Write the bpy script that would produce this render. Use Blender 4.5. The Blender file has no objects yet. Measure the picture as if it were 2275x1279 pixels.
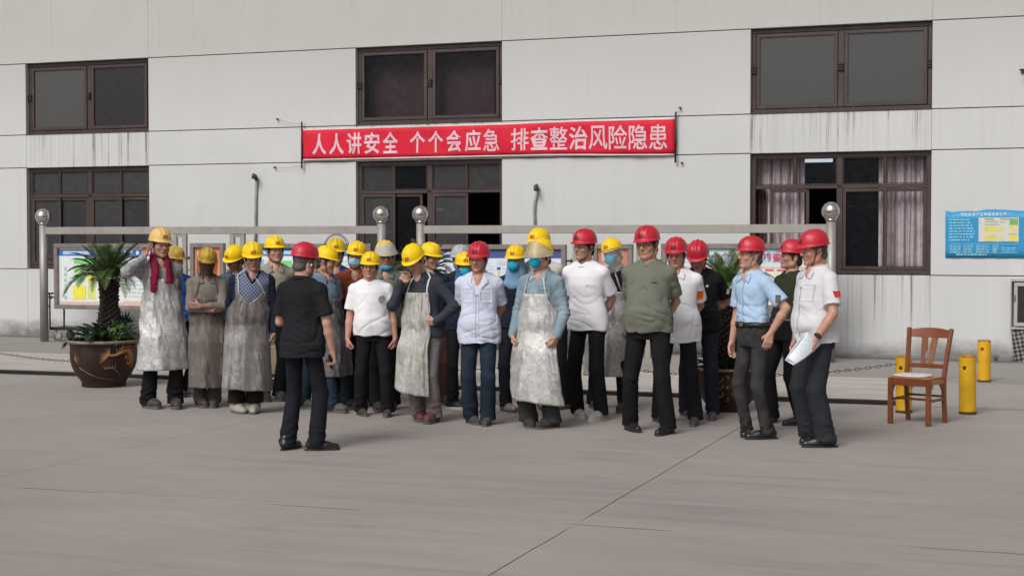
import bpy, bmesh, math, random
import numpy as np
from mathutils import Vector, Matrix
from mathutils.bvhtree import BVHTree

SC = bpy.context.scene
COL = SC.collection
R = math.radians
rnd = random.Random(7)

# ------------------------------------------------------------------ camera
F = 3350.0                      # focal length in pixels of the 2275 px wide photograph
CAM_H = 1.75
PITCH = math.atan(102.5 / F)
cam = bpy.data.cameras.new('camera')
cam.sensor_width = 36.0
cam.sensor_fit = 'HORIZONTAL'
cam.lens = 36.0 * F / 2275.0
cam.clip_start = 0.1
cam.clip_end = 600.0
cam_o = bpy.data.objects.new('camera', cam)
COL.objects.link(cam_o)
cam_o.location = (0, 0, CAM_H)
cam_o.rotation_euler = (R(90) - PITCH, 0, 0)
SC.camera = cam_o

# ------------------------------------------------------------------ light: bright overcast day
SUN_EL, SUN_AZ = R(44), R(212)        # azimuth measured clockwise from +Y (north)
world = bpy.data.worlds.new('World')
SC.world = world
world.use_nodes = True
nt = world.node_tree
nt.nodes.clear()
w_out = nt.nodes.new('ShaderNodeOutputWorld')
w_bg = nt.nodes.new('ShaderNodeBackground')
w_sky = nt.nodes.new('ShaderNodeTexSky')
w_sky.sky_type = 'NISHITA'
w_sky.sun_disc = False
w_sky.sun_elevation = SUN_EL
w_sky.sun_rotation = SUN_AZ
w_sky.air_density = 1.0
w_sky.dust_density = 6.0
w_sky.ozone_density = 1.0
w_hs = nt.nodes.new('ShaderNodeHueSaturation')   # a grey, clouded sky has almost no colour
w_hs.inputs['Saturation'].default_value = 0.24
nt.links.new(w_sky.outputs[0], w_hs.inputs['Color'])
nt.links.new(w_hs.outputs[0], w_bg.inputs['Color'])
w_bg.inputs['Strength'].default_value = 0.092
nt.links.new(w_bg.outputs[0], w_out.inputs['Surface'])

sun = bpy.data.lights.new('sun', 'SUN')
sun.energy = 1.55
sun.angle = R(24)
sun.color = (1.0, 0.975, 0.945)
sun_o = bpy.data.objects.new('sun', sun)
COL.objects.link(sun_o)
sd = Vector((math.sin(SUN_AZ) * math.cos(SUN_EL), math.cos(SUN_AZ) * math.cos(SUN_EL), math.sin(SUN_EL)))
sun_o.rotation_euler = sd.to_track_quat('Z', 'Y').to_euler()
sun_o.location = sd * 60

SC.view_settings.view_transform = 'Standard'
SC.view_settings.look = 'None'
SC.view_settings.gamma = 1.0
SC.view_settings.use_curve_mapping = False
SC.view_settings.exposure = 0.0
SC.render.engine = 'CYCLES'
SC.cycles.max_bounces = 8
SC.cycles.transparent_max_bounces = 16

# ------------------------------------------------------------------ where things stand
def ray(px, py):
    u = (px - 1137.5) / F
    v = (639.5 - py) / F
    c, s = math.cos(PITCH), math.sin(PITCH)
    return np.array([u, c + v * s, -s + v * c])

def G(px, py, z=0.0):
    d = ray(px, py)
    t = (z - CAM_H) / d[2]
    return np.array([0, 0, CAM_H]) + d * t

THETA = math.atan(F / 9317.0)
CT, ST = math.cos(THETA), math.sin(THETA)
ORG = G(1040, 772)                       # foot of the facade; the site frame: x along it, y into it
SITE = Matrix.Translation(Vector(ORG)) @ Matrix.Rotation(-THETA, 4, 'Z')
SITE_I = SITE.inverted()

def S(px, py, z=0.0):                    # ground point in the site frame
    return np.array(SITE_I @ Vector(G(px, py, z)))

def WL(px, py, off=0.0):                 # point on a plane parallel to the facade, off metres before it
    d = SITE_I.to_3x3() @ Vector(ray(px, py))
    o = SITE_I @ Vector((0, 0, CAM_H))
    t = (-off - o.y) / d.y
    p = o + d * t
    return p.x, p.z

# ------------------------------------------------------------------ materials
MATS = {}

class NT:
    def __init__(s, m):
        s.t = m.node_tree
        s.b = s.t.nodes['Principled BSDF']
    def n(s, kind, **kw):
        x = s.t.nodes.new(kind)
        for k, v in kw.items():
            setattr(x, k, v)
        return x
    def l(s, a, b):
        s.t.links.new(a, b)
    def coord(s, scale=(1, 1, 1), rot=(0, 0, 0), out='Object'):
        tc = s.n('ShaderNodeTexCoord')
        mp = s.n('ShaderNodeMapping')
        mp.inputs['Scale'].default_value = scale
        mp.inputs['Rotation'].default_value = rot
        s.l(tc.outputs[out], mp.inputs['Vector'])
        return mp.outputs[0]
    def noise(s, vec, scale, detail=4, rough=0.55, dist=0.0):
        x = s.n('ShaderNodeTexNoise')
        x.inputs['Scale'].default_value = scale
        x.inputs['Detail'].default_value = detail
        x.inputs['Roughness'].default_value = rough
        x.inputs['Distortion'].default_value = dist
        s.l(vec, x.inputs['Vector'])
        return x.outputs['Fac']
    def rng(s, v, a, b, c=0.0, d=1.0):
        x = s.n('ShaderNodeMapRange')
        x.inputs[1].default_value = a
        x.inputs[2].default_value = b
        x.inputs[3].default_value = c
        x.inputs[4].default_value = d
        s.l(v, x.inputs[0])
        return x.outputs[0]
    def math(s, op, a, b=None):
        x = s.n('ShaderNodeMath', operation=op)
        for i, v in enumerate((a, b)):
            if v is None:
                continue
            if isinstance(v, (int, float)):
                x.inputs[i].default_value = v
            else:
                s.l(v, x.inputs[i])
        return x.outputs[0]
    def mix(s, fac, a, b, blend='MIX'):
        x = s.n('ShaderNodeMix', data_type='RGBA', blend_type=blend)
        for i, v in ((0, fac), (6, a), (7, b)):
            if isinstance(v, (int, float)):
                x.inputs[i].default_value = v
            elif isinstance(v, (tuple, list)):
                x.inputs[i].default_value = (*v[:3], 1)
            else:
                s.l(v, x.inputs[i])
        return x.outputs[2]
    def bump(s, h, strength=0.3, dist=0.01):
        x = s.n('ShaderNodeBump')
        x.inputs['Strength'].default_value = strength
        x.inputs['Distance'].default_value = dist
        s.l(h, x.inputs['Height'])
        s.l(x.outputs[0], s.b.inputs['Normal'])

def mk(name):
    m = bpy.data.materials.new(name)
    m.use_nodes = True
    MATS[name] = m
    return m, NT(m)

def P(name, col, rough=0.6, metal=0.0, var=0.12, scale=6.0, bump=0.0, bscale=40.0, spec=0.5, coat=0.0, dirt=0.0, dirtcol=(0.05, 0.045, 0.04), dscale=4.0):
    """paint, metal, wood, plastic: one base colour with faint mottling, optional dirt and fine relief"""
    if name in MATS:
        return MATS[name]
    m, t = mk(name)
    b = t.b
    b.inputs['Roughness'].default_value = rough
    b.inputs['Metallic'].default_value = metal
    b.inputs['Specular IOR Level'].default_value = spec
    b.inputs['Coat Weight'].default_value = coat
    v = t.coord()
    n = t.noise(v, scale, 5)
    f = t.rng(n, 0.3, 0.7)
    lo = tuple(c * (1 - var) for c in col)
    hi = tuple(min(1, c * (1 + var)) for c in col)
    c = t.mix(f, lo, hi)
    if dirt:
        d = t.rng(t.noise(v, dscale, 6, 0.65), 0.62 - 0.3 * dirt, 0.78)
        d = t.math('MULTIPLY', d, min(1, 0.4 + dirt))
        c = t.mix(d, c, dirtcol)
    t.l(c, b.inputs['Base Color'])
    t.l(t.rng(n, 0.3, 0.7, max(0, rough - 0.06), min(1, rough + 0.06)), b.inputs['Roughness'])
    if bump:
        t.bump(t.noise(v, bscale, 4), bump, 0.004)
    return m

def cloth(name, col, var=0.10, wr=0.35, rough=0.88, stain=0.0, staincol=(0.08, 0.07, 0.06), fade=None, check=None, lines=None):
    """woven cloth: mottling, small creases in the relief, optional stains, faded patches, checks or stripes"""
    if name in MATS:
        return MATS[name]
    m, t = mk(name)
    b = t.b
    b.inputs['Roughness'].default_value = rough
    b.inputs['Specular IOR Level'].default_value = 0.14
    v = t.coord()
    n = t.noise(v, 7.0, 5)
    c = t.mix(t.rng(n, 0.3, 0.7), tuple(x * (1 - var) for x in col), tuple(min(1, x * (1 + var)) for x in col))
    if fade:
        c = t.mix(t.rng(t.noise(v, 5.0, 3), 0.42, 0.68), c, fade)
    if check:
        c2, per, w, ang = check
        vr = t.coord(rot=(0, ang, 0))
        sep = t.n('ShaderNodeSeparateXYZ')
        t.l(vr, sep.inputs[0])
        ds = []
        for ax in (0, 2):
            fr = t.math('FRACT', t.math('MULTIPLY', sep.outputs[ax], 1.0 / per))
            ds.append(t.math('LESS_THAN', fr, w))
        f = t.math('MULTIPLY', t.math('ADD', ds[0], ds[1]), 0.5)
        c = t.mix(f, c, c2)
    if lines:
        c2, per, w, axis = lines
        sep = t.n('ShaderNodeSeparateXYZ')
        t.l(v, sep.inputs[0])
        fr = t.math('FRACT', t.math('MULTIPLY', sep.outputs[axis], 1.0 / per))
        c = t.mix(t.math('MULTIPLY', t.math('LESS_THAN', fr, w), 0.8), c, c2)
    if stain:
        d = t.rng(t.noise(v, 4.5, 6, 0.6), 0.66 - 0.3 * stain, 0.8)
        c = t.mix(t.math('MULTIPLY', d, min(1, 0.3 + stain)), c, staincol)
    t.l(c, b.inputs['Base Color'])
    if wr:
        # soft creases: ridged noise stretched along three slants
        hs = None
        for ang, sc_, k in ((.6, 5.0, 1.0), (-.75, 4.2, 1.0), (1.35, 3.6, .6)):
            va = t.coord(scale=(1, 1, 3.4), rot=(0, ang, 0))
            x = t.n('ShaderNodeTexNoise', noise_type='RIDGED_MULTIFRACTAL')
            x.inputs['Scale'].default_value = sc_
            x.inputs['Detail'].default_value = 2.2
            x.inputs['Roughness'].default_value = .45
            x.inputs['Distortion'].default_value = .5
            t.l(va, x.inputs['Vector'])
            h = t.math('MULTIPLY', t.math('POWER', t.rng(x.outputs['Fac'], .25, 1.25), 2.0), k)
            h = t.math('MULTIPLY', h, t.rng(t.noise(v, 3.3 + sc_ * .3, 2), .38, .62))
            hs = h if hs is None else t.math('ADD', hs, h)
        t.bump(hs, min(1, wr * 1.7), 0.014)
    return m

def flat(name, col, rough=0.7, metal=0.0, emit=0.0):
    if name in MATS:
        return MATS[name]
    m, t = mk(name)
    n = t.noise(t.coord(), 18.0, 3)
    c = t.mix(t.rng(n, 0.3, 0.7), tuple(x * 0.94 for x in col), tuple(min(1, x * 1.05) for x in col))
    t.l(c, t.b.inputs['Base Color'])
    t.b.inputs['Roughness'].default_value = rough
    t.b.inputs['Metallic'].default_value = metal
    if emit:
        t.b.inputs['Emission Color'].default_value = (*col, 1)
        t.b.inputs['Emission Strength'].default_value = emit
    return m

def clear(name, tint=(0.9, 0.92, 0.92), opac=0.25, base=(0.5, 0.5, 0.5), rough=0.1, smudge=0.0):
    """clear or frosted plastic and window glass: partly see-through with a gloss on it"""
    if name in MATS:
        return MATS[name]
    m, t = mk(name)
    tr = t.n('ShaderNodeBsdfTransparent')
    tr.inputs['Color'].default_value = (*tint, 1)
    mx = t.n('ShaderNodeMixShader')
    out = [x for x in t.t.nodes if x.type == 'OUTPUT_MATERIAL'][0]
    t.b.inputs['Base Color'].default_value = (*base, 1)
    t.b.inputs['Roughness'].default_value = rough
    if smudge:
        n = t.noise(t.coord(), 9.0, 5)
        t.l(t.rng(n, 0.3, 0.7, max(0, opac - smudge), min(1, opac + smudge)), mx.inputs[0])
    else:
        mx.inputs[0].default_value = opac
    t.l(tr.outputs[0], mx.inputs[1])
    t.l(t.b.outputs[0], mx.inputs[2])
    t.l(mx.outputs[0], out.inputs['Surface'])
    return m

# ------------------------------------------------------------------ mesh helpers
def mesh_np(name, V, Q, mats=None, smooth=True, mi=None):
    """V (n,3), Q (m,4) quads or (m,3) triangles"""
    me = bpy.data.meshes.new(name)
    V = np.asarray(V, dtype=np.float32)
    Q = np.asarray(Q, dtype=np.int32)
    k = Q.shape[1]
    me.vertices.add(len(V))
    me.vertices.foreach_set('co', V.ravel())
    me.loops.add(Q.size)
    me.loops.foreach_set('vertex_index', Q.ravel())
    me.polygons.add(len(Q))
    me.polygons.foreach_set('loop_start', np.arange(0, Q.size, k, dtype=np.int32))
    me.polygons.foreach_set('use_smooth', np.full(len(Q), smooth, dtype=bool))
    if mi is not None:
        me.polygons.foreach_set('material_index', np.asarray(mi, dtype=np.int32))
    me.update(calc_edges=True)
    me.validate()
    for m in (mats or []):
        me.materials.append(m)
    return me

def link(name, me, parent=None, mat=None):
    o = bpy.data.objects.new(name, me)
    if mat is not None:
        me.materials.clear()
        me.materials.append(mat)
    COL.objects.link(o)
    if parent is not None:
        o.parent = parent
    return o

def thing(name, label, cat, group=None, loc=(0, 0, 0), rz=0.0, me=None, kind=None):
    o = bpy.data.objects.new(name, me)
    COL.objects.link(o)
    o.location = loc
    o.rotation_euler = (0, 0, rz)
    if label:
        o['label'] = label
    if cat:
        o['category'] = cat
    if group:
        o['group'] = group
    if kind:
        o['kind'] = kind
    return o

class MB:
    """collects simple solids and builds them as one mesh"""
    def __init__(s):
        s.v, s.f, s.m, s.sm = [], [], [], []
        s.cur = 0
    def add(s, vs, fs, smooth=False):
        b = len(s.v)
        s.v += [tuple(map(float, p)) for p in vs]
        s.f += [tuple(i + b for i in f) for f in fs]
        s.m += [s.cur] * len(fs)
        s.sm += [smooth] * len(fs)
        return s
    def box(s, x0, x1, y0, y1, z0, z1, bev=0.0, M=None):
        if bev > 0:
            vs, fs = bevel_box(x0, x1, y0, y1, z0, z1, bev)
        else:
            vs = [(x, y, z) for x in (x0, x1) for y in (y0, y1) for z in (z0, z1)]
            fs = [(0, 1, 3, 2), (4, 6, 7, 5), (0, 4, 5, 1), (2, 3, 7, 6), (0, 2, 6, 4), (1, 5, 7, 3)]
        if M is not None:
            vs = [tuple(M @ Vector(p)) for p in vs]
        return s.add(vs, fs)
    def bar(s, a, b, w, h, up=(0, 0, 1), bev=0.0):
        a, b = Vector(a), Vector(b)
        d = (b - a)
        L = d.length
        d.normalize()
        x = Vector(up).cross(d)
        if x.length < 1e-5:
            x = Vector((1, 0, 0))
        x.normalize()
        y = d.cross(x)
        M = Matrix(((x.x, y.x, d.x, a.x), (x.y, y.y, d.y, a.y), (x.z, y.z, d.z, a.z), (0, 0, 0, 1)))
        return s.box(-w / 2, w / 2, -h / 2, h / 2, 0, L, bev, M)
    def tube(s, pts, r, seg=8, cap=True, flatten=None):
        pts = [Vector(p) for p in pts]
        n = len(pts)
        rs = r if isinstance(r, (list, tuple)) else [r] * n
        vs, fs = [], []
        prev = None
        for i, p in enumerate(pts):
            d = (pts[min(i + 1, n - 1)] - pts[max(i - 1, 0)]).normalized()
            if prev is None:
                x = d.orthogonal().normalized() if flatten is None else Vector(flatten).cross(d).normalized()
            else:
                x = (prev - d * prev.dot(d)).normalized()
            prev = x
            y = d.cross(x)
            for k in range(seg):
                a = 2 * math.pi * k / seg
                vs.append(p + (x * math.cos(a) + y * math.sin(a)) * rs[i])
        for i in range(n - 1):
            for k in range(seg):
                k2 = (k + 1) % seg
                fs.append((i * seg + k, i * seg + k2, (i + 1) * seg + k2, (i + 1) * seg + k))
        if cap:
            fs.append(tuple(range(seg))[::-1])
            fs.append(tuple((n - 1) * seg + k for k in range(seg)))
        return s.add(vs, fs, True)
    def lathe(s, prof, seg=40, M=None, cap=True):
        vs, fs = [], []
        n = len(prof)
        for r, z in prof:
            for k in range(seg):
                a = 2 * math.pi * k / seg
                vs.append((r * math.cos(a), r * math.sin(a), z))
        for i in range(n - 1):
            for k in range(seg):
                k2 = (k + 1) % seg
                fs.append((i * seg + k, i * seg + k2, (i + 1) * seg + k2, (i + 1) * seg + k))
        if cap:
            fs.append(tuple(range(seg))[::-1])
            fs.append(tuple((n - 1) * seg + k for k in range(seg)))
        if M is not None:
            vs = [tuple(M @ Vector(p)) for p in vs]
        return s.add(vs, fs, True)
    def grid(s, pts, nu, nv, smooth=True):
        fs = [(i * nv + j, (i + 1) * nv + j, (i + 1) * nv + j + 1, i * nv + j + 1) for i in range(nu - 1) for j in range(nv - 1)]
        return s.add(pts, fs, smooth)
    def mesh(s, name, mats):
        me = bpy.data.meshes.new(name)
        me.from_pydata(s.v, [], s.f)
        me.polygons.foreach_set('use_smooth', s.sm)
        me.polygons.foreach_set('material_index', s.m)
        for m in (mats if isinstance(mats, (list, tuple)) else [mats]):
            me.materials.append(m)
        me.update()
        return me
    def build(s, name, mats, parent=None, site=False):
        o = link(name, s.mesh(name, mats), parent)
        if site:
            o.matrix_world = SITE
        return o

def bevel_box(x0, x1, y0, y1, z0, z1, b):
    """box with chamfered edges, 24 vertices"""
    vs, ids = [], {}
    X, Y, Z = (x0, x1), (y0, y1), (z0, z1)
    for i in (0, 1):
        for j in (0, 1):
            for k in (0, 1):
                sx, sy, sz = (1 - 2 * i) * b, (1 - 2 * j) * b, (1 - 2 * k) * b
                ids[i, j, k] = len(vs)
                vs += [(X[i], Y[j] + sy, Z[k] + sz), (X[i] + sx, Y[j], Z[k] + sz), (X[i] + sx, Y[j] + sy, Z[k])]
    fs = []
    g = lambda i, j, k, a: ids[i, j, k] + a
    for i in (0, 1):
        q = [g(i, 0, 0, 0), g(i, 1, 0, 0), g(i, 1, 1, 0), g(i, 0, 1, 0)]
        fs.append(tuple(q if i else q[::-1]))
        q = [g(0, i, 0, 1), g(1, i, 0, 1), g(1, i, 1, 1), g(0, i, 1, 1)]
        fs.append(tuple(q[::-1] if i else q))
        q = [g(0, 0, i, 2), g(1, 0, i, 2), g(1, 1, i, 2), g(0, 1, i, 2)]
        fs.append(tuple(q if i else q[::-1]))
    for i in (0, 1):
        for j in (0, 1):
            q = [g(i, j, 0, 0), g(i, j, 1, 0), g(i, j, 1, 1), g(i, j, 0, 1)]
            fs.append(tuple(q if i != j else q[::-1]))
            q = [g(i, 0, j, 0), g(i, 1, j, 0), g(i, 1, j, 2), g(i, 0, j, 2)]
            fs.append(tuple(q if i == j else q[::-1]))
            q = [g(0, i, j, 1), g(1, i, j, 1), g(1, i, j, 2), g(0, i, j, 2)]
            fs.append(tuple(q if i != j else q[::-1]))
    for i in (0, 1):
        for j in (0, 1):
            for k in (0, 1):
                q = (g(i, j, k, 0), g(i, j, k, 1), g(i, j, k, 2))
                fs.append(q if (i + j + k) % 2 else q[::-1])
    return vs, fs

def sstep(x, a, b):
    t = np.clip((x - a) / (b - a), 0, 1)
    return t * t * (3 - 2 * t)

def vnoise(Pn, seed=0):
    Pn = np.asarray(Pn, dtype=np.float64)
    i = np.floor(Pn).astype(np.int64)
    f = Pn - i
    u = f * f * (3 - 2 * f)
    def h(dx, dy, dz):
        n = (i[:, 0] + dx) * 374761393 + (i[:, 1] + dy) * 668265263 + (i[:, 2] + dz) * 1440662683 + seed * 974711
        n = (n ^ (n >> 13)) * 1274126177
        n = n ^ (n >> 16)
        return (n & 0xffff) / 32767.5 - 1
    r = 0
    for dx in (0, 1):
        for dy in (0, 1):
            for dz in (0, 1):
                w = (u[:, 0] if dx else 1 - u[:, 0]) * (u[:, 1] if dy else 1 - u[:, 1]) * (u[:, 2] if dz else 1 - u[:, 2])
                r = r + w * h(dx, dy, dz)
    return r

# ------------------------------------------------------------------ lettering
def glyph(ch, bold=0.016):
    cu = bpy.data.curves.new('glyph', 'FONT')
    cu.body = ch
    cu.size = 1.0
    cu.offset = bold
    cu.resolution_u = 3
    o = bpy.data.objects.new('glyph', cu)
    COL.objects.link(o)
    dg = bpy.context.evaluated_depsgraph_get()
    me = bpy.data.meshes.new_from_object(o.evaluated_get(dg))
    bpy.data.objects.remove(o)
    bpy.data.curves.remove(cu)
    v = np.array([p.co[:2] for p in me.vertices])
    f = [tuple(p.vertices) for p in me.polygons]
    bpy.data.meshes.remove(me)
    return v, f

def letters(ch, x0, x1, z0, z1, y, mat, name='character', parent=None, bold=0.016, depth=0.004):
    """one printed character filling a rectangle in the x-z plane, facing -y"""
    v, f = glyph(ch, bold)
    lo, hi = v.min(0), v.max(0)
    w = np.maximum(hi - lo, 1e-6)
    X = x0 + (v[:, 0] - lo[0]) / w[0] * (x1 - x0)
    Z = z0 + (v[:, 1] - lo[1]) / w[1] * (z1 - z0)
    n = len(v)
    mb = MB()
    mb.add([(a, y, b) for a, b in zip(X, Z)], f)
    return mb.build(name, mat, parent)
# ------------------------------------------------------------------ ground
def mat_concrete(name, col, streak, dark):
    m, t = mk(name)
    v = t.coord()
    big = t.noise(v, .35, 5, .6)
    c = t.mix(t.rng(big, .3, .7), tuple(x * .86 for x in col), tuple(min(1, x * 1.10) for x in col))
    br = t.noise(t.coord(scale=(.30, 4.2, 1)), 1.6, 6, .62, .4)        # broom and tyre marks run along the yard
    c = t.mix(t.math('MULTIPLY', t.rng(br, .36, .68), streak), c, tuple(min(1, x * 1.32) for x in col))
    br2 = t.noise(t.coord(scale=(.22, 3.1, 1)), 2.3, 6, .66, .6)
    c = t.mix(t.math('MULTIPLY', t.rng(br2, .54, .74), streak * 1.1), c, tuple(x * .62 for x in col))
    sp = t.noise(v, 38.0, 3, .7)
    c = t.mix(t.math('MULTIPLY', t.rng(sp, .60, .72), .30), c, tuple(x * .6 for x in col))
    st = t.noise(v, 1.5, 6, .65)
    c = t.mix(t.math('MULTIPLY', t.rng(st, .60, .78), dark), c, tuple(x * .55 for x in col))
    t.l(c, t.b.inputs['Base Color'])
    t.l(t.rng(br, .3, .7, .62, .82), t.b.inputs['Roughness'])
    t.b.inputs['Specular IOR Level'].default_value = .35
    h = t.math('ADD', t.noise(t.coord(scale=(.6, 5, 1)), 14.0, 5, .7), t.math('MULTIPLY', t.noise(v, 160, 3), .6))
    t.bump(h, .22, .006)
    return m

m_conc = mat_concrete('yard_concrete', (.308, .278, .260), .42, .55)
m_deck = mat_concrete('weighbridge_concrete', (.37, .345, .315), 1.3, .5)
m_dirt = P('joint_dirt', (.035, .03, .028), .95, var=.3, scale=20)
m_apron_g = mat_concrete('verge_concrete', (.26, .24, .225), .4, .7)

gb = MB()
n = 40
for i in range(n + 1):
    pass
gb.grid([(-260 + 520 * i / n, -260 + 320 * j / n, -.005) for i in range(n + 1) for j in range(n + 1)], n + 1, n + 1, False)
ground = thing('ground', None, None, kind='structure', me=gb.mesh('ground', m_dirt))
ground.matrix_world = SITE
U1, U2 = 6.335, 1.72
V1 = -14.30
us = [U2 - 4.615 * 4, U2 - 4.615 * 3, U2 - 4.615 * 2, U2 - 4.615, U2, U1, U1 + 4.615, U1 + 4.615 * 2, U1 + 4.615 * 3]
vs_ = [-42.5, -35.4, -28.4, -21.4, V1, -6.66]
jr = random.Random(3)
def wavy(p, q, amp, n=26):
    out = []
    for i in range(n + 1):
        f = i / n
        w = 0 if i in (0, n) else jr.uniform(-amp, amp)
        out.append((p[0] + (q[0] - p[0]) * f, p[1] + (q[1] - p[1]) * f, w))
    return out
hj = [[wavy((us[i], v_), (us[i + 1], v_), .007) for i in range(len(us) - 1)] for v_ in vs_]
vj = [[wavy((u_, vs_[j]), (u_, vs_[j + 1]), .004) for j in range(len(vs_) - 1)] for u_ in us]
for i in range(len(us) - 1):
    for j in range(len(vs_) - 1):
        gap = .0042
        gx = .024
        top = []
        for x, y, w in hj[j][i]:
            top.append((x, y + w + gx * (.45 + .4 * math.sin(x * 3.1 + math.sin(x * 9)))))
        for x, y, w in vj[i + 1][j][1:-1]:
            top.append((x + w - gap * (.55 if i + 1 == 4 else 1), y))
        for x, y, w in hj[j + 1][i][::-1]:
            top.append((x, y + w - gx * (.45 + .4 * math.sin(x * 3.1 + math.sin(x * 9)))))
        for x, y, w in vj[i][j][1:-1][::-1]:
            top.append((x + w + gap * (.55 if i == 4 else 1), y))
        mb = MB()
        nn = len(top)
        mb.add([(x, y, 0) for x, y in top] + [(x, y, -.021) for x, y in top], [tuple(range(nn))] + [(k, nn + k, nn + (k + 1) % nn, (k + 1) % nn) for k in range(nn)])
        o = mb.build('slab', m_conc, ground)

# the rest of the yard to the horizon, the weighbridge deck and the strip along the wall
mb = MB()
mb.box(-60, 7.52, -6.50, -3.70, -.3, .028)
deck = thing('weighbridge_deck', None, None, kind='structure', me=mb.mesh('weighbridge_deck', m_deck))
deck.matrix_world = SITE
mb = MB()
mb.box(-60, 7.52, -6.60, -6.505, -.3, .040, .004)
mb.build('edge_beam', P('black_steel', (.018, .017, .017), .6, .3, var=.3), deck)
mb = MB()
mb.box(-60, 7.52, -6.504, -6.36, -.3, .0335, .003)
mb.build('edge_strip', P('worn_edge_steel', (.44, .42, .37), .6, .1, var=.2, dirt=.4, dscale=3), deck)
mb = MB()
mb.box(-60, 60, -3.68, -.02, -.3, .003)
verge = thing('wall_strip', None, None, kind='structure', me=mb.mesh('wall_strip', m_apron_g))
verge.matrix_world = SITE
mb = MB()
mb.box(7.53, 60, -6.61, -3.69, -.3, .002)
mb.box(us[-1] + .01, 60, -60, -6.63, -.3, .001)
mb.box(-60, us[0] - .01, -60, -6.63, -.3, .001)
yo = thing('yard_paving', None, None, kind='structure', me=mb.mesh('yard_paving', m_conc))
yo.matrix_world = SITE
mb = MB()
mb.box(-60, 60, -.30, -.012, -.1, .012, .004)
kb = thing('wall_kerb', None, None, kind='structure', me=mb.mesh('wall_kerb', P('kerb_dirt', (.13, .115, .105), .9, var=.35, scale=5)))
kb.matrix_world = SITE

# ------------------------------------------------------------------ the works building
def mat_wall(name, streak=None, base=False):
    m, t = mk(name)
    v = t.coord()
    n = t.noise(v, .5, 5, .6)
    c = t.mix(t.rng(n, .3, .7), (.545, .552, .556), (.60, .606, .608))
    # rain marks down the render
    rn = t.noise(t.coord(scale=(9, 1, .22)), 1.0, 5, .6, .3)
    c = t.mix(t.math('MULTIPLY', t.rng(rn, .50, .75), .16), c, (.42, .415, .40))
    bl = t.noise(t.coord(scale=(1, 1, .7)), 1.1, 6, .68)
    c = t.mix(t.math('MULTIPLY', t.rng(bl, .58, .75), .22), c, (.44, .435, .41))
    sep = t.n('ShaderNodeSeparateXYZ')
    t.l(v, sep.inputs[0])
    z = sep.outputs[2]
    # darker and yellower with height from the upper windows
    up = t.rng(z, 3.6, 5.2)
    c = t.mix(t.math('MULTIPLY', up, .7), c, (.445, .436, .412))
    up2 = t.math('MULTIPLY', t.rng(z, 4.6, 5.6), t.rng(t.noise(v, .9, 5, .7), .42, .7))
    c = t.mix(t.math('MULTIPLY', up2, .35), c, (.42, .41, .38))
    if streak:
        zt, ln, amt = streak
        s1 = t.noise(t.coord(scale=(13, 1, .16)), 1.0, 5, .75, .25)
        s2 = t.noise(t.coord(scale=(31, 1, .30)), 1.0, 3, .6, .2)
        ss = t.math('ADD', t.math('ADD', t.rng(s1, .585, .625), t.math('MULTIPLY', t.rng(s1, .45, .70), .35)), t.math('MULTIPLY', t.rng(s2, .60, .66), .6))
        fall = t.math('MULTIPLY', t.rng(z, zt - ln, zt, .20, 1.0), t.rng(t.noise(t.coord(scale=(3, 1, 1.2)), 1.0, 3), .3, .6, .35, 1.0))
        k = t.math('MULTIPLY', t.math('MULTIPLY', ss, fall), amt)
        c = t.mix(t.math('MINIMUM', k, .85), c, (.16, .15, .14))
    if base:
        g0 = t.noise(t.coord(scale=(.8, 1, 1.5)), 1.4, 6, .72)
        lim = t.math('ADD', t.math('MULTIPLY', g0, .75), -.12)
        k = t.math('SUBTRACT', lim, z)
        c = t.mix(t.math('MULTIPLY', t.rng(k, -.06, .22), .9), c, (.17, .165, .16))
    t.l(c, t.b.inputs['Base Color'])
    t.b.inputs['Roughness'].default_value = .85
    t.b.inputs['Specular IOR Level'].default_value = .3
    h = t.math('ADD', t.noise(v, 90, 4), t.math('MULTIPLY', t.noise(t.coord(scale=(3, 1, 1.2)), 1.3, 3), 3.0))
    t.bump(h, .10, .006)
    return m

m_wall = mat_wall('painted_render')
m_wst = mat_wall('rain_streaked_render', (3.70, .80, 1.25))
m_wbase = mat_wall('render_at_ground', None, True)
m_wbst = mat_wall('streaked_render_at_ground', (1.30, 1.25, 1.25), True)
m_wtop = mat_wall('weathered_render_at_top', (6.3, 1.6, .16))
m_seam = P('joint_filler', (.045, .043, .04), .9)
m_frame = P('brown_window_aluminium', (.055, .036, .034), .45, .1, var=.12, dirt=.2, dirtcol=(.12, .1, .09))
m_hinge = P('black_window_fitting', (.012, .012, .012), .5)

bld = thing('factory_building', 'white rendered factory building with brown windows filling the background', 'building')
bld.matrix_world = SITE
WX = [(-8.75, -6.12), (-2.04, .596), (4.68, 7.385)]
Z1, Z2, Z3, Z4 = 1.25, 3.11, 3.715, 5.02
TOP = 8.4
XL, XR = -24.0, 20.0
gp = .007
xs_ = [XL] + [x for w in WX for x in w] + [XR]
panels = []
def panel(x0, x1, z0, z1, mat, gx=(1, 1), gz=(1, 1)):
    mb = MB()
    mb.box(x0 + gp * gx[0], x1 - gp * gx[1], 0, .24, z0 + gp * gz[0], z1 - gp * gz[1], .004)
    panels.append(mb.build('wall_panel', mat, bld))
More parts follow.
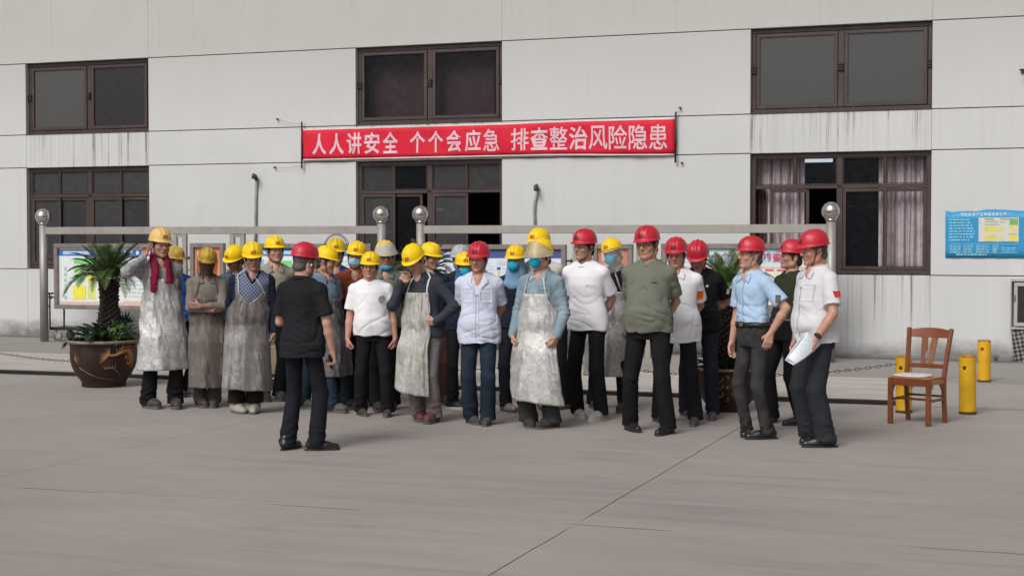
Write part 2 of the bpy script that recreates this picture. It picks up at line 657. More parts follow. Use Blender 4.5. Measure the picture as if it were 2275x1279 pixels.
# bands between the joints; panels meet tightly side by side
for i in range(0, 7, 2):
    panel(xs_[i], xs_[i + 1], Z3, Z4, m_wall, (.15, .15))
    panel(xs_[i], xs_[i + 1], Z2, Z3, m_wall, (.15, .15))
    panel(xs_[i], xs_[i + 1], Z1, Z2, m_wall, (.15, .15))
    panel(xs_[i], xs_[i + 1], -.1, Z1, m_wbase, (.15, .15))
for i, (a, b) in enumerate(WX):
    panel(a, b, Z2, Z3, m_wst, (.15, .15), (0, 0))
    panel(a, b, -.1, Z1, m_wbst if i == 2 else m_wbase, (.15, .15), (1, .2))
for a, b in ((XL, -6.12), (-6.12, .596), (.596, 7.385), (7.385, XR)):
    panel(a, b, Z4, TOP, m_wtop, (.1, .1))
mb = MB()
for z in (Z1, Z2, Z3, Z4):
    for i in range(0, 7, 2):
        mb.box(xs_[i] + .01, xs_[i + 1] - .01, .014, .20, z - .03, z + .03)
jf = mb.build('joint_filler', m_seam, bld)
jf['kind'] = 'stuff'
# rooms behind the glass, floors and the back of the block
m_room = P('dim_room_plaster', (.055, .052, .055), .9, var=.2, scale=2)  # room gloom put into the plaster colour
m_slab = P('grey_floor', (.12, .115, .11), .8)
mb = MB()
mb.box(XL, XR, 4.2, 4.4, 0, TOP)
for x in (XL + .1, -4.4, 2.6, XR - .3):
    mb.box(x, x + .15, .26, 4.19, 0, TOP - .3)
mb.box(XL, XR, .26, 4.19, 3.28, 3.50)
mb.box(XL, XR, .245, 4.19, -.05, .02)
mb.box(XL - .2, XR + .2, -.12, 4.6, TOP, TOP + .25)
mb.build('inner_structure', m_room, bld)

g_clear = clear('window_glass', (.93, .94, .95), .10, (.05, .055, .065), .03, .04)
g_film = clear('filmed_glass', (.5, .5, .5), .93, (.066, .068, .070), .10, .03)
g_refl = clear('soft_reflection_tone_glass', (.8, .82, .84), .45, (.080, .082, .088), .06, .10)  # last one: soft reflection painted in as a lighter grey base

def window(x0, x1, z0, z1, panes, bars, mats, fr=.065, hinges=(), yw=.085):
    """frame mesh as the part; each pane, mullion and fitting its own sub-part"""
    mb = MB()
    mb.box(x0, x1, yw, yw + .09, z1 - fr, z1, .004)
    mb.box(x0, x1, yw, yw + .09, z0, z0 + fr, .004)
    mb.box(x0, x0 + fr, yw, yw + .09, z0 + fr, z1 - fr, .004)
    mb.box(x1 - fr, x1, yw, yw + .09, z0 + fr, z1 - fr, .004)
    f = mb.build('window', m_frame, bld)
    for a, b, c, d in bars:
        m2 = MB()
        m2.box(a, b, yw + .004, yw + .085, c, d, .004)
        m2.build('mullion', m_frame, f)
    for (a, b, c, d, mt, sash, dy) in panes:
        if sash:
            m2 = MB()
            w = sash
            m2.box(a, b, yw - .012 + dy, yw + .03 + dy, d - w, d, .003)
            m2.box(a, b, yw - .012 + dy, yw + .03 + dy, c, c + w, .003)
            m2.box(a, a + w, yw - .012 + dy, yw + .03 + dy, c + w, d - w, .003)
            m2.box(b - w, b, yw - .012 + dy, yw + .03 + dy, c + w, d - w, .003)
            m2.build('sash', m_frame, f)
        if mt:
            m2 = MB()
            m2.box(a + sash * .9, b - sash * .9, yw + .012 + dy, yw + .020 + dy, c + sash * .9, d - sash * .9)
            m2.build('pane', mt, f)
    for a, c in hinges:
        m2 = MB()
        for k in range(3):
            m2.box(a - .042, a + .042, yw - .035, yw - .004, c - .055 + k * .042, c - .055 + k * .042 + .034, .004)
        m2.build('hinge', m_hinge, f)
    return f

def upper(i, ma, mb_):
    x0, x1 = WX[i]
    c = (x0 + x1) / 2 + .01
    return window(x0 + .004, x1 - .004, Z3 + .012, Z4 - .004,
                  [(x0 + .075, c - .05, Z3 + .08, Z4 - .075, ma, .055, 0), (c + .05, x1 - .075, Z3 + .08, Z4 - .075, mb_, .055, 0)],
                  [(c - .045, c + .045, Z3 + .08, Z4 - .07)], None, .062, [(c, Z3 + .68), (x0 + .045, Z3 + .68), (x1 - .045, Z3 + .68)])
upper(0, clear('painted_reflection_glass', (.7, .7, .7), .82, (.088, .089, .088), .06, .04), clear('dim_glass', (.7, .7, .7), .6, (.045, .042, .045), .06, .1))  # left pane: reflected building painted in as a grey base
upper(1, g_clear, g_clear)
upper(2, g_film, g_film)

g_dl = clear('pale_reflection_tone_glass', (.7, .72, .74), .62, (.078, .080, .086), .06, .12)  # pale reflection painted into the glass colour
def lower(i, mts, opened=()):
    x0, x1 = WX[i]
    c = (x0 + x1) / 2 + .0
    zt = Z2 - .52
    z0, z1 = Z1 + .01, Z2 - .012
    q1, q2 = (x0 + c) / 2, (c + x1) / 2
    ps = []
    for k, (a, b) in enumerate(((x0 + .07, q1 - .02), (q1 + .02, c - .05), (c + .05, q2 - .02), (q2 + .02, x1 - .07))):
        ps.append((a, b, zt + .035, z1 - .07, mts[k], .012, .02))
    low = ((x0 + .07, q1 + .035), (q1 - .035, c - .05), (c + .05, q2 + .035), (q2 - .035, x1 - .07))
    for k, (a, b) in enumerate(low):
        if k in opened:
            ps.append((a + opened[k][0], b + opened[k][1], z0 + .07, zt - .035, mts[k + 4], .05, .04)) if opened[k] else None
        else:
            ps.append((a, b, z0 + .07, zt - .035, mts[k + 4], .05, 0 if k % 2 == 0 else .034))
    return window(x0 + .004, x1 - .004, z0, z1, ps,
                  [(x0 + .07, x1 - .07, zt - .03, zt + .03), (c - .045, c + .045, z0 + .066, z1 - .066), (q1 - .016, q1 + .016, zt + .034, z1 - .066), (q2 - .016, q2 + .016, zt + .034, z1 - .066)], None)
lower(0, [g_dl] * 4 + [g_dl, g_refl, g_dl, g_refl])
lower(1, [g_refl, g_clear, g_refl, g_refl] + [g_dl, g_clear, g_dl, None], {1: (0, -.09), 3: None})
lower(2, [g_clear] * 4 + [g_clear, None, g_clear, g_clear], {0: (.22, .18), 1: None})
# sills under the upper openings catch the dirt that runs down the panels below
for a, b in WX:
    mb = MB()
    mb.box(a + .002, b - .002, -.012, .10, Z3 - .004, Z3 + .012, .003)
    mb.build('sill', P('sill_dirt', (.05, .045, .042), .8, var=.3, scale=8), bld)

# curtains hang inside, so they are things of their own
m_cur = cloth('mauve_curtain', (.80, .68, .69), .12, .2, stain=.4, staincol=(.46, .32, .35), lines=((.36, .24, .27), .145, .25, 0))  # dark stripes paint the pleats' light and shade into the cloth
m_curd = cloth('wine_curtain', (.070, .040, .042), .25, .2)
m_curg = cloth('grey_blind', (.22, .22, .22), .15, .1)
def curtain(label, x0, x1, z0, z1, y, mat, pleat=.075, per=.095, gather=0.0, belly=0.0, group=None):
    mb = MB()
    n, nz = max(8, int((x1 - x0) / per * 10)), 14
    g_ = []
    for j in range(nz + 1):
        t = j / nz
        for i in range(n + 1):
            u = i / n
            x = x0 + (x1 - x0) * u
            x = x + gather * t * (u - .5) - belly * math.sin(t * math.pi) * (u > .5) * (u - .5) * 2
            ph = u * (x1 - x0) / per * 2 * math.pi
            d = pleat * .5 * (math.sin(ph + .7 * math.sin(ph * .37 + t * 2)) + .4 * math.sin(ph * .53 + 1))
            g_.append((x, y + d, z1 - (z1 - z0) * t))
    mb.grid(g_, nz + 1, n + 1)
    o = thing('curtain', label, 'curtain', group, me=mb.mesh('curtain', mat))
    o.matrix_world = SITE
    md = o.modifiers.new('thickness', 'SOLIDIFY')
    md.thickness = .004
    return o
x0, x1 = WX[2]
GC = 'curtains behind the right lower window'
curtain('mauve pleated curtain at the left side of the lower right window', x0 + .05, x0 + .78, Z1 + .05, Z2, .36, m_cur, group=GC)
curtain('wide mauve pleated curtain at the right side of the lower right window', x1 - .80, x1 - .02, Z1 + .05, Z2, .36, m_cur, group=GC)
curtain('narrow wine red curtain edge at the far left of the lower right window', x0 + .03, x0 + .20, Z1 + .04, Z2 - .5, .28, m_curd, group=GC)
curtain('dark wine curtain behind both panes of the upper middle window', WX[1][0] + .05, WX[1][1] - .28, Z3 + .05, Z4, .42, m_curd, .02, .4, belly=.0)
curtain('grey blind showing at the right edge of the upper middle window', WX[1][1] - .27, WX[1][1] - .03, Z3 + .16, Z4, .50, m_curg, .01, .2)
curtain('dark sagging curtain in the right pane of the upper left window', -7.15, -6.16, Z3 + .10, Z4, .40, P('dark_drape', (.045, .038, .04), .9), .03, .3)
# a tube light burning in the room on the right
lt = thing('tube_light', 'lit white tube light seen through the transom of the lower right window', 'lamp')
lt.matrix_world = SITE
a = WL(1786, 358, -1.5)
b = WL(1853, 355, -1.5)
mb = MB()
mb.box(a[0], b[0], 1.46, 1.54, a[1] + .035, a[1] + .10)
mb.build('lamp_housing', P('white_lamp_metal', (.6, .6, .6), .5), lt)
mb = MB()
mb.tube([(a[0] + .02, 1.47, a[1] + .01), (b[0] - .02, 1.47, a[1] + .01)], .036, 8)
mb.build('tube', flat('lit_tube', (.82, .91, 1.0), emit=.9), lt)

# ------------------------------------------------------------------ banner
ban = thing('banner', 'long red banner with white Chinese slogan strung along the facade', 'banner')
ban.matrix_world = SITE
m_red = cloth('red_banner_cloth', (.64, .022, .048), .10, .35, rough=.6)
m_wht = cloth('white_banner_print', (.74, .50, .56), .05, 0, rough=.6)
yb = -.055
bz = lambda x, t: 3.165 - .035 * sstep(np.array([x]), 1.2, 3.5)[0] + t * (.487 + .045 * sstep(np.array([x]), .5, 3.5)[0])
mb = MB()
n, nz = 90, 8
g_ = []
def ban_y(x, t):
    return yb - .012 * math.sin(x * 2.3 + t) * math.sin(math.pi * t) - .008 * math.sin(x * 7 + t * 5) - .006 * math.sin(x * 17 + 2)
for i in range(n + 1):
    x = -3.02 + 6.52 * i / n
    for j in range(nz + 1):
        t = j / nz
        g_.append((x, ban_y(x, t), bz(x, t)))
mb.grid(g_, n + 1, nz + 1)
bc = mb.build('banner_cloth', m_red, ban)
md = bc.modifiers.new('thickness', 'SOLIDIFY')
md.thickness = .003
md.offset = 0
mb = MB()
for t0, t1 in ((-.055, 0.004), (.996, 1.05)):
    g_ = []
    for i in range(n + 1):
        x = -3.02 + 6.52 * i / n
        for t in (t0, t1):
            g_.append((x, ban_y(x, t) + .002, bz(x, t)))
    mb.grid(g_, n + 1, 2)
bh = mb.build('banner_hem', cloth('pale_banner_hem', (.70, .62, .60), .06, 0), ban)
md = bh.modifiers.new('thickness', 'SOLIDIFY')
md.thickness = .003
for ch, px in zip('人人讲安全个个会应急排查整治风险隐患', (709.6, 748, 787.7, 826.7, 866.8, 927, 967.6, 1008.8, 1051, 1091.5, 1155.2, 1197.9, 1240.7, 1284.2, 1328.3, 1372.8, 1417.2, 1462.1)):
    x, _ = WL(px, 310, .06)
    hw = .138 if px < 1120 else .152
    o = letters(ch, -hw, hw, 0, 1, 0, m_wht, 'character', bc, .030 if ch in '人' else .020 if ch in '个' else .011 if ch in '风整患隐急排险' else .021)
    me = o.data
    for vtx in me.vertices:
        t = .13 + .74 * vtx.co.z
        X = x + vtx.co.x
        vtx.co = Vector((X, ban_y(X, t) - .0075, bz(X, t)))
for x, zz0, zz1, nm in ((-3.03, 3.00, 3.80, 0), (3.515, 2.99, 3.78, 1)):
    mb = MB()
    mb.tube([(x, yb - .012, zz0), (x + .004, yb - .012, zz1)], .015, 8)
    mb.build('banner_pole', P('black_pole', (.012, .012, .012), .6), ban)
for px, py, ex, ez in ((1512, 240, 3.515, 3.74), (1516, 362, 3.515, 3.03), (618, 265, -3.03, 3.76), (612, 372, -3.03, 3.05)):
    mb = MB()
    x, z = WL(px, py)
    mb.tube([(x, .02, z), (x, -.05, z), (x + (.004 if ex > x else -.004) * 0, -.052, z - .004)], .017, 8)
    mb.tube([(x, -.05, z), ((x + ex) / 2, -.055, (z + ez) / 2 - .02), (ex, yb - .01, ez)], .0028, 5)
    mb.build('tie_cord', P('tie_cord', (.15, .13, .11), .8), ban)

# ------------------------------------------------------------------ conduits on the wall
def conduit(label, pts, bend):
    mb = MB()
    o = thing('conduit', label, 'cable conduit', 'conduits on the facade')
    o.matrix_world = SITE
    w = [WL(*p, .03) for p in pts]
    mb.tube([(x, -.03, z) for x, z in w], .024, 8)
    mb.build('pipe', P('grey_conduit', (.30, .31, .31), .6, var=.2, dirt=.4), o)
    x, z = WL(*bend, .05)
    m2 = MB()
    a = w[0]
    m2.tube([(a[0], -.03, a[1]), (a[0] - .004, -.07, a[1] + .07), (x, -.15, z + .02), (x + .02, -.2, z - .03)], .032, 8)
    m2.build('spout', P('dark_spout', (.06, .06, .06), .6), o)
conduit('grey conduit with a curved spout left of the door-height middle window', [(570, 400), (568, 450), (568, 500), (567, 545)], (570, 392))
conduit('thin bent grey conduit right of the middle window', [(1194, 422), (1188, 450), (1187, 478), (1190, 515)], (1194, 418))

# ------------------------------------------------------------------ notice boards on their steel racks
m_steel = P('brushed_steel', (.36, .34, .315), .55, .55, var=.12, scale=4, dirt=.25, dirtcol=(.18, .16, .14), bump=.05)
m_ball = P('polished_steel', (.55, .53, .52), .16, .95, var=.06)
m_bfr = P('board_frame_steel', (.27, .235, .215), .45, .6, var=.15, dirt=.3, dirtcol=(.1, .085, .075))
OFF = 1.1
def bx(px, py):
    return WL(px, py, OFF)
def rack(label, pa, pb, inner):
    o = thing('notice_board_rack', label, 'notice board rack', 'steel notice board racks')
    o.matrix_world = SITE
    for px in (pa, pb):
        x, _ = bx(px, 560)
        mb = MB()
        mb.lathe([(.072, .0), (.072, 2.085)], 22, Matrix.Translation((x, -OFF, 0)))
        p = mb.build('post', m_steel, o)
        mb = MB()
        R_ = .140
        mb.lathe([(R_ * math.cos(a), R_ * math.sin(a)) for a in np.linspace(-1.35, 1.5707, 16)], 26, Matrix.Translation((x, -OFF, 2.19)))
        mb.lathe([(.085, 2.055), (.088, 2.075), (.06, 2.085)], 22, Matrix.Translation((x, -OFF, 0)))
        mb.build('ball', m_ball, p)
    xa, xb = bx(pa, 560)[0], bx(pb, 560)[0]
    mb = MB()
    mb.box(xa + .06, xb - .06, -OFF - .035, -OFF + .035, 1.878, 2.005, .006)
    mb.build('rail', m_steel, o)
    for px in inner:
        x, _ = bx(px, 600)
        mb = MB()
        mb.box(x - .042, x + .042, -OFF - .03, -OFF + .03, 0, 1.877, .005)
        mb.build('inner_post', m_steel, o)
    for i in range(0, len(inner), 2):
        xa_, xb_ = bx(inner[i], 600)[0], bx(inner[i + 1], 600)[0]
        mb = MB()
        mb.box(xa_ + .043, xb_ - .043, -OFF - .02, -OFF + .02, 1.82, 1.876)
        mb.build('tie_bar', m_steel, o)
    return o

def board(rk, px0, px1, py0, py1, brackets):
    (xa, za), (xb, zb) = bx(px0, py0), bx(px1, py1)
    z1, z0 = za, zb
    fw = .075
    y = -OFF
    mb = MB()
    mb.box(xa, xb, y - .045, y + .045, z1 - fw, z1, .006)
    mb.box(xa, xb, y - .045, y + .045, z0, z0 + fw, .006)
    mb.box(xa, xa + fw, y - .045, y + .045, z0 + fw, z1 - fw, .006)
    mb.box(xb - fw, xb, y - .045, y + .045, z0 + fw, z1 - fw, .006)
    mb.box(xa + fw, xb - fw, y + .01, y + .04, z0 + fw, z1 - fw)
    f = mb.build('board', m_bfr, rk)
    for x, d in brackets:
        X, _ = bx(x, 560)
        for zz in (z1 - .25, z0 + .2):
            m2 = MB()
            m2.tube([(X, y, zz), (X + d, y, zz)], .014, 8)
            m2.tube([(X + d * .35, y, zz - .03), (X + d * .35, y, zz + .03)], .016, 8)
            m2.build('bracket', P('dark_bracket', (.06, .055, .05), .5, .4), f)
    return f, xa + fw, xb - fw, z0 + fw, z1 - fw, y + .008

def sheet_print(f, x0, x1, z0, z1, y, items, base, fine=True):
    """printed poster: a backing sheet and flat coloured areas laid on it"""
    W_, H_ = x1 - x0, z1 - z0
    mb = MB()
    mb.box(x0, x1, y - .003, y, z0, z1)
    mb.build('poster', flat('print_%02x%02x%02x' % tuple(int(c * 255) for c in base), base), f)
    by = {}
    for k, (a, b, c, d, col) in enumerate(items):
        by.setdefault(col, []).append((a, b, c, d, k))
    for col, rs in by.items():
        mb = MB()
        for a, b, c, d, k in rs:
            yy = y - .005 - .0006 * (k % 7)
            mb.add([(x0 + a * W_, yy, z0 + c * H_), (x0 + b * W_, yy, z0 + c * H_), (x0 + b * W_, yy, z0 + d * H_), (x0 + a * W_, yy, z0 + d * H_)], [(0, 1, 2, 3)])
        mb.build('print', flat('print_%02x%02x%02x' % tuple(int(c * 255) for c in col), col), f)

tr_ = random.Random(11)
def textlines(x0, x1, z0, z1, n, col, h=.45, ragged=.25, wl=.03):
    out = []
    st = (z1 - z0) / n
    for i in range(n):
        zc = z1 - st * (i + .5)
        x = x0
        end = x1 - (x1 - x0) * ragged * tr_.random()
        while x < end:
            w = tr_.uniform(.5, 1.6) * wl
            out.append((x, min(x + w, x1), zc - st * h / 2 * tr_.uniform(.7, 1), zc + st * h / 2, col))
            x += w + wl * tr_.uniform(.15, .5)
    return out

GRN, YEL, BLU, GRY, WHT, PNK = (.22, .60, .20), (.80, .74, .06), (.035, .13, .36), (.42, .46, .47), (.80, .82, .82), (.66, .45, .40)
rk1 = rack('left steel notice board rack with ball topped posts behind the cycad pot', 97, 848, (390, 411, 517, 540))
rk2 = rack('right steel notice board rack with ball topped posts behind the red helmets', 935, 1846, (1279, 1288, 1420, 1440))
f, x0, x1, z0, z1, y = board(rk1, 122, 381, 541, 690, [(107, .16)])
it = [(0, 1, .86, .97, (.04, .16, .42)), (.04, .30, .885, .945, (.45, .55, .70)), (.0, 1, .0, .055, PNK)]
it += [(.14, .34, .72, .82, GRN), (.14, .24, .56, .68, (.28, .65, .22)), (.14, .23, .40, .52, GRN)]
it += [(.13, .25, .10, .34, YEL), (.27, .34, .10, .34, (.62, .68, .18)), (.37, .46, .10, .34, YEL), (.37, .46, .37, .55, YEL), (.27, .34, .38, .52, (.75, .70, .1)), (.37, .46, .57, .60, GRN), (.37, .46, .345, .36, GRN)]
it += textlines(.60, .97, .12, .74, 9, (.48, .55, .56), .4, .15, .05)
it += [(.05, .075, .10 + .1 * k, .16 + .1 * k, (.40, .52, .50)) for k in range(6)]
it += [(.60, .97, .065, .095, (.75, .60, .50))]
sheet_print(f, x0, x1, z0, z1, y, it, (.70, .74, .74))
for k in range(7):
    xx = x0 + (x1 - x0) * (.61 + .055 * k)
    m2 = MB()
    m2.box(xx, xx + .055, y - .012, y - .0105, z0 + (z1 - z0) * .885, z0 + (z1 - z0) * .95)
    m2.build('print', flat('print_header_white', (.65, .70, .76)), f)
f, x0, x1, z0, z1, y = board(rk1, 424, 500, 540, 690, [(416, .10), (509, -.10)])
sheet_print(f, x0, x1, z0, z1, y, [(.03, .97, .80, .99, (.60, .20, .12)), (.25, .97, .30, .80, (.72, .23, .10)), (.03, .25, .30, .80, (.66, .34, .22)), (.03, .97, .02, .30, (.62, .24, .13)), (.1, .5, .86, .93, (.72, .48, .40)), (.35, .8, .55, .6, (.75, .4, .25))], (.70, .42, .32))
f, x0, x1, z0, z1, y = board(rk1, 547, 826, 541, 690, [(533, .1)])
it = [(0, 1, .86, 1, (.045, .20, .46)), (.06, .4, .895, .955, (.5, .6, .74)), (.27, .36, .55, .78, GRN), (.27, .36, .32, .52, (.30, .62, .16)), (.05, .12, .3, .8, (.2, .5, .6))] + textlines(.40, .96, .10, .80, 11, (.50, .56, .60), .45, .1, .03) + textlines(.05, .25, .1, .8, 9, (.5, .6, .6), .45, .2, .03)
sheet_print(f, x0, x1, z0, z1, y, it, (.72, .76, .79))
f, x0, x1, z0, z1, y = board(rk2, 957, 1258, 543, 690, [(1275, -.12)])
it = [(0, 1, .84, 1, (.07, .085, .26)), (.02, .14, .905, .955, (.45, .47, .58)), (.155, .185, .10, .55, (.10, .36, .66)), (.50, .52, .15, .62, (.62, .54, .26)), (.495, .525, .63, .68, (.08, .1, .3))]
it += [(.03, .155, .30, .33, (.3, .5, .72)), (.5, .62, .72, .79, (.55, .58, .68)), (.66, .70, .70, .80, (.5, .52, .66))]
it += textlines(.20, .47, .08, .78, 12, (.54, .58, .66), .4, .1, .03) + textlines(.54, .97, .08, .68, 10, (.55, .59, .68), .4, .1, .03) + textlines(.02, .14, .4, .8, 6, (.56, .6, .68), .4, .1, .03)
sheet_print(f, x0, x1, z0, z1, y, it, (.66, .71, .80))
f, x0, x1, z0, z1, y = board(rk2, 1318, 1406, 542, 690, [(1296, .1)])
sheet_print(f, x0, x1, z0, z1, y, [(.03, .97, .75, .99, (.52, .20, .13)), (.45, .97, .2, .75, (.66, .16, .09)), (.03, .45, .2, .75, (.62, .36, .24)), (.03, .97, .02, .2, (.60, .2, .12)), (.1, .3, .78, .92, (.70, .4, .3))], (.66, .36, .26))
f, x0, x1, z0, z1, y = board(rk2, 1470, 1836, 541, 690, [(1452, .12)])
W_, H_ = x1 - x0, z1 - z0
it = [(.0, 1, .74, 1, (.40, .66, .78)), (.0, .12, .74, 1, (.55, .60, .72)), (.26, .60, .74, 1, (.45, .70, .76)), (.84, 1, .74, 1, (.70, .55, .60))]
it += [(.27 + .075 * k, .27 + .075 * k + .055, .60, .635, (.62, .10, .16)) for k in range(9)] + [(.02, .97, .66, .675, (.7, .42, .45))] + textlines(.04, .97, .08, .5, 6, (.55, .52, .46), .35, .1, .03)
sheet_print(f, x0, x1, z0, z1, y, it, (.70, .68, .60))
mt = flat('print_red_slogan', (.62, .06, .14))
pxs = [1589, 1611, 1633, 1655, 1677, 1704, 1726, 1748, 1770]
for ch, px in zip('个个会应急排查整治', pxs):
    X, _ = bx(px, 560)
    letters(ch, X - .065, X + .065, z0 + H_ * .775, z0 + H_ * .935, y - .013, mt, 'character', f, .02)

# ------------------------------------------------------------------ blue notice on the wall at the right
(xa, za), (xb, zb) = WL(2101, 466, .02), WL(2304, 573, .02)
nb = thing('notice_sheet', 'bright blue printed notice sheet on the wall at the right edge', 'notice')
nb.matrix_world = SITE
mb = MB()
g_ = []
n = 40
zt = lambda u: za - .012 - .012 * math.sin(u * 9) - .016 * max(0, math.sin(u * 23)) * (u < .55)
for j in range(7):
    for i in range(n + 1):
        u = i / n
        g_.append((xa + (xb - xa) * u, -.010 - .008 * math.sin(u * 13 + j * .3) ** 2, zb + (zt(u) - zb) * j / 6))
mb.grid(g_, 7, n + 1)
so_ = mb.build('sheet', flat('blue_notice_print', (.016, .27, .52), .5), nb)
md = so_.modifiers.new('thickness', 'SOLIDIFY')
md.thickness = .003
W_, H_ = xb - xa, za - zb
def nr(a, b, c, d, col, k=0):
    mb = MB()
    mb.box(xa + a * W_, xa + b * W_, -.0235 - .001 * k, -.0225 - .001 * k, zb + c * H_, zb + d * H_)
    mb.build('print', flat('print_%02x%02x%02x' % tuple(int(c_ * 255) for c_ in col), col), so_)
nr(.365, .80, .335, .835, (.62, .60, .56))
for a, b, c, d, col in ((.43, .53, .785, .82, (.22, .42, .14)), (.60, .79, .79, .82, (.25, .45, .2)), (.70, .79, .68, .785, (.16, .42, .12)), (.43, .58, .74, .76, (.3, .42, .25)), (.43, .58, .68, .70, (.3, .42, .25)), (.60, .65, .73, .75, (.3, .42, .2)), (.43, .56, .55, .64, (.70, .60, .08)), (.58, .635, .55, .64, (.70, .62, .15)), (.70, .785, .56, .645, (.75, .60, .14)),
                        (.43, .56, .35, .47, (.70, .60, .10)), (.58, .635, .36, .455, (.6, .62, .2)), (.70, .785, .35, .465, (.80, .62, .05)), (.70, .785, .48, .50, (.25, .45, .15))):
    nr(a, b, c, d, col, 2)
m_ln = flat('print_pale_blue_lines', (.30, .62, .78))
mb = MB()
for a, b, c, d, col in textlines(.04, .32, .34, .82, 8, None, .42, .3, .03) + textlines(.05, .17, .10, .27, 5, None, .5, .1, .03) + textlines(.20, .30, .10, .27, 5, None, .5, .1, .03) + textlines(.34, .48, .10, .27, 5, None, .5, .1, .03) + textlines(.52, .58, .10, .27, 5, None, .5, .1, .03) + textlines(.62, .78, .10, .22, 3, None, .4, .1, .03) + textlines(.12, .46, .045, .085, 1, None, .7, .1, .03):
    mb.box(xa + a * W_, xa + b * W_, -.024, -.0225, zb + c * H_, zb + d * H_)
for z in (.285, .095):
    mb.box(xa + .045 * W_, xa + .80 * W_, -.024, -.0225, zb + z * H_, zb + (z + .006) * H_)
mb.build('print', m_ln, so_)
for k, ch in enumerate('危险废物产生单位信息公开'):
    X = xa + (.165 + .0425 * k) * W_
    letters(ch, X, X + .036 * W_, zb + .865 * H_, zb + .935 * H_, -.0235, flat('print_title_white', (.72, .80, .84)), 'character', so_, .012)

# ------------------------------------------------------------------ glazed cabinet and the cloth under it
(xa, za), (xb, zb) = WL(2245, 620, .22), WL(2330, 733, .22)
cb = thing('wall_cabinet', 'shallow aluminium framed glass cabinet on the wall at the far right', 'cabinet')
cb.matrix_world = SITE
m_alu = P('dull_aluminium', (.45, .45, .44), .5, .5, var=.1, dirt=.35, dirtcol=(.12, .11, .1), dscale=6)
mb = MB()
mb.box(xa, xb, -.20, -.004, zb, zb + .035, .004)
mb.box(xa, xb, -.20, -.004, za - .035, za, .004)
mb.box(xa, xa + .02, -.20, -.004, zb + .035, za - .035, .004)
mb.box(xb - .02, xb, -.20, -.004, zb + .035, za - .035, .004)
mb.box(xa + .02, xb - .02, -.03, -.006, zb + .035, za - .035)
mb.build('case', m_alu, cb)
mb = MB()
a, b = xa + .05, xb - .05
mb.box(a, b, -.222, -.203, za - .10, za - .05, .003)
mb.box(a, b, -.222, -.203, zb + .05, zb + .10, .003)
mb.box(a, a + .05, -.222, -.203, zb + .10, za - .10, .003)
mb.box(b - .05, b, -.222, -.203, zb + .10, za - .10, .003)
d = mb.build('door', m_alu, cb)
mb = MB()
mb.box(a + .045, b - .045, -.214, -.209, zb + .095, za - .095)
mb.build('pane', clear('cabinet_glass', (.5, .5, .5), .62, (.05, .045, .045), .06, .1), d)
mb = MB()
mb.box(a + .008, a + .022, -.235, -.222, (za + zb) / 2 + .04, (za + zb) / 2 + .13, .004)
mb.build('handle', m_hinge, d)
mb = MB()
mb.box(a + .14, b - .05, -.06, -.035, za - .46, za - .13)
mb.build('paper', flat('paper_grey', (.55, .55, .56)), cb)
ct = thing('checked_cloth', 'grey checked cloth hanging below the wall cabinet at the far right', 'cloth')
ct.matrix_world = SITE
mb = MB()
g_ = []
for j in range(15):
    t = j / 14
    for i in range(17):
        u = i / 16
        wd = .30 * (1 - .35 * t)
        zz = zb - .005 - (.46 + .10 * math.sin(u * 3.1) - .04 * math.sin(u * 21)) * t
        g_.append((xa + .02 + u * wd + .03 * t, -.16 - .035 * math.sin(u * 17 + t * 2) * (.3 + .7 * t), zz))
mb.grid(g_, 15, 17)
cc = mb.build('cloth', cloth('black_white_check', (.035, .033, .034), .2, .2, check=((.34, .33, .33), .06, .42, R(12))), ct)
md = cc.modifiers.new('thickness', 'SOLIDIFY')
md.thickness = .006

# ------------------------------------------------------------------ bollards and the chain between them
m_bol = P('yellow_bollard_paint', (.66, .37, .006), .55, var=.12, scale=5, dirt=.25, dirtcol=(.30, .12, .03), dscale=8)
m_rust = P('rusty_steel', (.10, .042, .02), .85, var=.4, scale=30)
def bollard(label, p, h, r, tilt):
    o = thing('bollard', label, 'bollard', 'yellow steel bollards', tuple(G(*p)))
    o.rotation_euler = (R(tilt[0]), R(tilt[1]), 0)
    mb = MB()
    mb.lathe([(r, .0), (r, .03)], 26, cap=False)
    mb.lathe([(r * 1.005, .0), (r * 1.04, .012), (r * 1.01, .03)], 26, cap=False)
    mb.cur = 0
    mb.build('foot_ring', m_rust, o)
    mb = MB()
    mb.lathe([(r, .025), (r, h * .5), (r, h - .02)], 26, cap=False)
    mb.build('tube', m_bol, o)
    mb = MB()
    mb.lathe([(r, h - .022), (r * .99, h - .004), (r * .9, h), (r * .86, h - .004), (.001, h - .012)], 26, cap=False)
    mb.build('cap', P('rust_stained_yellow', (.45, .2, .02), .7, var=.4, scale=25, dirt=.6, dirtcol=(.09, .04, .02), dscale=12), o)
    mb = MB()
    mb.tube([(r * .98 * math.cos(-2.2 + .05), r * .98 * math.sin(-2.2), h * .80), (r * 1.1 * math.cos(-2.2), r * 1.1 * math.sin(-2.2), h * .80)], .018, 8)
    mb.build('lug', m_rust, o)
    return o
bollard('yellow bollard standing behind the wooden chair', (2008, 916), .585, .082, (0, -.5))
bollard('nearest yellow bollard right of the wooden chair with rusty top', (2150, 919), .60, .084, (0, -1.2))
bollard('yellow bollard closest to the wall at the right', (2186, 848), .525, .080, (0, 0))
bollard('yellow bollard mostly hidden between the silver apron man and the white T-shirt man', (1264, 882), .50, .083, (0, 0))
bollard('yellow bollard hidden behind the left group of workers', (575, 862), .52, .083, (0, 0))
ch = thing('barrier_chain', 'sagging weathered chain strung between the bollards before the wall', 'chain')
m_ch = P('chain_steel', (.115, .098, .070), .8, .1, var=.5, scale=30)
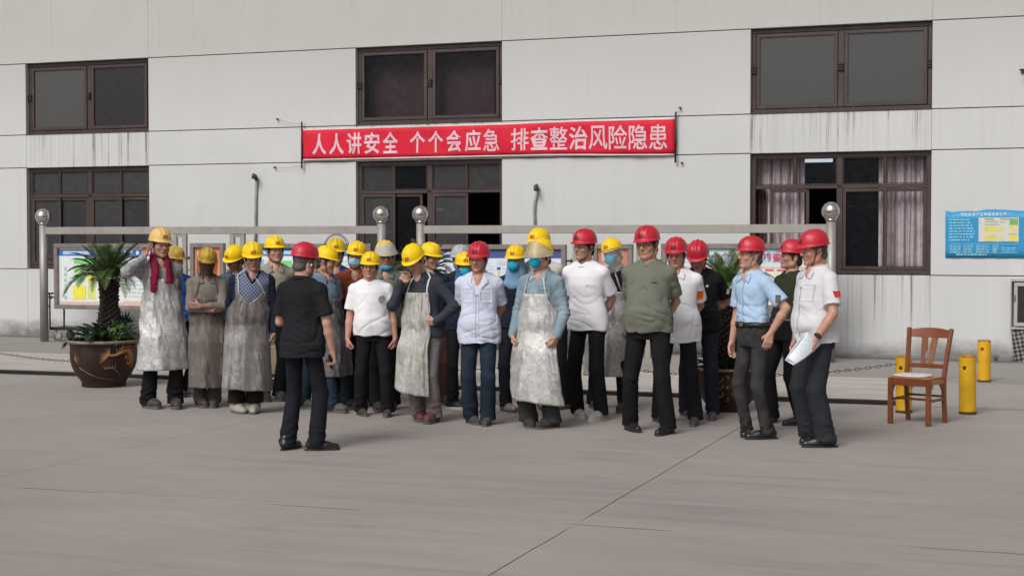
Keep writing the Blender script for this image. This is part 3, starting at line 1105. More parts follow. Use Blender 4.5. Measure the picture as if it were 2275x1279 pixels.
ends = [np.array(G(-200, 826)) + [0, 0, .52], np.array(G(575, 862)) + [0, 0, .42], np.array(G(1264, 882)) + [0, 0, .42], np.array(G(2008, 916)) + [-.08, 0, .50]]
links = MB()
for a, b, sag in zip(ends[:-1], ends[1:], (.24, .16, .15)):
    N = int(np.linalg.norm(b - a) / .052)
    pts = [a + (b - a) * k / N - np.array([0, 0, sag * 4 * (k / N) * (1 - k / N)]) for k in range(N + 1)]
    for k in range(N):
        p, q = Vector(pts[k]), Vector(pts[k + 1])
        dv = (q - p).normalized()
        sdv = dv.cross(Vector((0, 0, 1))).normalized()
        if k % 2:
            sdv = dv.cross(sdv)
        mid = (p + q) / 2
        ring = []
        for m_ in range(8):
            an = 2 * math.pi * m_ / 8
            ring.append(mid + dv * math.cos(an) * .034 + sdv * math.sin(an) * .013)
        ring.append(ring[0])
        links.tube(ring, .0040, 5, False)
lo_ = links.build('chain_links', m_ch, ch)
lo_['kind'] = 'stuff'

# small dark bracket high on the wall at the right edge
o = thing('wall_bracket', 'small dark bracket sticking out of the wall at the upper right edge', 'bracket')
o.matrix_world = SITE
x, z = WL(2271, 157, .1)
mb = MB()
mb.box(x - .02, x + .10, -.03, .01, z - .03, z + .03, .004)
mb.tube([(x + .04, -.02, z), (x + .02, -.16, z + .005), (x - .03, -.20, z)], .014, 8)
mb.build('arm', P('dark_wall_iron', (.03, .03, .03), .6), o)
# ------------------------------------------------------------------ people: smooth bodies grown from a distance field
CUBE = [(0, 0, 0), (1, 0, 0), (0, 1, 0), (1, 1, 0), (0, 0, 1), (1, 0, 1), (0, 1, 1), (1, 1, 1)]
EDGES = [(0, 1), (2, 3), (4, 5), (6, 7), (0, 2), (1, 3), (4, 6), (5, 7), (0, 4), (1, 5), (2, 6), (3, 7)]

def surfnet(V, xs, ys, zs):
    ins = V < 0
    c = np.zeros(tuple(n - 1 for n in V.shape), dtype=np.int8)
    for a, b, d in CUBE:
        c += ins[a:V.shape[0] - 1 + a, b:V.shape[1] - 1 + b, d:V.shape[2] - 1 + d]
    act = (c > 0) & (c < 8)
    ijk = np.argwhere(act)
    idx = np.full(act.shape, -1, dtype=np.int32)
    idx[act] = np.arange(len(ijk), dtype=np.int32)
    co, vals = [], []
    for a, b, d in CUBE:
        i, j, k = ijk[:, 0] + a, ijk[:, 1] + b, ijk[:, 2] + d
        co.append(np.stack([xs[i], ys[j], zs[k]], 1))
        vals.append(V[i, j, k])
    acc = np.zeros((len(ijk), 3))
    cnt = np.zeros(len(ijk))
    for a, b in EDGES:
        va, vb = vals[a], vals[b]
        cr = (va < 0) != (vb < 0)
        t = np.where(cr, va / np.where(cr, va - vb, 1), 0)
        acc += np.where(cr[:, None], co[a] + t[:, None] * (co[b] - co[a]), 0)
        cnt += cr
    verts = acc / cnt[:, None]
    quads = []
    A = ins[:-1, 1:-1, 1:-1]
    B = ins[1:, 1:-1, 1:-1]
    i, j, k = np.nonzero(A != B)
    fl = A[i, j, k]
    j += 1; k += 1
    q = np.stack([idx[i, j - 1, k - 1], idx[i, j, k - 1], idx[i, j, k], idx[i, j - 1, k]], 1)
    q[~fl] = q[~fl][:, ::-1]
    quads.append(q)
    A = ins[1:-1, :-1, 1:-1]
    B = ins[1:-1, 1:, 1:-1]
    i, j, k = np.nonzero(A != B)
    fl = A[i, j, k]
    i += 1; k += 1
    q = np.stack([idx[i - 1, j, k - 1], idx[i - 1, j, k], idx[i, j, k], idx[i, j, k - 1]], 1)
    q[~fl] = q[~fl][:, ::-1]
    quads.append(q)
    A = ins[1:-1, 1:-1, :-1]
    B = ins[1:-1, 1:-1, 1:]
    i, j, k = np.nonzero(A != B)
    fl = A[i, j, k]
    i += 1; j += 1
    q = np.stack([idx[i - 1, j - 1, k], idx[i, j - 1, k], idx[i, j, k], idx[i - 1, j, k]], 1)
    q[~fl] = q[~fl][:, ::-1]
    quads.append(q)
    return verts, np.concatenate(quads)

def normals_np(V, Q):
    n = np.cross(V[Q[:, 2]] - V[Q[:, 0]], V[Q[:, 3]] - V[Q[:, 1]])
    N = np.zeros_like(V)
    for k in range(4):
        for a in range(3):
            N[:, a] += np.bincount(Q[:, k], weights=n[:, a], minlength=len(V))
    return N / np.maximum(np.linalg.norm(N, axis=1, keepdims=True), 1e-9)

def crease(V, ang, along, across, seed, warp=.35):
    """long sharp folds: ridged noise stretched along a direction ang (from the horizontal, in the x-z plane)"""
    c, s_ = math.cos(ang), math.sin(ang)
    w = warp * vnoise(V * 5, seed + 31)
    a = V[:, 0] * c + V[:, 2] * s_
    b = -V[:, 0] * s_ + V[:, 2] * c
    q = np.stack([a * along + 7.3, b * across + w * 2.2, V[:, 1] * (along + across) * .4 + 3 * (V[:, 1] > 0)], 1)
    n = vnoise(q, seed)
    r = np.clip(1 - np.abs(n) * 1.25, 0, 1)
    m = sstep(vnoise(V * np.array([4.5, 4.5, 4.5]) + 11.7, seed + 5), -.30, .45)
    return (r ** 3) * m

def relax(V, Q, it=1, f=0.5):
    for _ in range(it):
        A = np.zeros_like(V)
        cnt = np.zeros(len(V))
        for k in range(4):
            for o in (1, 3):
                np.add.at(A, Q[:, k], V[Q[:, (k + o) % 4]])
                np.add.at(cnt, Q[:, k], 1)
        V = V * (1 - f) + f * A / np.maximum(cnt, 1)[:, None]
    return V

class Vol:
    def __init__(s, xs, ys, zs):
        s.xs, s.ys, s.zs = (np.asarray(a, dtype=np.float32) for a in (xs, ys, zs))
        s.V = np.full((len(xs), len(ys), len(zs)), 0.3, dtype=np.float32)
    def reg(s, lo, hi):
        sl = []
        for a, l, h in zip((s.xs, s.ys, s.zs), lo, hi):
            sl.append(slice(int(np.searchsorted(a, l)), int(np.searchsorted(a, h))))
        sl = tuple(sl)
        return sl, s.xs[sl[0]][:, None, None], s.ys[sl[1]][None, :, None], s.zs[sl[2]][None, None, :]
    def put(s, sl, d, k, sub=False):
        a = s.V[sl]
        if a.size == 0:
            return
        if sub:
            h = np.clip(0.5 - 0.5 * (a + d) / k, 0, 1)
            s.V[sl] = a * (1 - h) - d * h + k * h * (1 - h)
        else:
            h = np.clip(0.5 + 0.5 * (a - d) / k, 0, 1)
            s.V[sl] = a * (1 - h) + d * h - k * h * (1 - h)
    def cone(s, a, b, ra, rb, k=0.02, sub=False):
        a, b = np.asarray(a, float), np.asarray(b, float)
        m = k + 0.03
        sl, X, Y, Z = s.reg(np.minimum(a - ra, b - rb) - m, np.maximum(a + ra, b + rb) + m)
        d = b - a
        L = max(float(d @ d), 1e-9)
        t = np.clip(((X - a[0]) * d[0] + (Y - a[1]) * d[1] + (Z - a[2]) * d[2]) / L, 0, 1)
        dist = np.sqrt((X - a[0] - t * d[0]) ** 2 + (Y - a[1] - t * d[1]) ** 2 + (Z - a[2] - t * d[2]) ** 2) - (ra + (rb - ra) * t)
        s.put(sl, dist, k, sub)
    def chain(s, pts, rs, k=0.02):
        for i in range(len(pts) - 1):
            s.cone(pts[i], pts[i + 1], rs[i], rs[i + 1], k)
    def ell(s, c, r, k=0.02, rot=None, sub=False):
        c, r = np.asarray(c, float), np.asarray(r, float)
        m = k + 0.03
        ext = r.max() if rot is not None else r
        sl, X, Y, Z = s.reg(c - ext - m, c + ext + m)
        x, y, z = X - c[0], Y - c[1], Z - c[2]
        if rot is not None:
            x, y, z = (rot[0, i] * x + rot[1, i] * y + rot[2, i] * z for i in range(3))
        k0 = np.sqrt((x / r[0]) ** 2 + (y / r[1]) ** 2 + (z / r[2]) ** 2)
        k1 = np.sqrt((x / r[0] ** 2) ** 2 + (y / r[1] ** 2) ** 2 + (z / r[2] ** 2) ** 2)
        s.put(sl, k0 * (k0 - 1) / np.maximum(k1, 1e-6), k, sub)
    def loft(s, prof, off, z0, z1, k=0.03):
        """stacked ellipses; prof(z) -> rx, ry, xc, yc"""
        sl, X, Y, Z = s.reg((-9, -9, z0), (9, 9, z1))
        zz = s.zs[sl[2]].astype(float)
        rx, ry, xc, yc = (np.asarray(a)[None, None, :] for a in prof(zz))
        rx, ry = rx + off, ry + off
        x, y = X - xc, Y - yc
        k0 = np.sqrt((x / rx) ** 2 + (y / ry) ** 2)
        k1 = np.sqrt((x / rx ** 2) ** 2 + (y / ry ** 2) ** 2)
        s.put(sl, (k0 * (k0 - 1) / np.maximum(k1, 1e-4)).astype(np.float32), k)
    def cutplane(s, p, n, k=0.004, lo=(-9, -9, -9), hi=(9, 9, 9)):
        """remove everything on the side n points to, within a region"""
        sl, X, Y, Z = s.reg(lo, hi)
        d = (X - p[0]) * n[0] + (Y - p[1]) * n[1] + (Z - p[2]) * n[2]
        s.V[sl] = np.maximum(s.V[sl], d.astype(np.float32))
    def net(s):
        for a in (0, -1):
            s.V[a], s.V[:, a], s.V[:, :, a] = 1, 1, 1
        return surfnet(s.V, s.xs.astype(float), s.ys.astype(float), s.zs.astype(float))

def axis(lo, hi, step, fine=(), fstep=None):
    pts = [lo]
    while pts[-1] < hi:
        x = pts[-1]
        st = step
        for a, b in fine:
            if a <= x <= b:
                st = fstep
            elif x < a < x + step:
                st = max(fstep, a - x)
        pts.append(x + st)
    return np.array(pts)

def rot_head(yaw, pitch, roll):
    return np.array(Matrix.Rotation(yaw, 3, 'Z') @ Matrix.Rotation(pitch, 3, 'X') @ Matrix.Rotation(roll, 3, 'Y'))

def ik(Sh, T, la, lb, pole):
    d = T - Sh
    L = np.linalg.norm(d)
    if L > (la + lb) * 0.999:
        T = Sh + d / L * (la + lb) * 0.999
        d = T - Sh
        L = np.linalg.norm(d)
    u = d / L
    x = (la * la - lb * lb + L * L) / (2 * L)
    h = math.sqrt(max(la * la - x * x, 0))
    p = np.asarray(pole, float)
    p = p - u * (p @ u)
    p /= np.linalg.norm(p)
    return Sh + u * x + p * h, T

def unit(v):
    v = np.asarray(v, float)
    return v / np.linalg.norm(v)

def arm_target(kind, sd):
    """wrist target, elbow pole, finger direction, thumb direction, curl - for the arm on side sd (+1 = the viewer's right)"""
    if kind == 'down':
        return (sd * .240, -.035, .83), (sd * .35, .9, 0), (sd * -.05, -.12, -1), (sd * -.15, -1, 0), .5
    if kind == 'fist':
        return (sd * .246, -.045, .835), (sd * .35, .9, 0), (sd * -.05, -.1, -1), (sd * -.4, -1, 0), 1.0
    if kind == 'back':
        return (sd * .050, .200, .915), (sd * .8, .35, 0), (-sd, .1, -.35), (0, .2, 1), .5
    if kind == 'backhigh':
        return (sd * .05, .20, 1.02), (sd * 1, .3, -.1), (-sd, .1, -.1), (0, .2, 1), .5
    if kind == 'ear':
        return (sd * .175, -.075, 1.475), (sd * .85, -.35, -.9), (-sd * .35, .12, .75), (sd * -.3, -.9, -.3), .95
    if kind == 'face':
        return (sd * .135, -.185, 1.375), (sd * .30, -.35, -1), (-sd * .62, -.02, .72), (-sd * .7, .1, -.4), .55
    if kind == 'cross_over':
        return (-sd * .075, -.235, 1.125), (sd * 1, .1, -.5), (-sd * 1, .15, .12), (0, -.3, 1), .3
    if kind == 'cross_under':
        return (-sd * .06, -.195, 1.075), (sd * 1, .1, -.4), (-sd * 1, .3, .25), (0, -.2, 1), .5
    if kind == 'hip':
        return (sd * .225, .02, .93), (sd * 1, .75, .1), (-sd * .1, -.25, -1), (-sd * .4, -.8, .1), .35
    if kind == 'belly':
        return (sd * .195, -.125, .99), (sd * 1, .5, -.2), (-sd * 1, -.05, -.1), (0, -.5, 1), .6
    if kind == 'tucked':
        return (sd * .08, -.225, 1.10), (sd * .25, -.1, -1), (-sd * .8, -.2, .5), (0, -.3, 1), .6
    if kind == 'hold':
        return (sd * .215, -.155, .885), (sd * .7, .8, 0), (-sd * .25, -.55, -.8), (-sd * .7, -.6, .1), 1.0
    if kind == 'front':
        return (sd * .225, -.125, .87), (sd * .45, 1, 0), (-sd * .25, -.3, -.9), (-sd * .2, -.9, .2), .9
    if kind == 'phone':
        return (sd * .262, -.05, .84), (sd * .5, .8, 0), (sd * .02, -.25, -1), (-sd * .75, -.7, 0), .85
    raise KeyError(kind)

def torso_profile(s, g, belly, chest=0.0, lean=0.0, sway=(0, 0)):
    zk = np.array([.70, .80, .90, .98, 1.05, 1.15, 1.25, 1.33, 1.39, 1.44, 1.47, 1.52])
    rx = np.array([.158, .166, .170, .162, .154, .155, .164, .168, .150, .105, .07, .06])
    ry = np.array([.104, .110, .116, .108, .102, .107, .114, .110, .090, .072, .062, .055])
    yc = np.array([.01, .01, .008, 0., -.002, -.004, -.002, .006, .014, .018, .018, .012])
    gz = g + (1 - g) * sstep(zk, 1.3, 1.5)
    rx, ry = rx * gz, ry * gz
    bl = belly * np.exp(-((zk - 1.06) / .13) ** 2)
    ry = ry + bl * .6
    yc = yc - bl * .5
    rx = rx + bl * .25
    ch = chest * np.exp(-((zk - 1.28) / .09) ** 2)
    ry = ry + ch * .5
    yc = yc - ch * .4
    yc = yc - lean * np.clip((zk - .95) / .5, 0, 1.2) + sway[1] * np.clip((zk - .80) / .65, 0, 1.1)
    xcc = sway[0] * np.clip((zk - .80) / .65, 0, 1.1)
    def prof(z):
        z = np.asarray(z) / s
        return tuple(np.interp(z, zk, a) * s for a in (rx, ry, xcc, yc))
    return prof

def hand(vol, W, d, t, sd, curl, s):
    d = unit(d)
    t = np.asarray(t, float)
    t = unit(t - d * (t @ d))
    n = np.cross(d, t) * sd
    offs = (.031, .011, -.010, -.029)
    ln = (.074, .082, .077, .060)
    tips = []
    for i, o in enumerate(offs):
        k0 = W + s * (d * .012 + t * o * .55)
        kn = W + s * (d * (.088 - .004 * abs(i - 1)) + t * o)
        vol.cone(k0, kn, .0165 * s, .0125 * s, .012)
        c1 = curl * (.75 + .12 * i)
        c2 = c1 + curl * 1.25
        c3 = c2 + curl * .7
        a = kn
        for c, l, r0, r1 in ((c1, .50, .0102, .0094), (c2, .30, .0094, .0086), (c3, .22, .0086, .0074)):
            b = a + s * ln[i] * l * (d * math.cos(c) + n * math.sin(c) + t * (1.5 - i) * .05)
            vol.cone(a, b, r0 * s, r1 * s, .0045)
            a = b
        tips.append(a)
    b0 = W + s * (d * .022 + t * .020)
    b1 = b0 + s * .046 * unit(d * .7 + t * .75 + n * .35)
    b2 = b1 + s * .036 * unit(d * .9 + t * .25 + n * .5)
    b3 = b2 + s * .024 * unit(d * .85 - t * .05 + n * .6)
    vol.cone(b0, b1, .0165 * s, .0125 * s, .010)
    vol.cone(b1, b2, .0118 * s, .0105 * s, .005)
    vol.cone(b2, b3, .0105 * s, .0085 * s, .005)
    return W + s * (d * .07 + n * .02), n

def head_field(v, C, Rm, s, fat=0.0, jaw=1.0, var=(0, 0, 0, 0)):
    p = lambda x, y, z: C + Rm @ (np.array([x, y, z]) * s)
    E = lambda c, r, k, sub=False: v.ell(p(*c), np.array(r) * s, k * s, Rm, sub)
    N = lambda a, b, ra, rb, k, sub=False: v.cone(p(*a), p(*b), ra * s, rb * s, k * s, sub)
    w = 1 + fat + .05 * var[0]
    jaw = jaw * (1 + .10 * var[1])
    E((0, .012, .035), (.075, .096, .086), .02)
    E((0, -.028, -.03), (.064 * w, .064, .084), .025)
    for q in (-1, 1):
        N((q * .050 * w * jaw, .0, -.068), (q * .012, -.070, -.098), .022, .019, .02)
        N((q * .052 * w, .012, -.03), (q * .050 * w * jaw, .0, -.068), .024, .022, .025)
        E((q * .043 * w, -.066, -.022), (.022, .020, .018), .02)
        E((q * .032, -.105, .002), (.019, .022, .0125), .014, True)
        E((q * .031, -.083, .001), (.0145, .013, .0105), .006)
        N((q * .012, -.091, .026), (q * .046, -.076, .026), .0095, .008, .012)
        E((q * .0115, -.101, -.030), (.0085, .010, .008), .007)
        E((q * .079, .014, -.008), (.010, .021, .033), .008, False)
        E((q * .088, .006, -.006), (.008, .011, .020), .006, True)
        if fat > .05:
            E((q * .042, -.055, -.055), (.028, .028, .03), .02)
    N((0, -.090, .020), (0, -.114 + .003 * var[2], -.022 - .003 * var[3]), .0075, .0115 + .0012 * var[2], .012)
    E((0, -.112, -.024), (.0105, .010, .009), .007)
    for q in (-1, 1):
        N((0, -.0905, -.0545), (q * .020, -.0875, -.0575), .0062, .0045, .007)
    N((-.015, -.0895, -.0665), (.015, -.0895, -.0665), .0078, .0078, .007)
    E((0, -.0985, -.0602), (.016, .006, .0026), .003, True)
    E((0, -.076, -.098 - .004 * var[3]), (.021, .017, .015), .016)

def head_paint(h, V, tone, seed):
    """skin albedo at head-frame points h: lips, brows, lashes, ruddy cheeks and the shaved beard area are real colour changes"""
    x, y, z = h[:, 0], h[:, 1], h[:, 2]
    ax = np.abs(x)
    base = np.array(tone) * 1.10
    c = np.tile(base, (len(h), 1))
    n = vnoise(h * 60, seed)[:, None]
    c *= 1 + .06 * n
    near = (np.abs(x) < .12) & (np.abs(y) < .14) & (np.abs(z) < .14)
    def blend(w, col):
        nonlocal c
        w = np.clip(w, 0, 1)[:, None] * near[:, None]
        c = c * (1 - w) + np.array(col) * w
    def gs(u, m, r):
        return np.exp(-((u - m) / r) ** 2)
    front = sstep(-y, .03, .06)
    blend(.45 * gs(ax, .045, .02) * gs(z, -.025, .02) * front, base * (1.0, .70, .62))
    blend(.5 * gs(x, 0, .014) * gs(z, -.028, .016) * front, base * (1.0, .72, .66))
    blend(.6 * sstep(ax, .07, .078), base * (1.0, .72, .66))
    blend(.26 * sstep(-z, .03, .055) * sstep(z, -.125, -.10) * sstep(-y, .02, .06) * (1 - gs(x, 0, .012) * gs(z, -.035, .01)), base * .55)
    blend(.65 * sstep(.023 - ax, 0, .006) * gs(z, -.0615 - .12 * ax, .0105) * front, base * (.78, .46, .44))
    blend(.75 * sstep(.021 - ax, 0, .004) * gs(z, -.0598 - .22 * ax, .0024) * front, base * (.34, .2, .18))
    brow = gs(z, .0285 - .10 * np.clip(ax - .03, 0, .03), .0048) * sstep(ax, .009, .016) * sstep(.052 - ax, 0, .008) * front
    blend(.80 * brow, (.028, .022, .020))
    eye = sstep(ax, .014, .018) * sstep(.047 - ax, 0, .005) * front
    blend(.30 * eye * gs(z, .003, .008), base * .55)  # eye socket shading painted into the skin colour
    blend(.95 * eye * gs(z, .0012, .0034), (.014, .011, .010))
    blend(.45 * sstep(ax, .040, .043) * sstep(.050 - ax, 0, .004) * gs(z, .001, .003) * front, (.55, .48, .45))
    blend(.3 * gs(ax, .034, .012) * gs(z, -.0135, .005) * front, base * .7)
    return c

SKIN = None
def skin_mat():
    global SKIN
    if SKIN is None:
        m, t = mk('skin')
        a = t.n('ShaderNodeAttribute', attribute_name='col')
        v = t.coord()
        n = t.noise(v, 45.0, 4)
        c = t.mix(t.rng(n, .3, .7, 0, .16), a.outputs['Color'], (.30, .09, .06))
        t.l(c, t.b.inputs['Base Color'])
        t.b.inputs['Roughness'].default_value = .48
        t.b.inputs['Specular IOR Level'].default_value = .4
        t.b.inputs['Subsurface Weight'].default_value = .0
        t.bump(t.noise(v, 120.0, 3), .12, .002)
        SKIN = m
    return SKIN

TONES = {'tan': (.42, .235, .168), 'pale': (.60, .385, .30), 'mid': (.47, .275, .20), 'dark': (.33, .17, .125), 'red': (.46, .235, .17), 'dusty': (.30, .19, .15)}
# ------------------------------------------------------------------ what is worn on the head (head frame: origin between the ears, face to -y)
HEADGEAR = {}

def sdf_mesh(name, fn, lo, hi, step, mat, disp=None):
    v = Vol(*(np.arange(l, h, step) for l, h in zip(lo, hi)))
    fn(v)
    V, Q = v.net()
    if disp is not None:
        N = normals_np(V, Q)
        V = V + N * disp(V)[:, None]
    return mesh_np(name, V, Q, [mat])

def helmet_r(a):
    """brim outline at angle a (0 = front)"""
    return .116, .136

def helmet_surface(a, t, off=0.0):
    """a: angle from the front; t: 0 at the rim, 1 at the crown"""
    al = t * math.pi / 2
    k = math.cos(al) ** .82
    x = (.1065 + off) * k * math.sin(a)
    y = .008 - (.1265 + off) * k * math.cos(a)
    z = .051 + (.117 + off) * math.sin(al) ** .94
    if off > -.001:
        top = float(sstep(np.array([t]), .12, .42)[0])
        up = (.0065 * math.exp(-(x / .013) ** 2) + .0045 * math.exp(-((abs(x) - .040) / .010) ** 2)) * top
        up -= .0035 * math.exp(-((abs(x) - .025) / .007) ** 2) * top
        nx, ny, nz = x / .112 ** 2, (y - .008) / .134 ** 2, (z - .046) / .122 ** 2
        L = math.sqrt(nx * nx + ny * ny + nz * nz)
        x, y, z = x + up * nx / L, y + up * ny / L, z + up * nz / L
    return x, y, z

def helmet_mesh(name, mat, matin):
    na, nl = 56, 16
    rows, mi = [], []
    for i in range(nl, -1, -1):
        rows.append([helmet_surface(2 * math.pi * k / na, i / nl * .995) for k in range(na)])
        mi.append(0)
    def brim(e, dz):
        r = []
        for k in range(na):
            a = 2 * math.pi * k / na
            f = max(0, math.cos(a)) ** 1.6
            bk = max(0, -math.cos(a)) ** 3
            w = e * (.006 + .024 * f + .005 * bk)
            x, y, z = helmet_surface(a, 0)
            r.append((x * (1 + w / .115), y - w * math.cos(a) * 1.0, z - dz - .010 * f * e - (.002 if e else 0)))
        return r
    for e, dz in ((.35, .002), (.8, .003), (1.0, .0045), (1.0, .0075), (.85, .008), (.2, .007)):
        rows.append(brim(e, dz))
        mi.append(0)
    for t in (0.0, .15, .4, .65, .85, .97):
        rows.append([helmet_surface(2 * math.pi * k / na, t, -.005) for k in range(na)])
        mi.append(1)
    vs = [p for r in rows for p in r]
    q, m = [], []
    for i in range(len(rows) - 1):
        for k in range(na):
            k2 = (k + 1) % na
            q.append((i * na + k, i * na + k2, (i + 1) * na + k2, (i + 1) * na + k))
            m.append(mi[i + 1])
    V, Q = np.array(vs), np.array(q)
    V[:, 2] += 0
    return mesh_np(name, V, Q[:, ::-1], [mat, matin], True, m)

def on_helmet(x, z, off=.0022):
    """point on the front of the helmet shell over (x, z)"""
    lo, hi = -.145, .0
    zz = min(max((z - .051) / .117, 0), .999)
    k = math.cos(math.asin(zz ** (1 / .94))) ** .82
    rx = .1065 * k
    y = .008 - .1265 * k * math.sqrt(max(0, 1 - (x / rx) ** 2))
    return (x, y - off - .004 * math.exp(-(x / .014) ** 2), z)

def badge_mesh(name, ca, cb):
    """the works emblem: an L with a swept foot, and two small peaked letters on it"""
    mb = MB()
    def quad(pts):
        n = 4
        P0, P1, P2, P3 = (np.array(p) for p in pts)
        g = []
        for i in range(n + 1):
            for j in range(3):
                u, v = i / n, j / 2
                p = (P0 * (1 - u) + P1 * u) * (1 - v) + (P3 * (1 - u) + P2 * u) * v
                g.append(on_helmet(p[0], .088 + p[1]))
        mb.grid(g, n + 1, 3)
    s = .00125
    q = lambda *p: quad([(a * s, b * s) for a, b in p])
    mb.cur = 0
    q((-21, -14), (-14, -14), (-11, 15), (-17, 15))
    q((-21, -14), (19, -14), (22, -8), (-19, -8))
    mb.cur = 1
    for o in (-7, 9):
        q((o - 5, -4), (o - 1, -4), (o + 5, 14), (o + 2, 14))
        q((o + 4, -4), (o + 9, -4), (o + 7, 14), (o + 3, 14))
        q((o - 2, 1), (o + 6, 1), (o + 6, 4), (o - 1, 4))
    return mb.mesh(name, [ca, cb])

def headgear():
    H = HEADGEAR
    inner = P('helmet_lining', (.04, .04, .045), .8)
    yel = P('yellow_helmet_plastic', (.90, .60, .005), .42, var=.06, scale=5, spec=.35, dirt=.32, dirtcol=(.34, .20, .04), dscale=13)
    pal = P('faded_yellow_helmet_plastic', (.70, .47, .14), .5, var=.1, scale=6, dirt=.35, dirtcol=(.5, .42, .3), dscale=5)
    red = P('red_helmet_plastic', (.50, .016, .036), .42, var=.1, scale=5, dirt=.16, dirtcol=(.25, .03, .035), dscale=7)
    gry = P('grey_helmet_plastic', (.42, .43, .44), .5, var=.1)
    soot = P('sooty_yellow_helmet_plastic', (.55, .34, .03), .6, var=.2, dirt=.85, dirtcol=(.045, .035, .025), dscale=9)
    for k, m in (('yellow', yel), ('pale', pal), ('red', red), ('grey', gry), ('soot', soot)):
        H['helmet_' + k] = helmet_mesh('helmet', m, inner)
    bl = P('badge_black', (.03, .02, .02), .6)
    rd = P('badge_red', (.50, .02, .02), .6)
    wn = P('badge_wine', (.07, .008, .012), .6)
    H['badge_y'] = badge_mesh('badge', rd, P('badge_dark_red', (.16, .02, .015), .6))
    H['badge_r'] = badge_mesh('badge', wn, bl)
    st = P('strap_webbing', (.05, .035, .03), .8)
    stl = P('strap_pale_webbing', (.30, .26, .22), .8)
    for key, mat in (('strap', st), ('strap_pale', stl)):
        mb = MB()
        for q in (-1, 1):
            pts = [(q * .088, -.004, .048), (q * .086, -.020, .005), (q * .080, -.030, -.035), (q * .066, -.036, -.080), (q * .040, -.046, -.115), (0, -.056, -.1225)]
            mb.tube(pts, .0042, 6)
            mb.tube([(q * .090, .050, .045), (q * .090, .030, .0), (q * .081, -.028, -.03)], .0036, 6)
        H[key] = mb.mesh('chin_strap', mat)
    # hair: short, dark, showing under the helmet at temples and nape
    hm = P('black_hair', (.014, .012, .012), .62, var=.4, scale=60, bump=.6, bscale=160)
    hg = P('greying_hair', (.075, .07, .068), .62, var=.5, scale=70, bump=.6, bscale=160)
    def hf(v):
        v.ell((0, .018, .034), (.082, .102, .090), .004)
        v.ell((0, .055, -.045), (.068, .058, .05), .02)
        for q in (-1, 1):
            v.cone((q * .079, -.022, .03), (q * .0785, -.018, -.028), .012, .007, .008)
        v.ell((0, -.10, -.03), (.0735, .085, .10), .004, None, True)
        for q in (-1, 1):
            v.ell((q * .085, .014, -.010), (.016, .020, .030), .004, None, True)
        v.ell((0, .045, -.125), (.1, .1, .045), .004, None, True)
    nz = lambda V: .0025 * vnoise(V * 90, 3) + .002 * vnoise(V * 180, 5)
    H['hair'] = sdf_mesh('hair', hf, (-.12, -.14, -.14), (.12, .16, .15), .006, hm, nz)
    H['hair_grey'] = H['hair'].copy()
    H['hair_grey'].materials.clear()
    H['hair_grey'].materials.append(hg)
    # masks
    def cup(v):
        v.ell((0, -.086, -.050), (.058, .050, .052), .01)
        v.ell((0, -.106, -.055), (.034, .022, .032), .03)
        v.ell((0, -.095, -.010), (.022, .028, .02), .02)
        v.ell((0, -.055, -.05), (.09, .016, .09), .004, None, True)
        v.ell((0, .0, -.05), (.15, .06, .15), .004, None, True)
    teal = cloth('teal_mask_fabric', (.016, .36, .54), .1, .2)
    H['mask_cup'] = sdf_mesh('mask', cup, (-.09, -.17, -.13), (.09, .0, .03), .005, teal, lambda V: .0022 * np.sin(V[:, 2] * 260 + 2 * np.abs(V[:, 0]) * 40) + .0015 * vnoise(V * 60, 1))
    def surg(v):
        v.ell((0, -.060, -.048), (.068, .058, .054), .01)
        v.ell((0, -.100, -.022), (.022, .026, .022), .02)
        v.ell((0, .03, -.05), (.15, .07, .15), .004, None, True)
    H['mask_surgical'] = sdf_mesh('mask', surg, (-.09, -.16, -.13), (.09, .0, .03), .005, cloth('pale_blue_mask_fabric', (.33, .55, .68), .1, .2), lambda V: .0022 * np.sin(V[:, 2] * 330) + .001 * vnoise(V * 60, 1))
    def chinm(v):
        v.ell((0, -.050, -.108), (.064, .058, .028), .01)
        v.ell((0, .03, -.10), (.15, .07, .15), .004, None, True)
        v.ell((0, -.06, -.05), (.2, .2, .030), .004, None, True)
    H['mask_chin'] = sdf_mesh('mask', chinm, (-.09, -.14, -.16), (.09, .0, -.05), .005, teal, lambda V: .003 * np.sin(V[:, 2] * 300) + .002 * vnoise(V * 50, 1))
    el = P('mask_elastic', (.5, .55, .58), .8)
    mb = MB()
    for q in (-1, 1):
        mb.tube([(q * .05, -.074, -.03), (q * .075, -.02, -.01), (q * .083, .012, .022)], .0018, 5)
        mb.tube([(q * .05, -.070, -.07), (q * .074, -.015, -.045), (q * .083, .022, -.03)], .0018, 5)
    H['ear_loop'] = mb.mesh('ear_loop', el)
    # face shields
    def sheet(r0, r1, z0, z1, am, M=None, yoff=0.0, nz=8, na=24, slant=None):
        g = []
        for j in range(nz + 1):
            for i in range(na + 1):
                a = -am + 2 * am * i / na
                t = j / nz
                r = r0 + (r1 - r0) * t
                sl_ = (1 - max(0, math.cos(a)) ** .8) if slant else 0
                zt_ = z0 + (slant[0] * sl_ if slant else 0)
                zb_ = z1 + (slant[1] * sl_ if slant else 0)
                p = Vector((r * math.sin(a) * .95, yoff - r * math.cos(a) * 1.12, zt_ + (zb_ - zt_) * t))
                g.append(tuple(M @ p) if M is not None else tuple(p))
        mb = MB()
        mb.grid(g, nz + 1, na + 1)
        edge = [g[nz * (na + 1) + i] for i in range(na + 1)]
        top = [g[i] for i in range(na + 1)]
        return mb, edge, top
    frost = clear('frosted_visor_plastic', (.95, .95, .93), .70, (.58, .58, .56), .35, .12)
    clr = clear('clear_visor_plastic', (.93, .94, .95), .16, (.75, .76, .78), .06, .06)
    tint = clear('sooted_visor_plastic', (.50, .41, .36), .30, (.085, .065, .055), .5, .12)
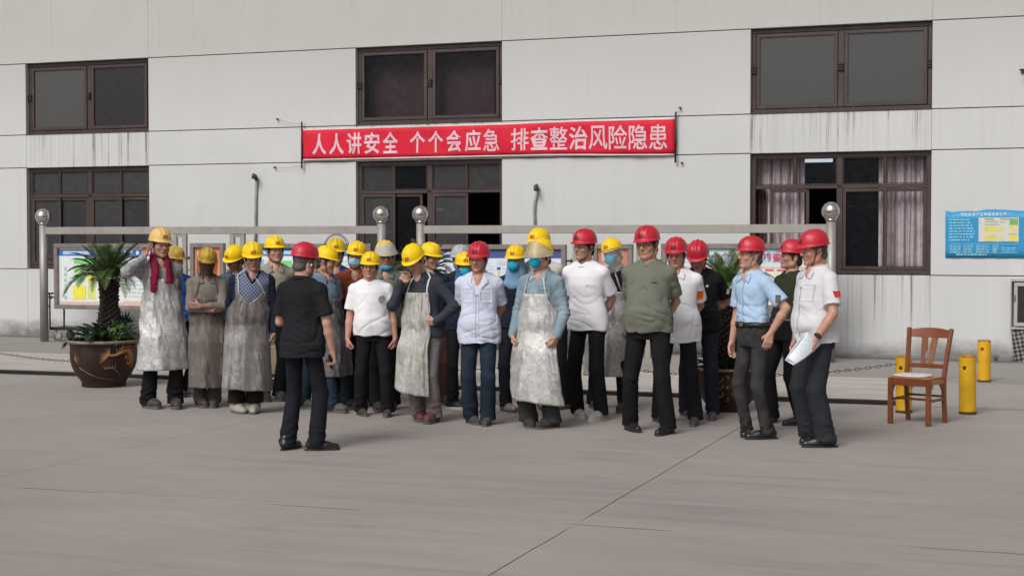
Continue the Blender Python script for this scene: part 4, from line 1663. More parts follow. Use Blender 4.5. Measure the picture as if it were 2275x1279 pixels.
    amber = clear('yellowed_visor_plastic', (.92, .86, .66), .55, (.56, .50, .33), .3, .12)
    rimm = P('visor_rim', (.09, .09, .1), .5)
    rimp = P('visor_pale_rim', (.5, .5, .48), .5)
    for key, mat, args in (
            ('visor_band', frost, (.134, .108, .022, .158, R(84), None, 0.0, 8, 24, (.02, -.075))),
            ('visor_amber', amber, (.114, .162, .146, -.004, R(88), None, 0.0, 8, 24, (-.090, .026))),
            ('visor_down', clr, (.131, .150, .050, -.185, R(84))),
            ('visor_soot', tint, (.126, .118, .045, -.115, R(80)))):
        mb, e, tp = sheet(*args)
        H[key] = mb.mesh('face_shield', mat)
        m2 = MB()
        m2.tube(tp, .004 if key in ('visor_down', 'visor_amber') else .0022, 6)
        m2.tube(e, .0018, 6)
        H[key + '_rim'] = m2.mesh('shield_rim', rimm if key in ('visor_down', 'visor_soot') else rimp)
    Mx = Matrix.Translation((0, .0, .06)) @ Matrix.Rotation(R(-92), 4, 'X') @ Matrix.Translation((0, 0, -.06))
    mb, e, tp = sheet(.128, .145, .03, -.13, R(84), Mx)
    H['visor_up'] = mb.mesh('face_shield', clr)
    m2 = MB()
    m2.tube(e, .0035, 6)
    m2.tube(tp, .004, 6)
    H['visor_up_rim'] = m2.mesh('shield_rim', rimm)
    # glasses
    gm = P('spectacle_frame', (.02, .02, .022), .3)
    for key, rr, fm in (('glasses', .021, gm), ('glasses_round', .024, P('spectacle_wire', (.2, .19, .17), .3, .8))):
        mb = MB()
        for q in (-1, 1):
            pts = [(q * .033 + rr * 1.12 * math.cos(a), -.106 + .018 * (abs(q * .033 + rr * 1.12 * math.cos(a)) / .055) ** 2, .000 + rr * .82 * math.sin(a)) for a in np.linspace(0, 2 * math.pi, 19)]
            mb.tube(pts, .0017, 6, False)
            mb.tube([(q * .056, -.090, .006), (q * .076, -.03, .008), (q * .082, .012, .006), (q * .083, .024, -.01)], .0017, 6)
        mb.tube([(-.010, -.108, .004), (0, -.112, .007), (.010, -.108, .004)], .0017, 6)
        H[key] = mb.mesh('glasses', fm)
    # hood over head and shoulders
    def hood(v):
        v.ell((0, .018, .0), (.092, .112, .135), .02)
        v.chain([(0, .015, -.06), (0, .02, -.15), (0, .025, -.235)], [.088, .105, .155], .04)
        v.ell((0, -.115, -.025), (.057, .075, .088), .01, None, True)
        v.ell((0, -.02, -.02), (.070, .085, .105), .006, None, True)
        v.cutplane((0, 0, -.30), (0, 0, -1))
    dz = lambda V: .006 * vnoise(V * 14, 2) + .003 * vnoise(V * np.array([40, 40, 12]), 4)
    for key, mat in (('hood_blue', cloth('blue_hood_cloth', (.045, .12, .30), .12)), ('hood_pale', cloth('pale_blue_hood_cloth', (.15, .27, .42), .15, fade=(.25, .38, .5)))):
        H[key] = sdf_mesh('hood', hood, (-.22, -.22, -.34), (.22, .24, .18), .009, mat, dz)

SHOES = {}
def shoe_mesh(kind, mat, solemat):
    key = (kind, mat.name)
    if key in SHOES:
        return SHOES[key]
    def up(v):
        if kind == 'dress':
            v.chain([(0, .055, .05), (0, .0, .052), (0, -.08, .036), (0, -.165, .026)], [.040, .041, .041, .030], .02)
            v.cone((0, .045, .06), (0, .035, .105), .040, .036, .02)
        elif kind == 'boot':
            v.chain([(0, .055, .055), (0, -.02, .06), (0, -.10, .050), (0, -.155, .044)], [.045, .048, .052, .046], .02)
            v.cone((0, .045, .06), (0, .035, .17), .048, .048, .03)
        elif kind == 'felt':
            v.chain([(0, .055, .05), (0, -.0, .06), (0, -.08, .045), (0, -.165, .032)], [.048, .052, .052, .036], .025)
            v.cone((0, .03, .07), (0, .02, .15), .055, .062, .03)
        else:
            v.chain([(0, .06, .05), (0, .0, .058), (0, -.08, .042), (0, -.16, .034)], [.043, .044, .045, .036], .02)
            v.cone((0, .05, .06), (0, .04, .105), .043, .040, .02)
        v.cutplane((0, 0, .014), (0, 0, -1))
    st = .0085
    v = Vol(np.arange(-.08, .081, st), np.arange(-.23, .13, st), np.arange(-.02, .24, st))
    up(v)
    if kind == 'sneaker':
        pass
    V, Q = v.net()
    V = V + normals_np(V, Q) * (.002 * vnoise(V * 50, 3))[:, None]
    me = mesh_np('shoe', V, Q, [mat])
    # sole: outline of the upper near the ground, spread a little
    mb = MB()
    n = 26
    wf = {'dress': .043, 'boot': .055, 'felt': .056, 'sneaker': .049}[kind]
    toe = {'dress': -.196, 'boot': -.204, 'felt': -.203, 'sneaker': -.200}[kind]
    th = {'dress': .016, 'boot': .024, 'felt': .015, 'sneaker': .027}[kind]
    ring = []
    for k in range(n):
        a = 2 * math.pi * k / n
        c, sn = math.cos(a), math.sin(a)
        y = (toe + .104) / 2 + c * (.104 - toe) / 2
        w = wf * (.80 + .20 * float(sstep(np.array([-y]), .0, .09)[0]))
        ring.append((w * math.copysign(abs(sn) ** .65, sn), y))
    vs = [(x, y, 0.0) for x, y in ring] + [(x * 1.03, y * 1.005, th * .5) for x, y in ring] + [(x, y, th + (.006 if y < toe + .04 else 0)) for x, y in ring]
    fs = [(i * n + k, i * n + (k + 1) % n, (i + 1) * n + (k + 1) % n, (i + 1) * n + k) for i in (0, 1) for k in range(n)]
    fs += [tuple(range(n))[::-1], tuple(range(2 * n, 3 * n))]
    mb.add(vs, fs)
    so = mb.mesh('sole', solemat)
    SHOES[key] = (me, so)
    return SHOES[key]

# ------------------------------------------------------------------ one person
PEOPLE = []

def ribbon_mesh(name, pts, hw, ht, mat, centre=(0, .02), seed=0, wob=.15):
    pts = np.array(pts, float)
    tt = np.linspace(0, len(pts) - 1, (len(pts) - 1) * 5 + 1)
    i = np.clip(tt.astype(int), 0, len(pts) - 2)
    f = tt - i
    def cr(k):
        return pts[np.clip(k, 0, len(pts) - 1)]
    p0, p1, p2, p3 = cr(i - 1), cr(i), cr(i + 1), cr(i + 2)
    f = f[:, None]
    c = .5 * (2 * p1 + (p2 - p0) * f + (2 * p0 - 5 * p1 + 4 * p2 - p3) * f ** 2 + (3 * p1 - p0 - 3 * p2 + p3) * f ** 3)
    n, seg = len(c), 10
    vs = []
    for k in range(n):
        d = unit(c[min(k + 1, n - 1)] - c[max(k - 1, 0)])
        o = np.array([c[k][0] - centre[0], c[k][1] - centre[1], .25 * 0.1])
        o = unit(o - d * (o @ d))
        w = np.cross(d, o)
        for q in range(seg):
            a = 2 * math.pi * q / seg
            r = 1 + wob * float(vnoise(np.array([[k * .35, q * .9, seed]]), 3)[0])
            vs.append(c[k] + w * math.cos(a) * hw * r + o * math.sin(a) * ht * r)
    q = [(a * seg + b, a * seg + (b + 1) % seg, (a + 1) * seg + (b + 1) % seg, (a + 1) * seg + b) for a in range(n - 1) for b in range(seg)]
    mb = MB()
    mb.add(vs, q + [tuple(range(seg))[::-1], tuple((n - 1) * seg + b for b in range(seg))], True)
    return mb.mesh(name, mat)

def person(label, feet, top, yaw, group, tone='mid', head=(0, 0, 0), arms=('down', 'down'), g=1.0, belly=0.0, fat=0.0,
           helmet='yellow', badge=True, strap='strap', hair='hair', shirt=None, trousers=None, shoes=('dress', None), apron=None,
           extras=(), q=1, lean=0.0, cap=None, stance=.20, fyaw=(10, -10), toe=0.0):
    """feet: pixel of the ground point between the feet, or two pixels (left foot, right foot in the picture)"""
    if isinstance(feet[0], (tuple, list)):
        w = [G(*f) for f in feet]
        c = (w[0] + w[1]) / 2
    else:
        c = G(*feet)
        w = None
    rz = R(yaw) + math.atan2(-c[0], c[1])
    yt = top if not isinstance(top, (tuple, list)) else top[1]
    d = ray(1137, yt)
    dist = math.hypot(c[0], c[1])
    Htop = CAM_H + d[2] / d[1] * c[1]
    s = Htop / (1.765 - .0012 * abs(head[1]))
    seed = len(PEOPLE) * 17 + 5
    root = thing('person', label, 'person', group, tuple(c), rz)
    Rz = np.array(Matrix.Rotation(-rz, 3, 'Z'))
    # feet in the body frame
    if w is not None:
        a, b = (Rz @ (k - c) for k in w)
        ft = {-1: a, 1: b} if a[0] < b[0] else {-1: b, 1: a}
    else:
        ft = {q_: np.array([q_ * stance * .5 * s, 0.0, 0.0]) for q_ in (-1, 1)}
    # keep the shoes apart
    gap = ft[1][0] - ft[-1][0]
    if gap < .15 * s:
        add = (.15 * s - gap) / 2
        ft[1][0] += add
        ft[-1][0] -= add
    K = {}
    if isinstance(top, (tuple, list)):
        pxc = 1137.5 + c[0] / c[1] * F
        dxw = (top[0] - pxc) * c[1] / F / s
        wv = Rz @ np.array([dxw, 0, 0])
        sway = (float(wv[0]), float(wv[1]))
    else:
        sway = (0.0, 0.0)
    prof = torso_profile(s, g, belly, lean=lean, sway=sway)
    def L(x, y, z):
        k_ = min(max((z - .80) / .65, 0), 1.1)
        return np.array([(x + sway[0] * k_) * s, (y + sway[1] * k_ - lean * min(max((z - .95) / .5, 0), 1.2)) * s, z * s])
    lean_sh = lean * .9
    Rh = rot_head(R(head[0]), R(head[1]), R(head[2] + ((seed * 7) % 13 - 6) * .6))
    Rn = rot_head(R(head[0]) * .4, R(head[1]) * .55, R(head[2]) * .5)
    neck = L(0, .016, 1.445)
    # the head turns about the top of the neck, and the neck bends half as far
    C = neck + Rn @ (np.array([0, .000, .075]) * s) + Rh @ (np.array([0, -.022, .082]) * s)
    arm = {}
    for sd, kind in ((-1, arms[0]), (1, arms[1])):
        Sh = L(sd * (.172 * (.6 + .4 * g)), .012, 1.362)
        T, pole, fd, td, curl = arm_target(kind, sd)
        T = np.array(T) * s
        k_ = min(max((T[2] / s - .80) / .65, 0), 1.1)
        T = T + np.array([sway[0], sway[1], 0]) * max(k_, .6) * s
        if kind in ('down', 'fist', 'hold', 'front', 'phone', 'hip'):
            T[0] += sd * (g - 1) * .16 * s
        T = T + np.array([0, -lean * s * (.5 if kind in ('down', 'fist') else .9), 0]) + np.array([0, -belly * .35 * s if kind == 'belly' else 0, 0])
        El, W = ik(Sh, T, .285 * s, .255 * s, pole)
        arm[sd] = (Sh, El, W, fd, td, curl)
    leg = {}
    for sd in (-1, 1):
        Hp = L(sd * .086 * g, .004, .875)
        An = ft[sd] + np.array([0, .03 * s, .085 * s])
        Kn, _ = ik(Hp, An, .415 * s, .40 * s, (sd * .15, -1, 0))
        leg[sd] = (Hp, Kn, An)
    # ---------------- body
    st = .0074 if q else .0098
    ext = [np.array([abs(v_[0]) for v_ in (arm[-1][1], arm[1][1], arm[-1][2], arm[1][2])]).max() + .16, ]
    ylo = min(arm[-1][2][1], arm[1][2][1], -.20 * s, C[1] - .13 * s) - .16
    yhi = max(arm[-1][2][1], arm[1][2][1], .15) + .15
    ylo = min(ylo, min(ft[k][1] for k in ft) - .16)
    yhi = max(yhi, max(ft[k][1] for k in ft) + .1)
    fine = [(C[2] - .15 * s, C[2] + .14 * s)]
    for sd in (-1, 1):
        wz = arm[sd][2][2]
        up_ = arm[sd][3][2] > .3
        fine.append((wz - (.06 if up_ else .21) * s, wz + (.21 if up_ else .05) * s))
    fine.sort()
    zs = axis(-.02, C[2] + .16 * s, .017, fine, st * .9)
    v = Vol(np.arange(-ext[0], ext[0], st), np.arange(ylo, yhi, st), zs)
    v.loft(prof, -.014 * s, .885 * s, 1.475 * s)
    for sd in (-1, 1):
        Sh, El, W, fd, td, curl = arm[sd]
        v.cone(L(sd * .02, .02, 1.385), Sh, .050 * s, .046 * s, .03 * s)
        v.cone(L(sd * .03, .022, 1.455), L(sd * .14, .016, 1.372), .034 * s, .032 * s, .04 * s)
        mid = Sh * .55 + El * .45
        v.chain([Sh, mid, El], [.050 * s, .045 * s, .037 * s], .02 * s)
        m2 = El * .68 + W * .32
        v.chain([El, m2, W], [.0365 * s, .040 * s, .0265 * s], .016 * s)
        hc, hn = hand(v, W, fd, td, sd, curl, s)
        K['hand%d' % sd] = (hc, hn, unit(fd), unit(td))
        Hp, Kn, An = leg[sd]
        v.chain([Hp, Kn, An], [.072 * s, .046 * s, .033 * s], .02 * s)
        v.cone(An, An + np.array([0, -.035, -.042]) * s, .029 * s, .024 * s, .01)
    v.cone(L(0, .022, 1.42), C + Rh @ (np.array([0, .022, -.075]) * s), .066 * s * (1 + .5 * fat), .058 * s * (1 + fat), .025 * s)
    if fat > .03:
        v.cone(C + Rh @ (np.array([0, -.01, -.09]) * s), L(0, -.01, 1.46), .05 * s, .055 * s, .03 * s)
    hr_ = random.Random(seed)
    head_field(v, C, Rh, s, fat, 1.0, [hr_.uniform(-1, 1) for _ in range(4)])
    if shirt.get('neck') == 'v':
        v.ell(L(0, -.038 - belly * .1, 1.380), np.array([.058, .054, .085]) * s, .03 * s)
    V, Q = v.net()
    Hh = (V - C) @ Rh / s
    col = head_paint(Hh, V, TONES[tone], seed)
    hd = np.ones(len(V))
    for sd in (-1, 1):                     # knuckles and fingertips a little redder
        hc = K['hand%d' % sd][0]
        wv = np.exp(-(np.linalg.norm(V - hc, axis=1) / .10) ** 2)[:, None]
        col = col * (1 - .25 * wv) + .25 * wv * np.array(TONES[tone]) * (1.0, .78, .72)
    me = mesh_np('body', V, Q, [skin_mat()])
    at = me.color_attributes.new('col', 'FLOAT_COLOR', 'POINT')
    at.data.foreach_set('color', np.concatenate([col, np.ones((len(col), 1))], 1).astype(np.float32).ravel())
    body = link('body', me, root)
    Mh = Matrix(((*(Rh[0] * s), C[0]), (*(Rh[1] * s), C[1]), (*(Rh[2] * s), C[2]), (0, 0, 0, 1)))
    def wear(name, key, parent=root, M=None):
        o = link(name, HEADGEAR[key], parent)
        o.matrix_local = M if M is not None else Mh
        return o
    if hair:
        wear('hair', hair)
    if helmet:
        hel = wear('helmet', 'helmet_' + helmet)
        I = Matrix.Identity(4)
        if strap:
            wear('chin_strap', strap, hel, I)
        if badge:
            wear('badge', 'badge_r' if helmet == 'red' else 'badge_y', hel, I)
    # ---------------- trousers
    tr = dict(mat=None, hem=.069, knee=.063, thigh=.086, top=.985, off=.003, cut=.045, fold=1.0)
    tr.update(trousers)
    ts = .0108 if q else .017
    xm = max(abs(ft[-1][0]), abs(ft[1][0])) + .17
    y0 = min(ft[-1][1], ft[1][1], -.14 - belly) - .14
    y1 = max(ft[-1][1], ft[1][1], .13) + .14
    v = Vol(np.arange(-max(xm, .27), max(xm, .27), ts), np.arange(y0, y1, ts), np.arange(.01, (tr['top'] + .05) * s, ts))
    v.loft(prof, tr['off'] * s, .80 * s, (tr['top'] + .04) * s)
    for sd in (-1, 1):
        Hp, Kn, An = leg[sd]
        v.chain([Hp + np.array([0, 0, .02]), Kn], [tr['thigh'] * s * g, tr['knee'] * s], .03 * s)
        dirn = unit(An - Kn)
        e = An + dirn * .045 * s + np.array([0, -.012, 0]) * s
        v.cone(Kn, e, tr['knee'] * s, tr['hem'] * s, .02 * s)
    v.cutplane((0, 0, tr['cut'] * s), (0, 0, -1))
    v.cutplane((0, 0, tr['top'] * s), (0, 0, 1))
    V, Q = v.net()
    N = normals_np(V, Q)
    z = V[:, 2] / s
    fo = tr['fold']
    n1 = vnoise(V * 8, seed)
    sx = np.sign(V[:, 0])
    Vm = V * np.array([1, 1, 1.])
    Vm[:, 0] = np.abs(Vm[:, 0])
    dsp = .0022 * n1 + .0015 * vnoise(V * np.array([17, 17, 12]), seed + 1)
    ank = sstep(.34 - z, 0, .24) * sstep(z, .035, .07)
    msk = sstep(vnoise(V * np.array([9, 9, 6]), seed + 3), -.45, .35)
    dsp += .0045 * fo * ank * msk * np.sin(z * 84 + 4.2 * n1 + 26 * V[:, 0] * np.sign(V[:, 1]) + 8 * sx)
    dsp -= .0130 * fo * crease(V, .35, 4, 17, seed + 40) * (ank * .9 + .05)
    dsp -= .0120 * fo * crease(V, -.45, 4, 15, seed + 44) * (ank * .6 + .6 * np.exp(-((z - .50) / .13) ** 2) + .08)
    dsp -= .0090 * fo * crease(Vm, .75, 3.5, 15, seed + 48) * sstep(z, .58, .78)
    dsp -= .0040 * fo * crease(V, 1.45, 1.6, 11, seed + 52) * sstep(z, .12, .3)
    # pressed front crease
    dsp += tr.get('crease', 0) * .006 * np.exp(-((np.abs(V[:, 0]) / s - .10) / .012) ** 2) * (V[:, 1] < 0)
    V = V + N * (dsp * s * np.where(z > tr['top'] - .012, 0, 1))[:, None]
    link('trousers', mesh_np('trousers', V, Q, [tr['mat']]), root)
    # ---------------- shirt
    sh = dict(mat=None, hem=.88, sleeve='short', neck='crew', off=.014, loose=1.0, mat2=None, collar=None, open=.0, cuff=None, fold=1.0)
    sh.update(shirt)
    ss = .0088 if q else .0145
    ex = max(abs(arm[k][i][0]) for k in arm for i in (0, 1, 2)) + .12
    ya = min(min(arm[k][i][1] for k in arm for i in (1, 2)), -.17 * s - belly * s - lean * s) - .11
    yb = max(max(arm[k][i][1] for k in arm for i in (1, 2)), .15 * s) + .10
    zt = max(1.52 * s, max(arm[k][i][2] for k in arm for i in (1, 2)) + .08) if sh['sleeve'] != 'short' else 1.52 * s
    v = Vol(np.arange(-ex, ex, ss), np.arange(ya, yb, ss), np.arange(min((sh['hem'] - .05) * s, 9 if sh['sleeve'] == 'short' else min(arm[k][2][2] for k in arm) - .07), zt, ss))
    o = sh['off'] * s
    low = 0 if sh.get('tuck') else (.011 + .17 * max(0, .9 - sh['hem'])) * s
    prof_s = lambda q_: tuple(a_ + (low * sstep(1.14 - np.asarray(q_) / s, 0, .16) if k_ < 2 else 0) for k_, a_ in enumerate(prof(q_)))
    v.loft(prof_s, o, (sh['hem'] - .05) * s, 1.47 * s)
    if sh['loose'] > 1:                    # cloth hangs straight from the chest
        rx, ry, xc, yc = prof(np.array([1.2 * s]))
        hx, hy, _, hyc = prof(np.array([.90 * s]))
        k = (sh['loose'] - 1)
        v.cone((float(xc[0]), float(yc[0]), 1.20 * s), (float(xc[0]) * .3, float(hyc[0]), (sh['hem'] - .06) * s), (.10) * s, (.105 + k) * s, .03)
    v.cutplane((0, 0, sh['hem'] * s), (0, 0, -1))
    slv = {}
    for sd in (-1, 1):
        Sh, El, W = arm[sd][:3]
        v.cone(L(sd * .02, .02, 1.385), Sh, .050 * s + o, .048 * s + o * .8, .03 * s)
        v.cone(L(sd * .035, .022, 1.452), L(sd * .145, .016, 1.372), .030 * s + o * .8, .034 * s + o * .6, .05 * s)
        if sh['sleeve'] == 'none':
            continue
        if sh['sleeve'] == 'short':
            e = Sh * .22 + El * .78
            dr = unit(e - Sh)
            a, b = Sh, e
            # capped cone: the open end of the sleeve is a clean cut
            ra, rb = .048 * s + o * .8, .058 * s + o * .9
            lo, hi = np.minimum(a, b) - .13, np.maximum(a, b) + .13
            sl, X, Y, Z = v.reg(lo, hi)
            t = (X - a[0]) * dr[0] + (Y - a[1]) * dr[1] + (Z - a[2]) * dr[2]
            Ln = np.linalg.norm(b - a)
            tc = np.clip(t, 0, Ln)
            dd = np.sqrt((X - a[0] - tc * dr[0]) ** 2 + (Y - a[1] - tc * dr[1]) ** 2 + (Z - a[2] - tc * dr[2]) ** 2) - (ra + (rb - ra) * tc / Ln)
            v.put(sl, np.maximum(dd, t - Ln).astype(np.float32), .022 * s)
            slv[sd] = (a, b)
        else:
            we = W * (.97 if sh['sleeve'] == 'long' else .55) + El * (.03 if sh['sleeve'] == 'long' else .45)
            v.chain([Sh, El], [.048 * s + o * .8, .046 * s + o * .8], .026 * s)
            v.chain([El, we], [.047 * s + o * .7, .033 * s + o * .7], .02 * s)
            slv[sd] = (El, we)
    if sh['neck'] == 'crew':
        v.cone(L(0, .005, 1.462), L(0, -.01, 1.56), .066 * s, .078 * s, .006, True)
        v.cone(L(0, -.080, 1.452), L(0, -.05, 1.50), .014 * s, .048 * s, .012, True)
    elif sh['neck'] == 'v':
        dp = sh['open']
        v.cone(L(0, .015, 1.452), L(0, .015, 1.56), .068 * s, .085 * s, .008, True)
        v.cone(L(0, -.108 - belly * .2, 1.418 - dp), L(0, -.066, 1.480), .016 * s, (.052 + .15 * dp) * s, .005, True)
    else:
        v.cone(L(0, .012, 1.466), L(0, .0, 1.56), .064 * s, .075 * s, .008, True)
    V, Q = v.net()
    N = normals_np(V, Q)
    z = V[:, 2] / s
    n1 = vnoise(V * 7, seed + 4)
    fo = sh['fold']
    calm = sstep(1.47 - z, 0, .06)
    Vm = V.copy()
    Vm[:, 0] = np.abs(Vm[:, 0])
    dsp = (.0035 * n1 + .0012 * fo * vnoise(V * np.array([20, 20, 20]), seed + 5)) * calm
    trunk_ = sstep(.20 * s - np.abs(V[:, 0]), -.01, .03)
    dsp -= .0150 * fo * crease(Vm, -.85, 2.6, 13, seed + 60) * trunk_ * np.exp(-((z - 1.20) / .12) ** 2)
    dsp -= .0150 * fo * crease(V, .28, 3.0, 15, seed + 64) * trunk_ * sstep(1.22 - z, 0, .15)
    dsp -= .0130 * fo * crease(V, -.35, 3.0, 15, seed + 68) * trunk_ * sstep(1.30 - z, 0, .2)
    dsp -= .0070 * fo * crease(V, 1.35, 2.0, 13, seed + 72) * trunk_ * sstep(1.36 - z, 0, .25)
    dsp -= .0085 * fo * crease(Vm, .5, 5, 17, seed + 76) * (1 - trunk_)
    dsp -= .0070 * fo * crease(Vm, -.3, 5, 17, seed + 80) * (1 - trunk_)
    ang = np.arctan2(V[:, 0], -V[:, 1])
    dsp += .007 * sstep(sh['hem'] + .16 - z, 0, .16) * np.sin(ang * 5 + 3 * n1 + seed) * (np.abs(V[:, 0]) < .24 * s)
    if sh['sleeve'] == 'long':
        for sd in (-1, 1):
            El, W = arm[sd][1:3]
            dE = np.linalg.norm(V - El, axis=1)
            dsp += .007 * np.exp(-(dE / .08) ** 2) * np.sin((V @ unit(W - arm[sd][0])) * 130 + 2 * n1)
    V = V + N * (dsp * s)[:, None]
    mats = [sh['mat']]
    mi = None
    if sh['mat2'] is not None:
        mats.append(sh['mat2'])
        F_ = V[Q].mean(1) - np.array([sway[0] * .8 * s, 0, 0])
        k = sh.get('split', ('sleeve',))
        if k[0] == 'sleeve':
            mi = ((np.abs(F_[:, 0]) > (.165 * s * (.6 + .4 * g))) | (F_[:, 1] < -.19 * s)).astype(int)
        elif k[0] == 'cuff':
            mi = np.zeros(len(F_), int)
            for sd in (-1, 1):
                Sh, El = arm[sd][:2]
                e = Sh * (1 - k[1]) + El * k[1]
                mi |= ((F_ - e) @ unit(El - Sh) > 0) & (np.abs(F_[:, 0]) > .2 * s) | (np.linalg.norm(F_ - arm[sd][2], axis=1) < .2)
        elif k[0] == 'yoke':
            mi = (F_[:, 2] < k[1] * s).astype(int)
    so = link('shirt', mesh_np('shirt', V, Q, mats, True, mi), root)
    bvh = BVHTree.FromPolygons([tuple(p) for p in V], [tuple(map(int, f)) for f in Q])
    K['bvh'] = bvh
    def patch(name, c, inn, up, w_, h_, mat, off=.003, parent=so, nu=7, nv=6, shape=None):
        """a thin piece of cloth or print laid on the shirt; inn points into the body"""
        c, inn, up = np.array(c, float) * s, unit(inn), unit(up)
        rt = np.cross(inn, up)
        g_ = []
        for i in range(nu):
            for j in range(nv):
                a, b = (i / (nu - 1) - .5), (j / (nv - 1) - .5)
                if shape == 'disc':
                    rr = max(abs(a), abs(b)) * 2
                    nn = math.hypot(a, b) or 1
                    a, b = a / nn * rr * .5, b / nn * rr * .5
                p = c + rt * a * w_ * s + up * b * h_ * s
                hit = bvh.ray_cast(Vector(p - inn * .5), Vector(inn), 1.0)
                if hit[0] is None:
                    return None
                g_.append(np.array(hit[0]) - inn * off)
        mb = MB()
        n = len(g_)
        mb.grid(g_, nu, nv)
        mb.grid([p + inn * off * .9 for p in g_], nu, nv)
        bd = [i * nv for i in range(nu)] + [(nu - 1) * nv + j for j in range(1, nv)] + [i * nv + nv - 1 for i in range(nu - 2, -1, -1)] + [j for j in range(nv - 2, 0, -1)]
        mb.f += [(bd[i], bd[(i + 1) % len(bd)], n + bd[(i + 1) % len(bd)], n + bd[i]) for i in range(len(bd))]
        mb.m += [0] * len(bd)
        mb.sm += [False] * len(bd)
        return mb.build(name, mat, parent)
    K['patch'] = patch
    if sh['neck'] == 'crew':
        ring = []
        for i in range(41):
            a = 2 * math.pi * i / 40
            f = max(0, math.cos(a)) ** 1.3
            p_ = L(.069 * math.sin(a), .010 - (.071 + .012 * f) * math.cos(a), 1.455 - .024 * f + .006 * max(0, -math.cos(a)))
            ring.append(p_)
        mb = MB()
        vs = []
        for p_ in ring:
            o2 = unit(np.array([p_[0], p_[1] - .01 * s, 0]))
            for d_, h_ in ((-.006, -.002), (-.004, .007), (.004, .005), (.013, -.008), (.012, -.016), (.0, -.014)):
                vs.append(p_ + (o2 * d_ + np.array([0, 0, h_])) * s)
        fs = [(i * 6 + k, i * 6 + (k + 1) % 6, (i + 1) * 6 + (k + 1) % 6, (i + 1) * 6 + k) for i in range(40) for k in range(6)]
        mb.add(vs, fs, True)
        mb.build('neckband', sh['mat'], so)
    # collar: a band round the neck and two front leaves that lie on the chest
    if sh['collar']:
        cm = sh.get('collarmat') or sh['mat']
        opn = {'polo': .52, 'shirt': .55, 'wide': .75, 'stand': .15}[sh['collar']]
        n = 36
        rows = []
        for r_, (dr, dz) in enumerate(((.006, -.016), (.002, .006), (.004, .016), (.012, .015), (.022, .000), (.029, -.016))):
            row = []
            for i in range(n + 1):
                a = opn + (2 * math.pi - 2 * opn) * i / n
                f = max(0, math.cos(a)) ** 1.5
                bk = max(0, -math.cos(a))
                rx, ry = .063 + dr, .066 + dr * 1.15
                row.append(L(rx * math.sin(a), .014 - ry * math.cos(a) - f * .020, 1.462 + dz - f * .030 + bk * .010))
            rows.append(row)
        mb = MB()
        mb.grid([p for r_ in rows for p in r_], len(rows), n + 1)
        co = mb.build('collar', cm, so)
        so_m = co.modifiers.new('thickness', 'SOLIDIFY')
        so_m.thickness = .004
        so_m.offset = 0
        op = sh['open']
        leaf = {'polo': ((.050, 1.452), (.082, 1.420), (.068, 1.372), (.012, 1.408)),
                'shirt': ((.050, 1.452), (.086, 1.420), (.080, 1.362), (.018, 1.405)),
                'wide': ((.058, 1.450), (.094, 1.412), (.104, 1.370), (.040, 1.372)),
                'stand': None}[sh['collar']]
        lv = [leaf] if leaf else []
        if sh['collar'] == 'wide':
            lv.append(((.044, 1.366), (.082, 1.362), (.030, 1.300), (.010, 1.285)))
        for q in (-1, 1):
            for lf in lv:
                A_, B_, C_, D_ = (np.array(p_) for p_ in lf)
                D_ = D_ + np.array([.25 * op, -.55 * op])
                g_ = []
                ok = True
                for i in range(6):
                    for j in range(6):
                        u, w_ = i / 5, j / 5
                        p2 = (A_ * (1 - u) + B_ * u) * (1 - w_) + (D_ * (1 - u) + C_ * u) * w_
                        pt = L(q * p2[0], 0, p2[1])
                        hit = bvh.ray_cast(Vector((pt[0], -.8, pt[2])), Vector((0, 1, 0)), 1.4)
                        if hit[0] is None:
                            ok = False
                            break
                        yy = hit[0].y
                        g_.append((pt[0], yy - .008 - .006 * u * (1 - w_), pt[2]))
                    if not ok:
                        break
                if ok:
                    # do not let a leaf fall into the neck opening
                    ys_ = np.array([p_[1] for p_ in g_])
                    lim = np.median(ys_) + .03
                    g_ = [(p_[0], min(p_[1], lim), p_[2]) for p_ in g_]
                    mb = MB()
                    mb.grid(g_, 6, 6)
                    lo2 = mb.build('collar_leaf', cm, so)
                    m3 = lo2.modifiers.new('thickness', 'SOLIDIFY')
                    m3.thickness = .005
                    m3.offset = 0
    # ---------------- shoes
    kind, sm, solem = shoes
    ms, mso = shoe_mesh(kind, sm, solem or P('black_rubber', (.018, .017, .017), .7))
    for i, sd in enumerate((-1, 1)):
        o_ = link('shoe', ms, root)
        fy = fyaw[i]
        o_.matrix_local = Matrix.Translation((ft[sd][0], ft[sd][1] + .02 * s, 0)) @ Matrix.Rotation(R(-sd * abs(fy)) if isinstance(fy, int) else R(fy), 4, 'Z') @ Matrix.Scale(s, 4)
        s_ = link('sole', mso, o_)
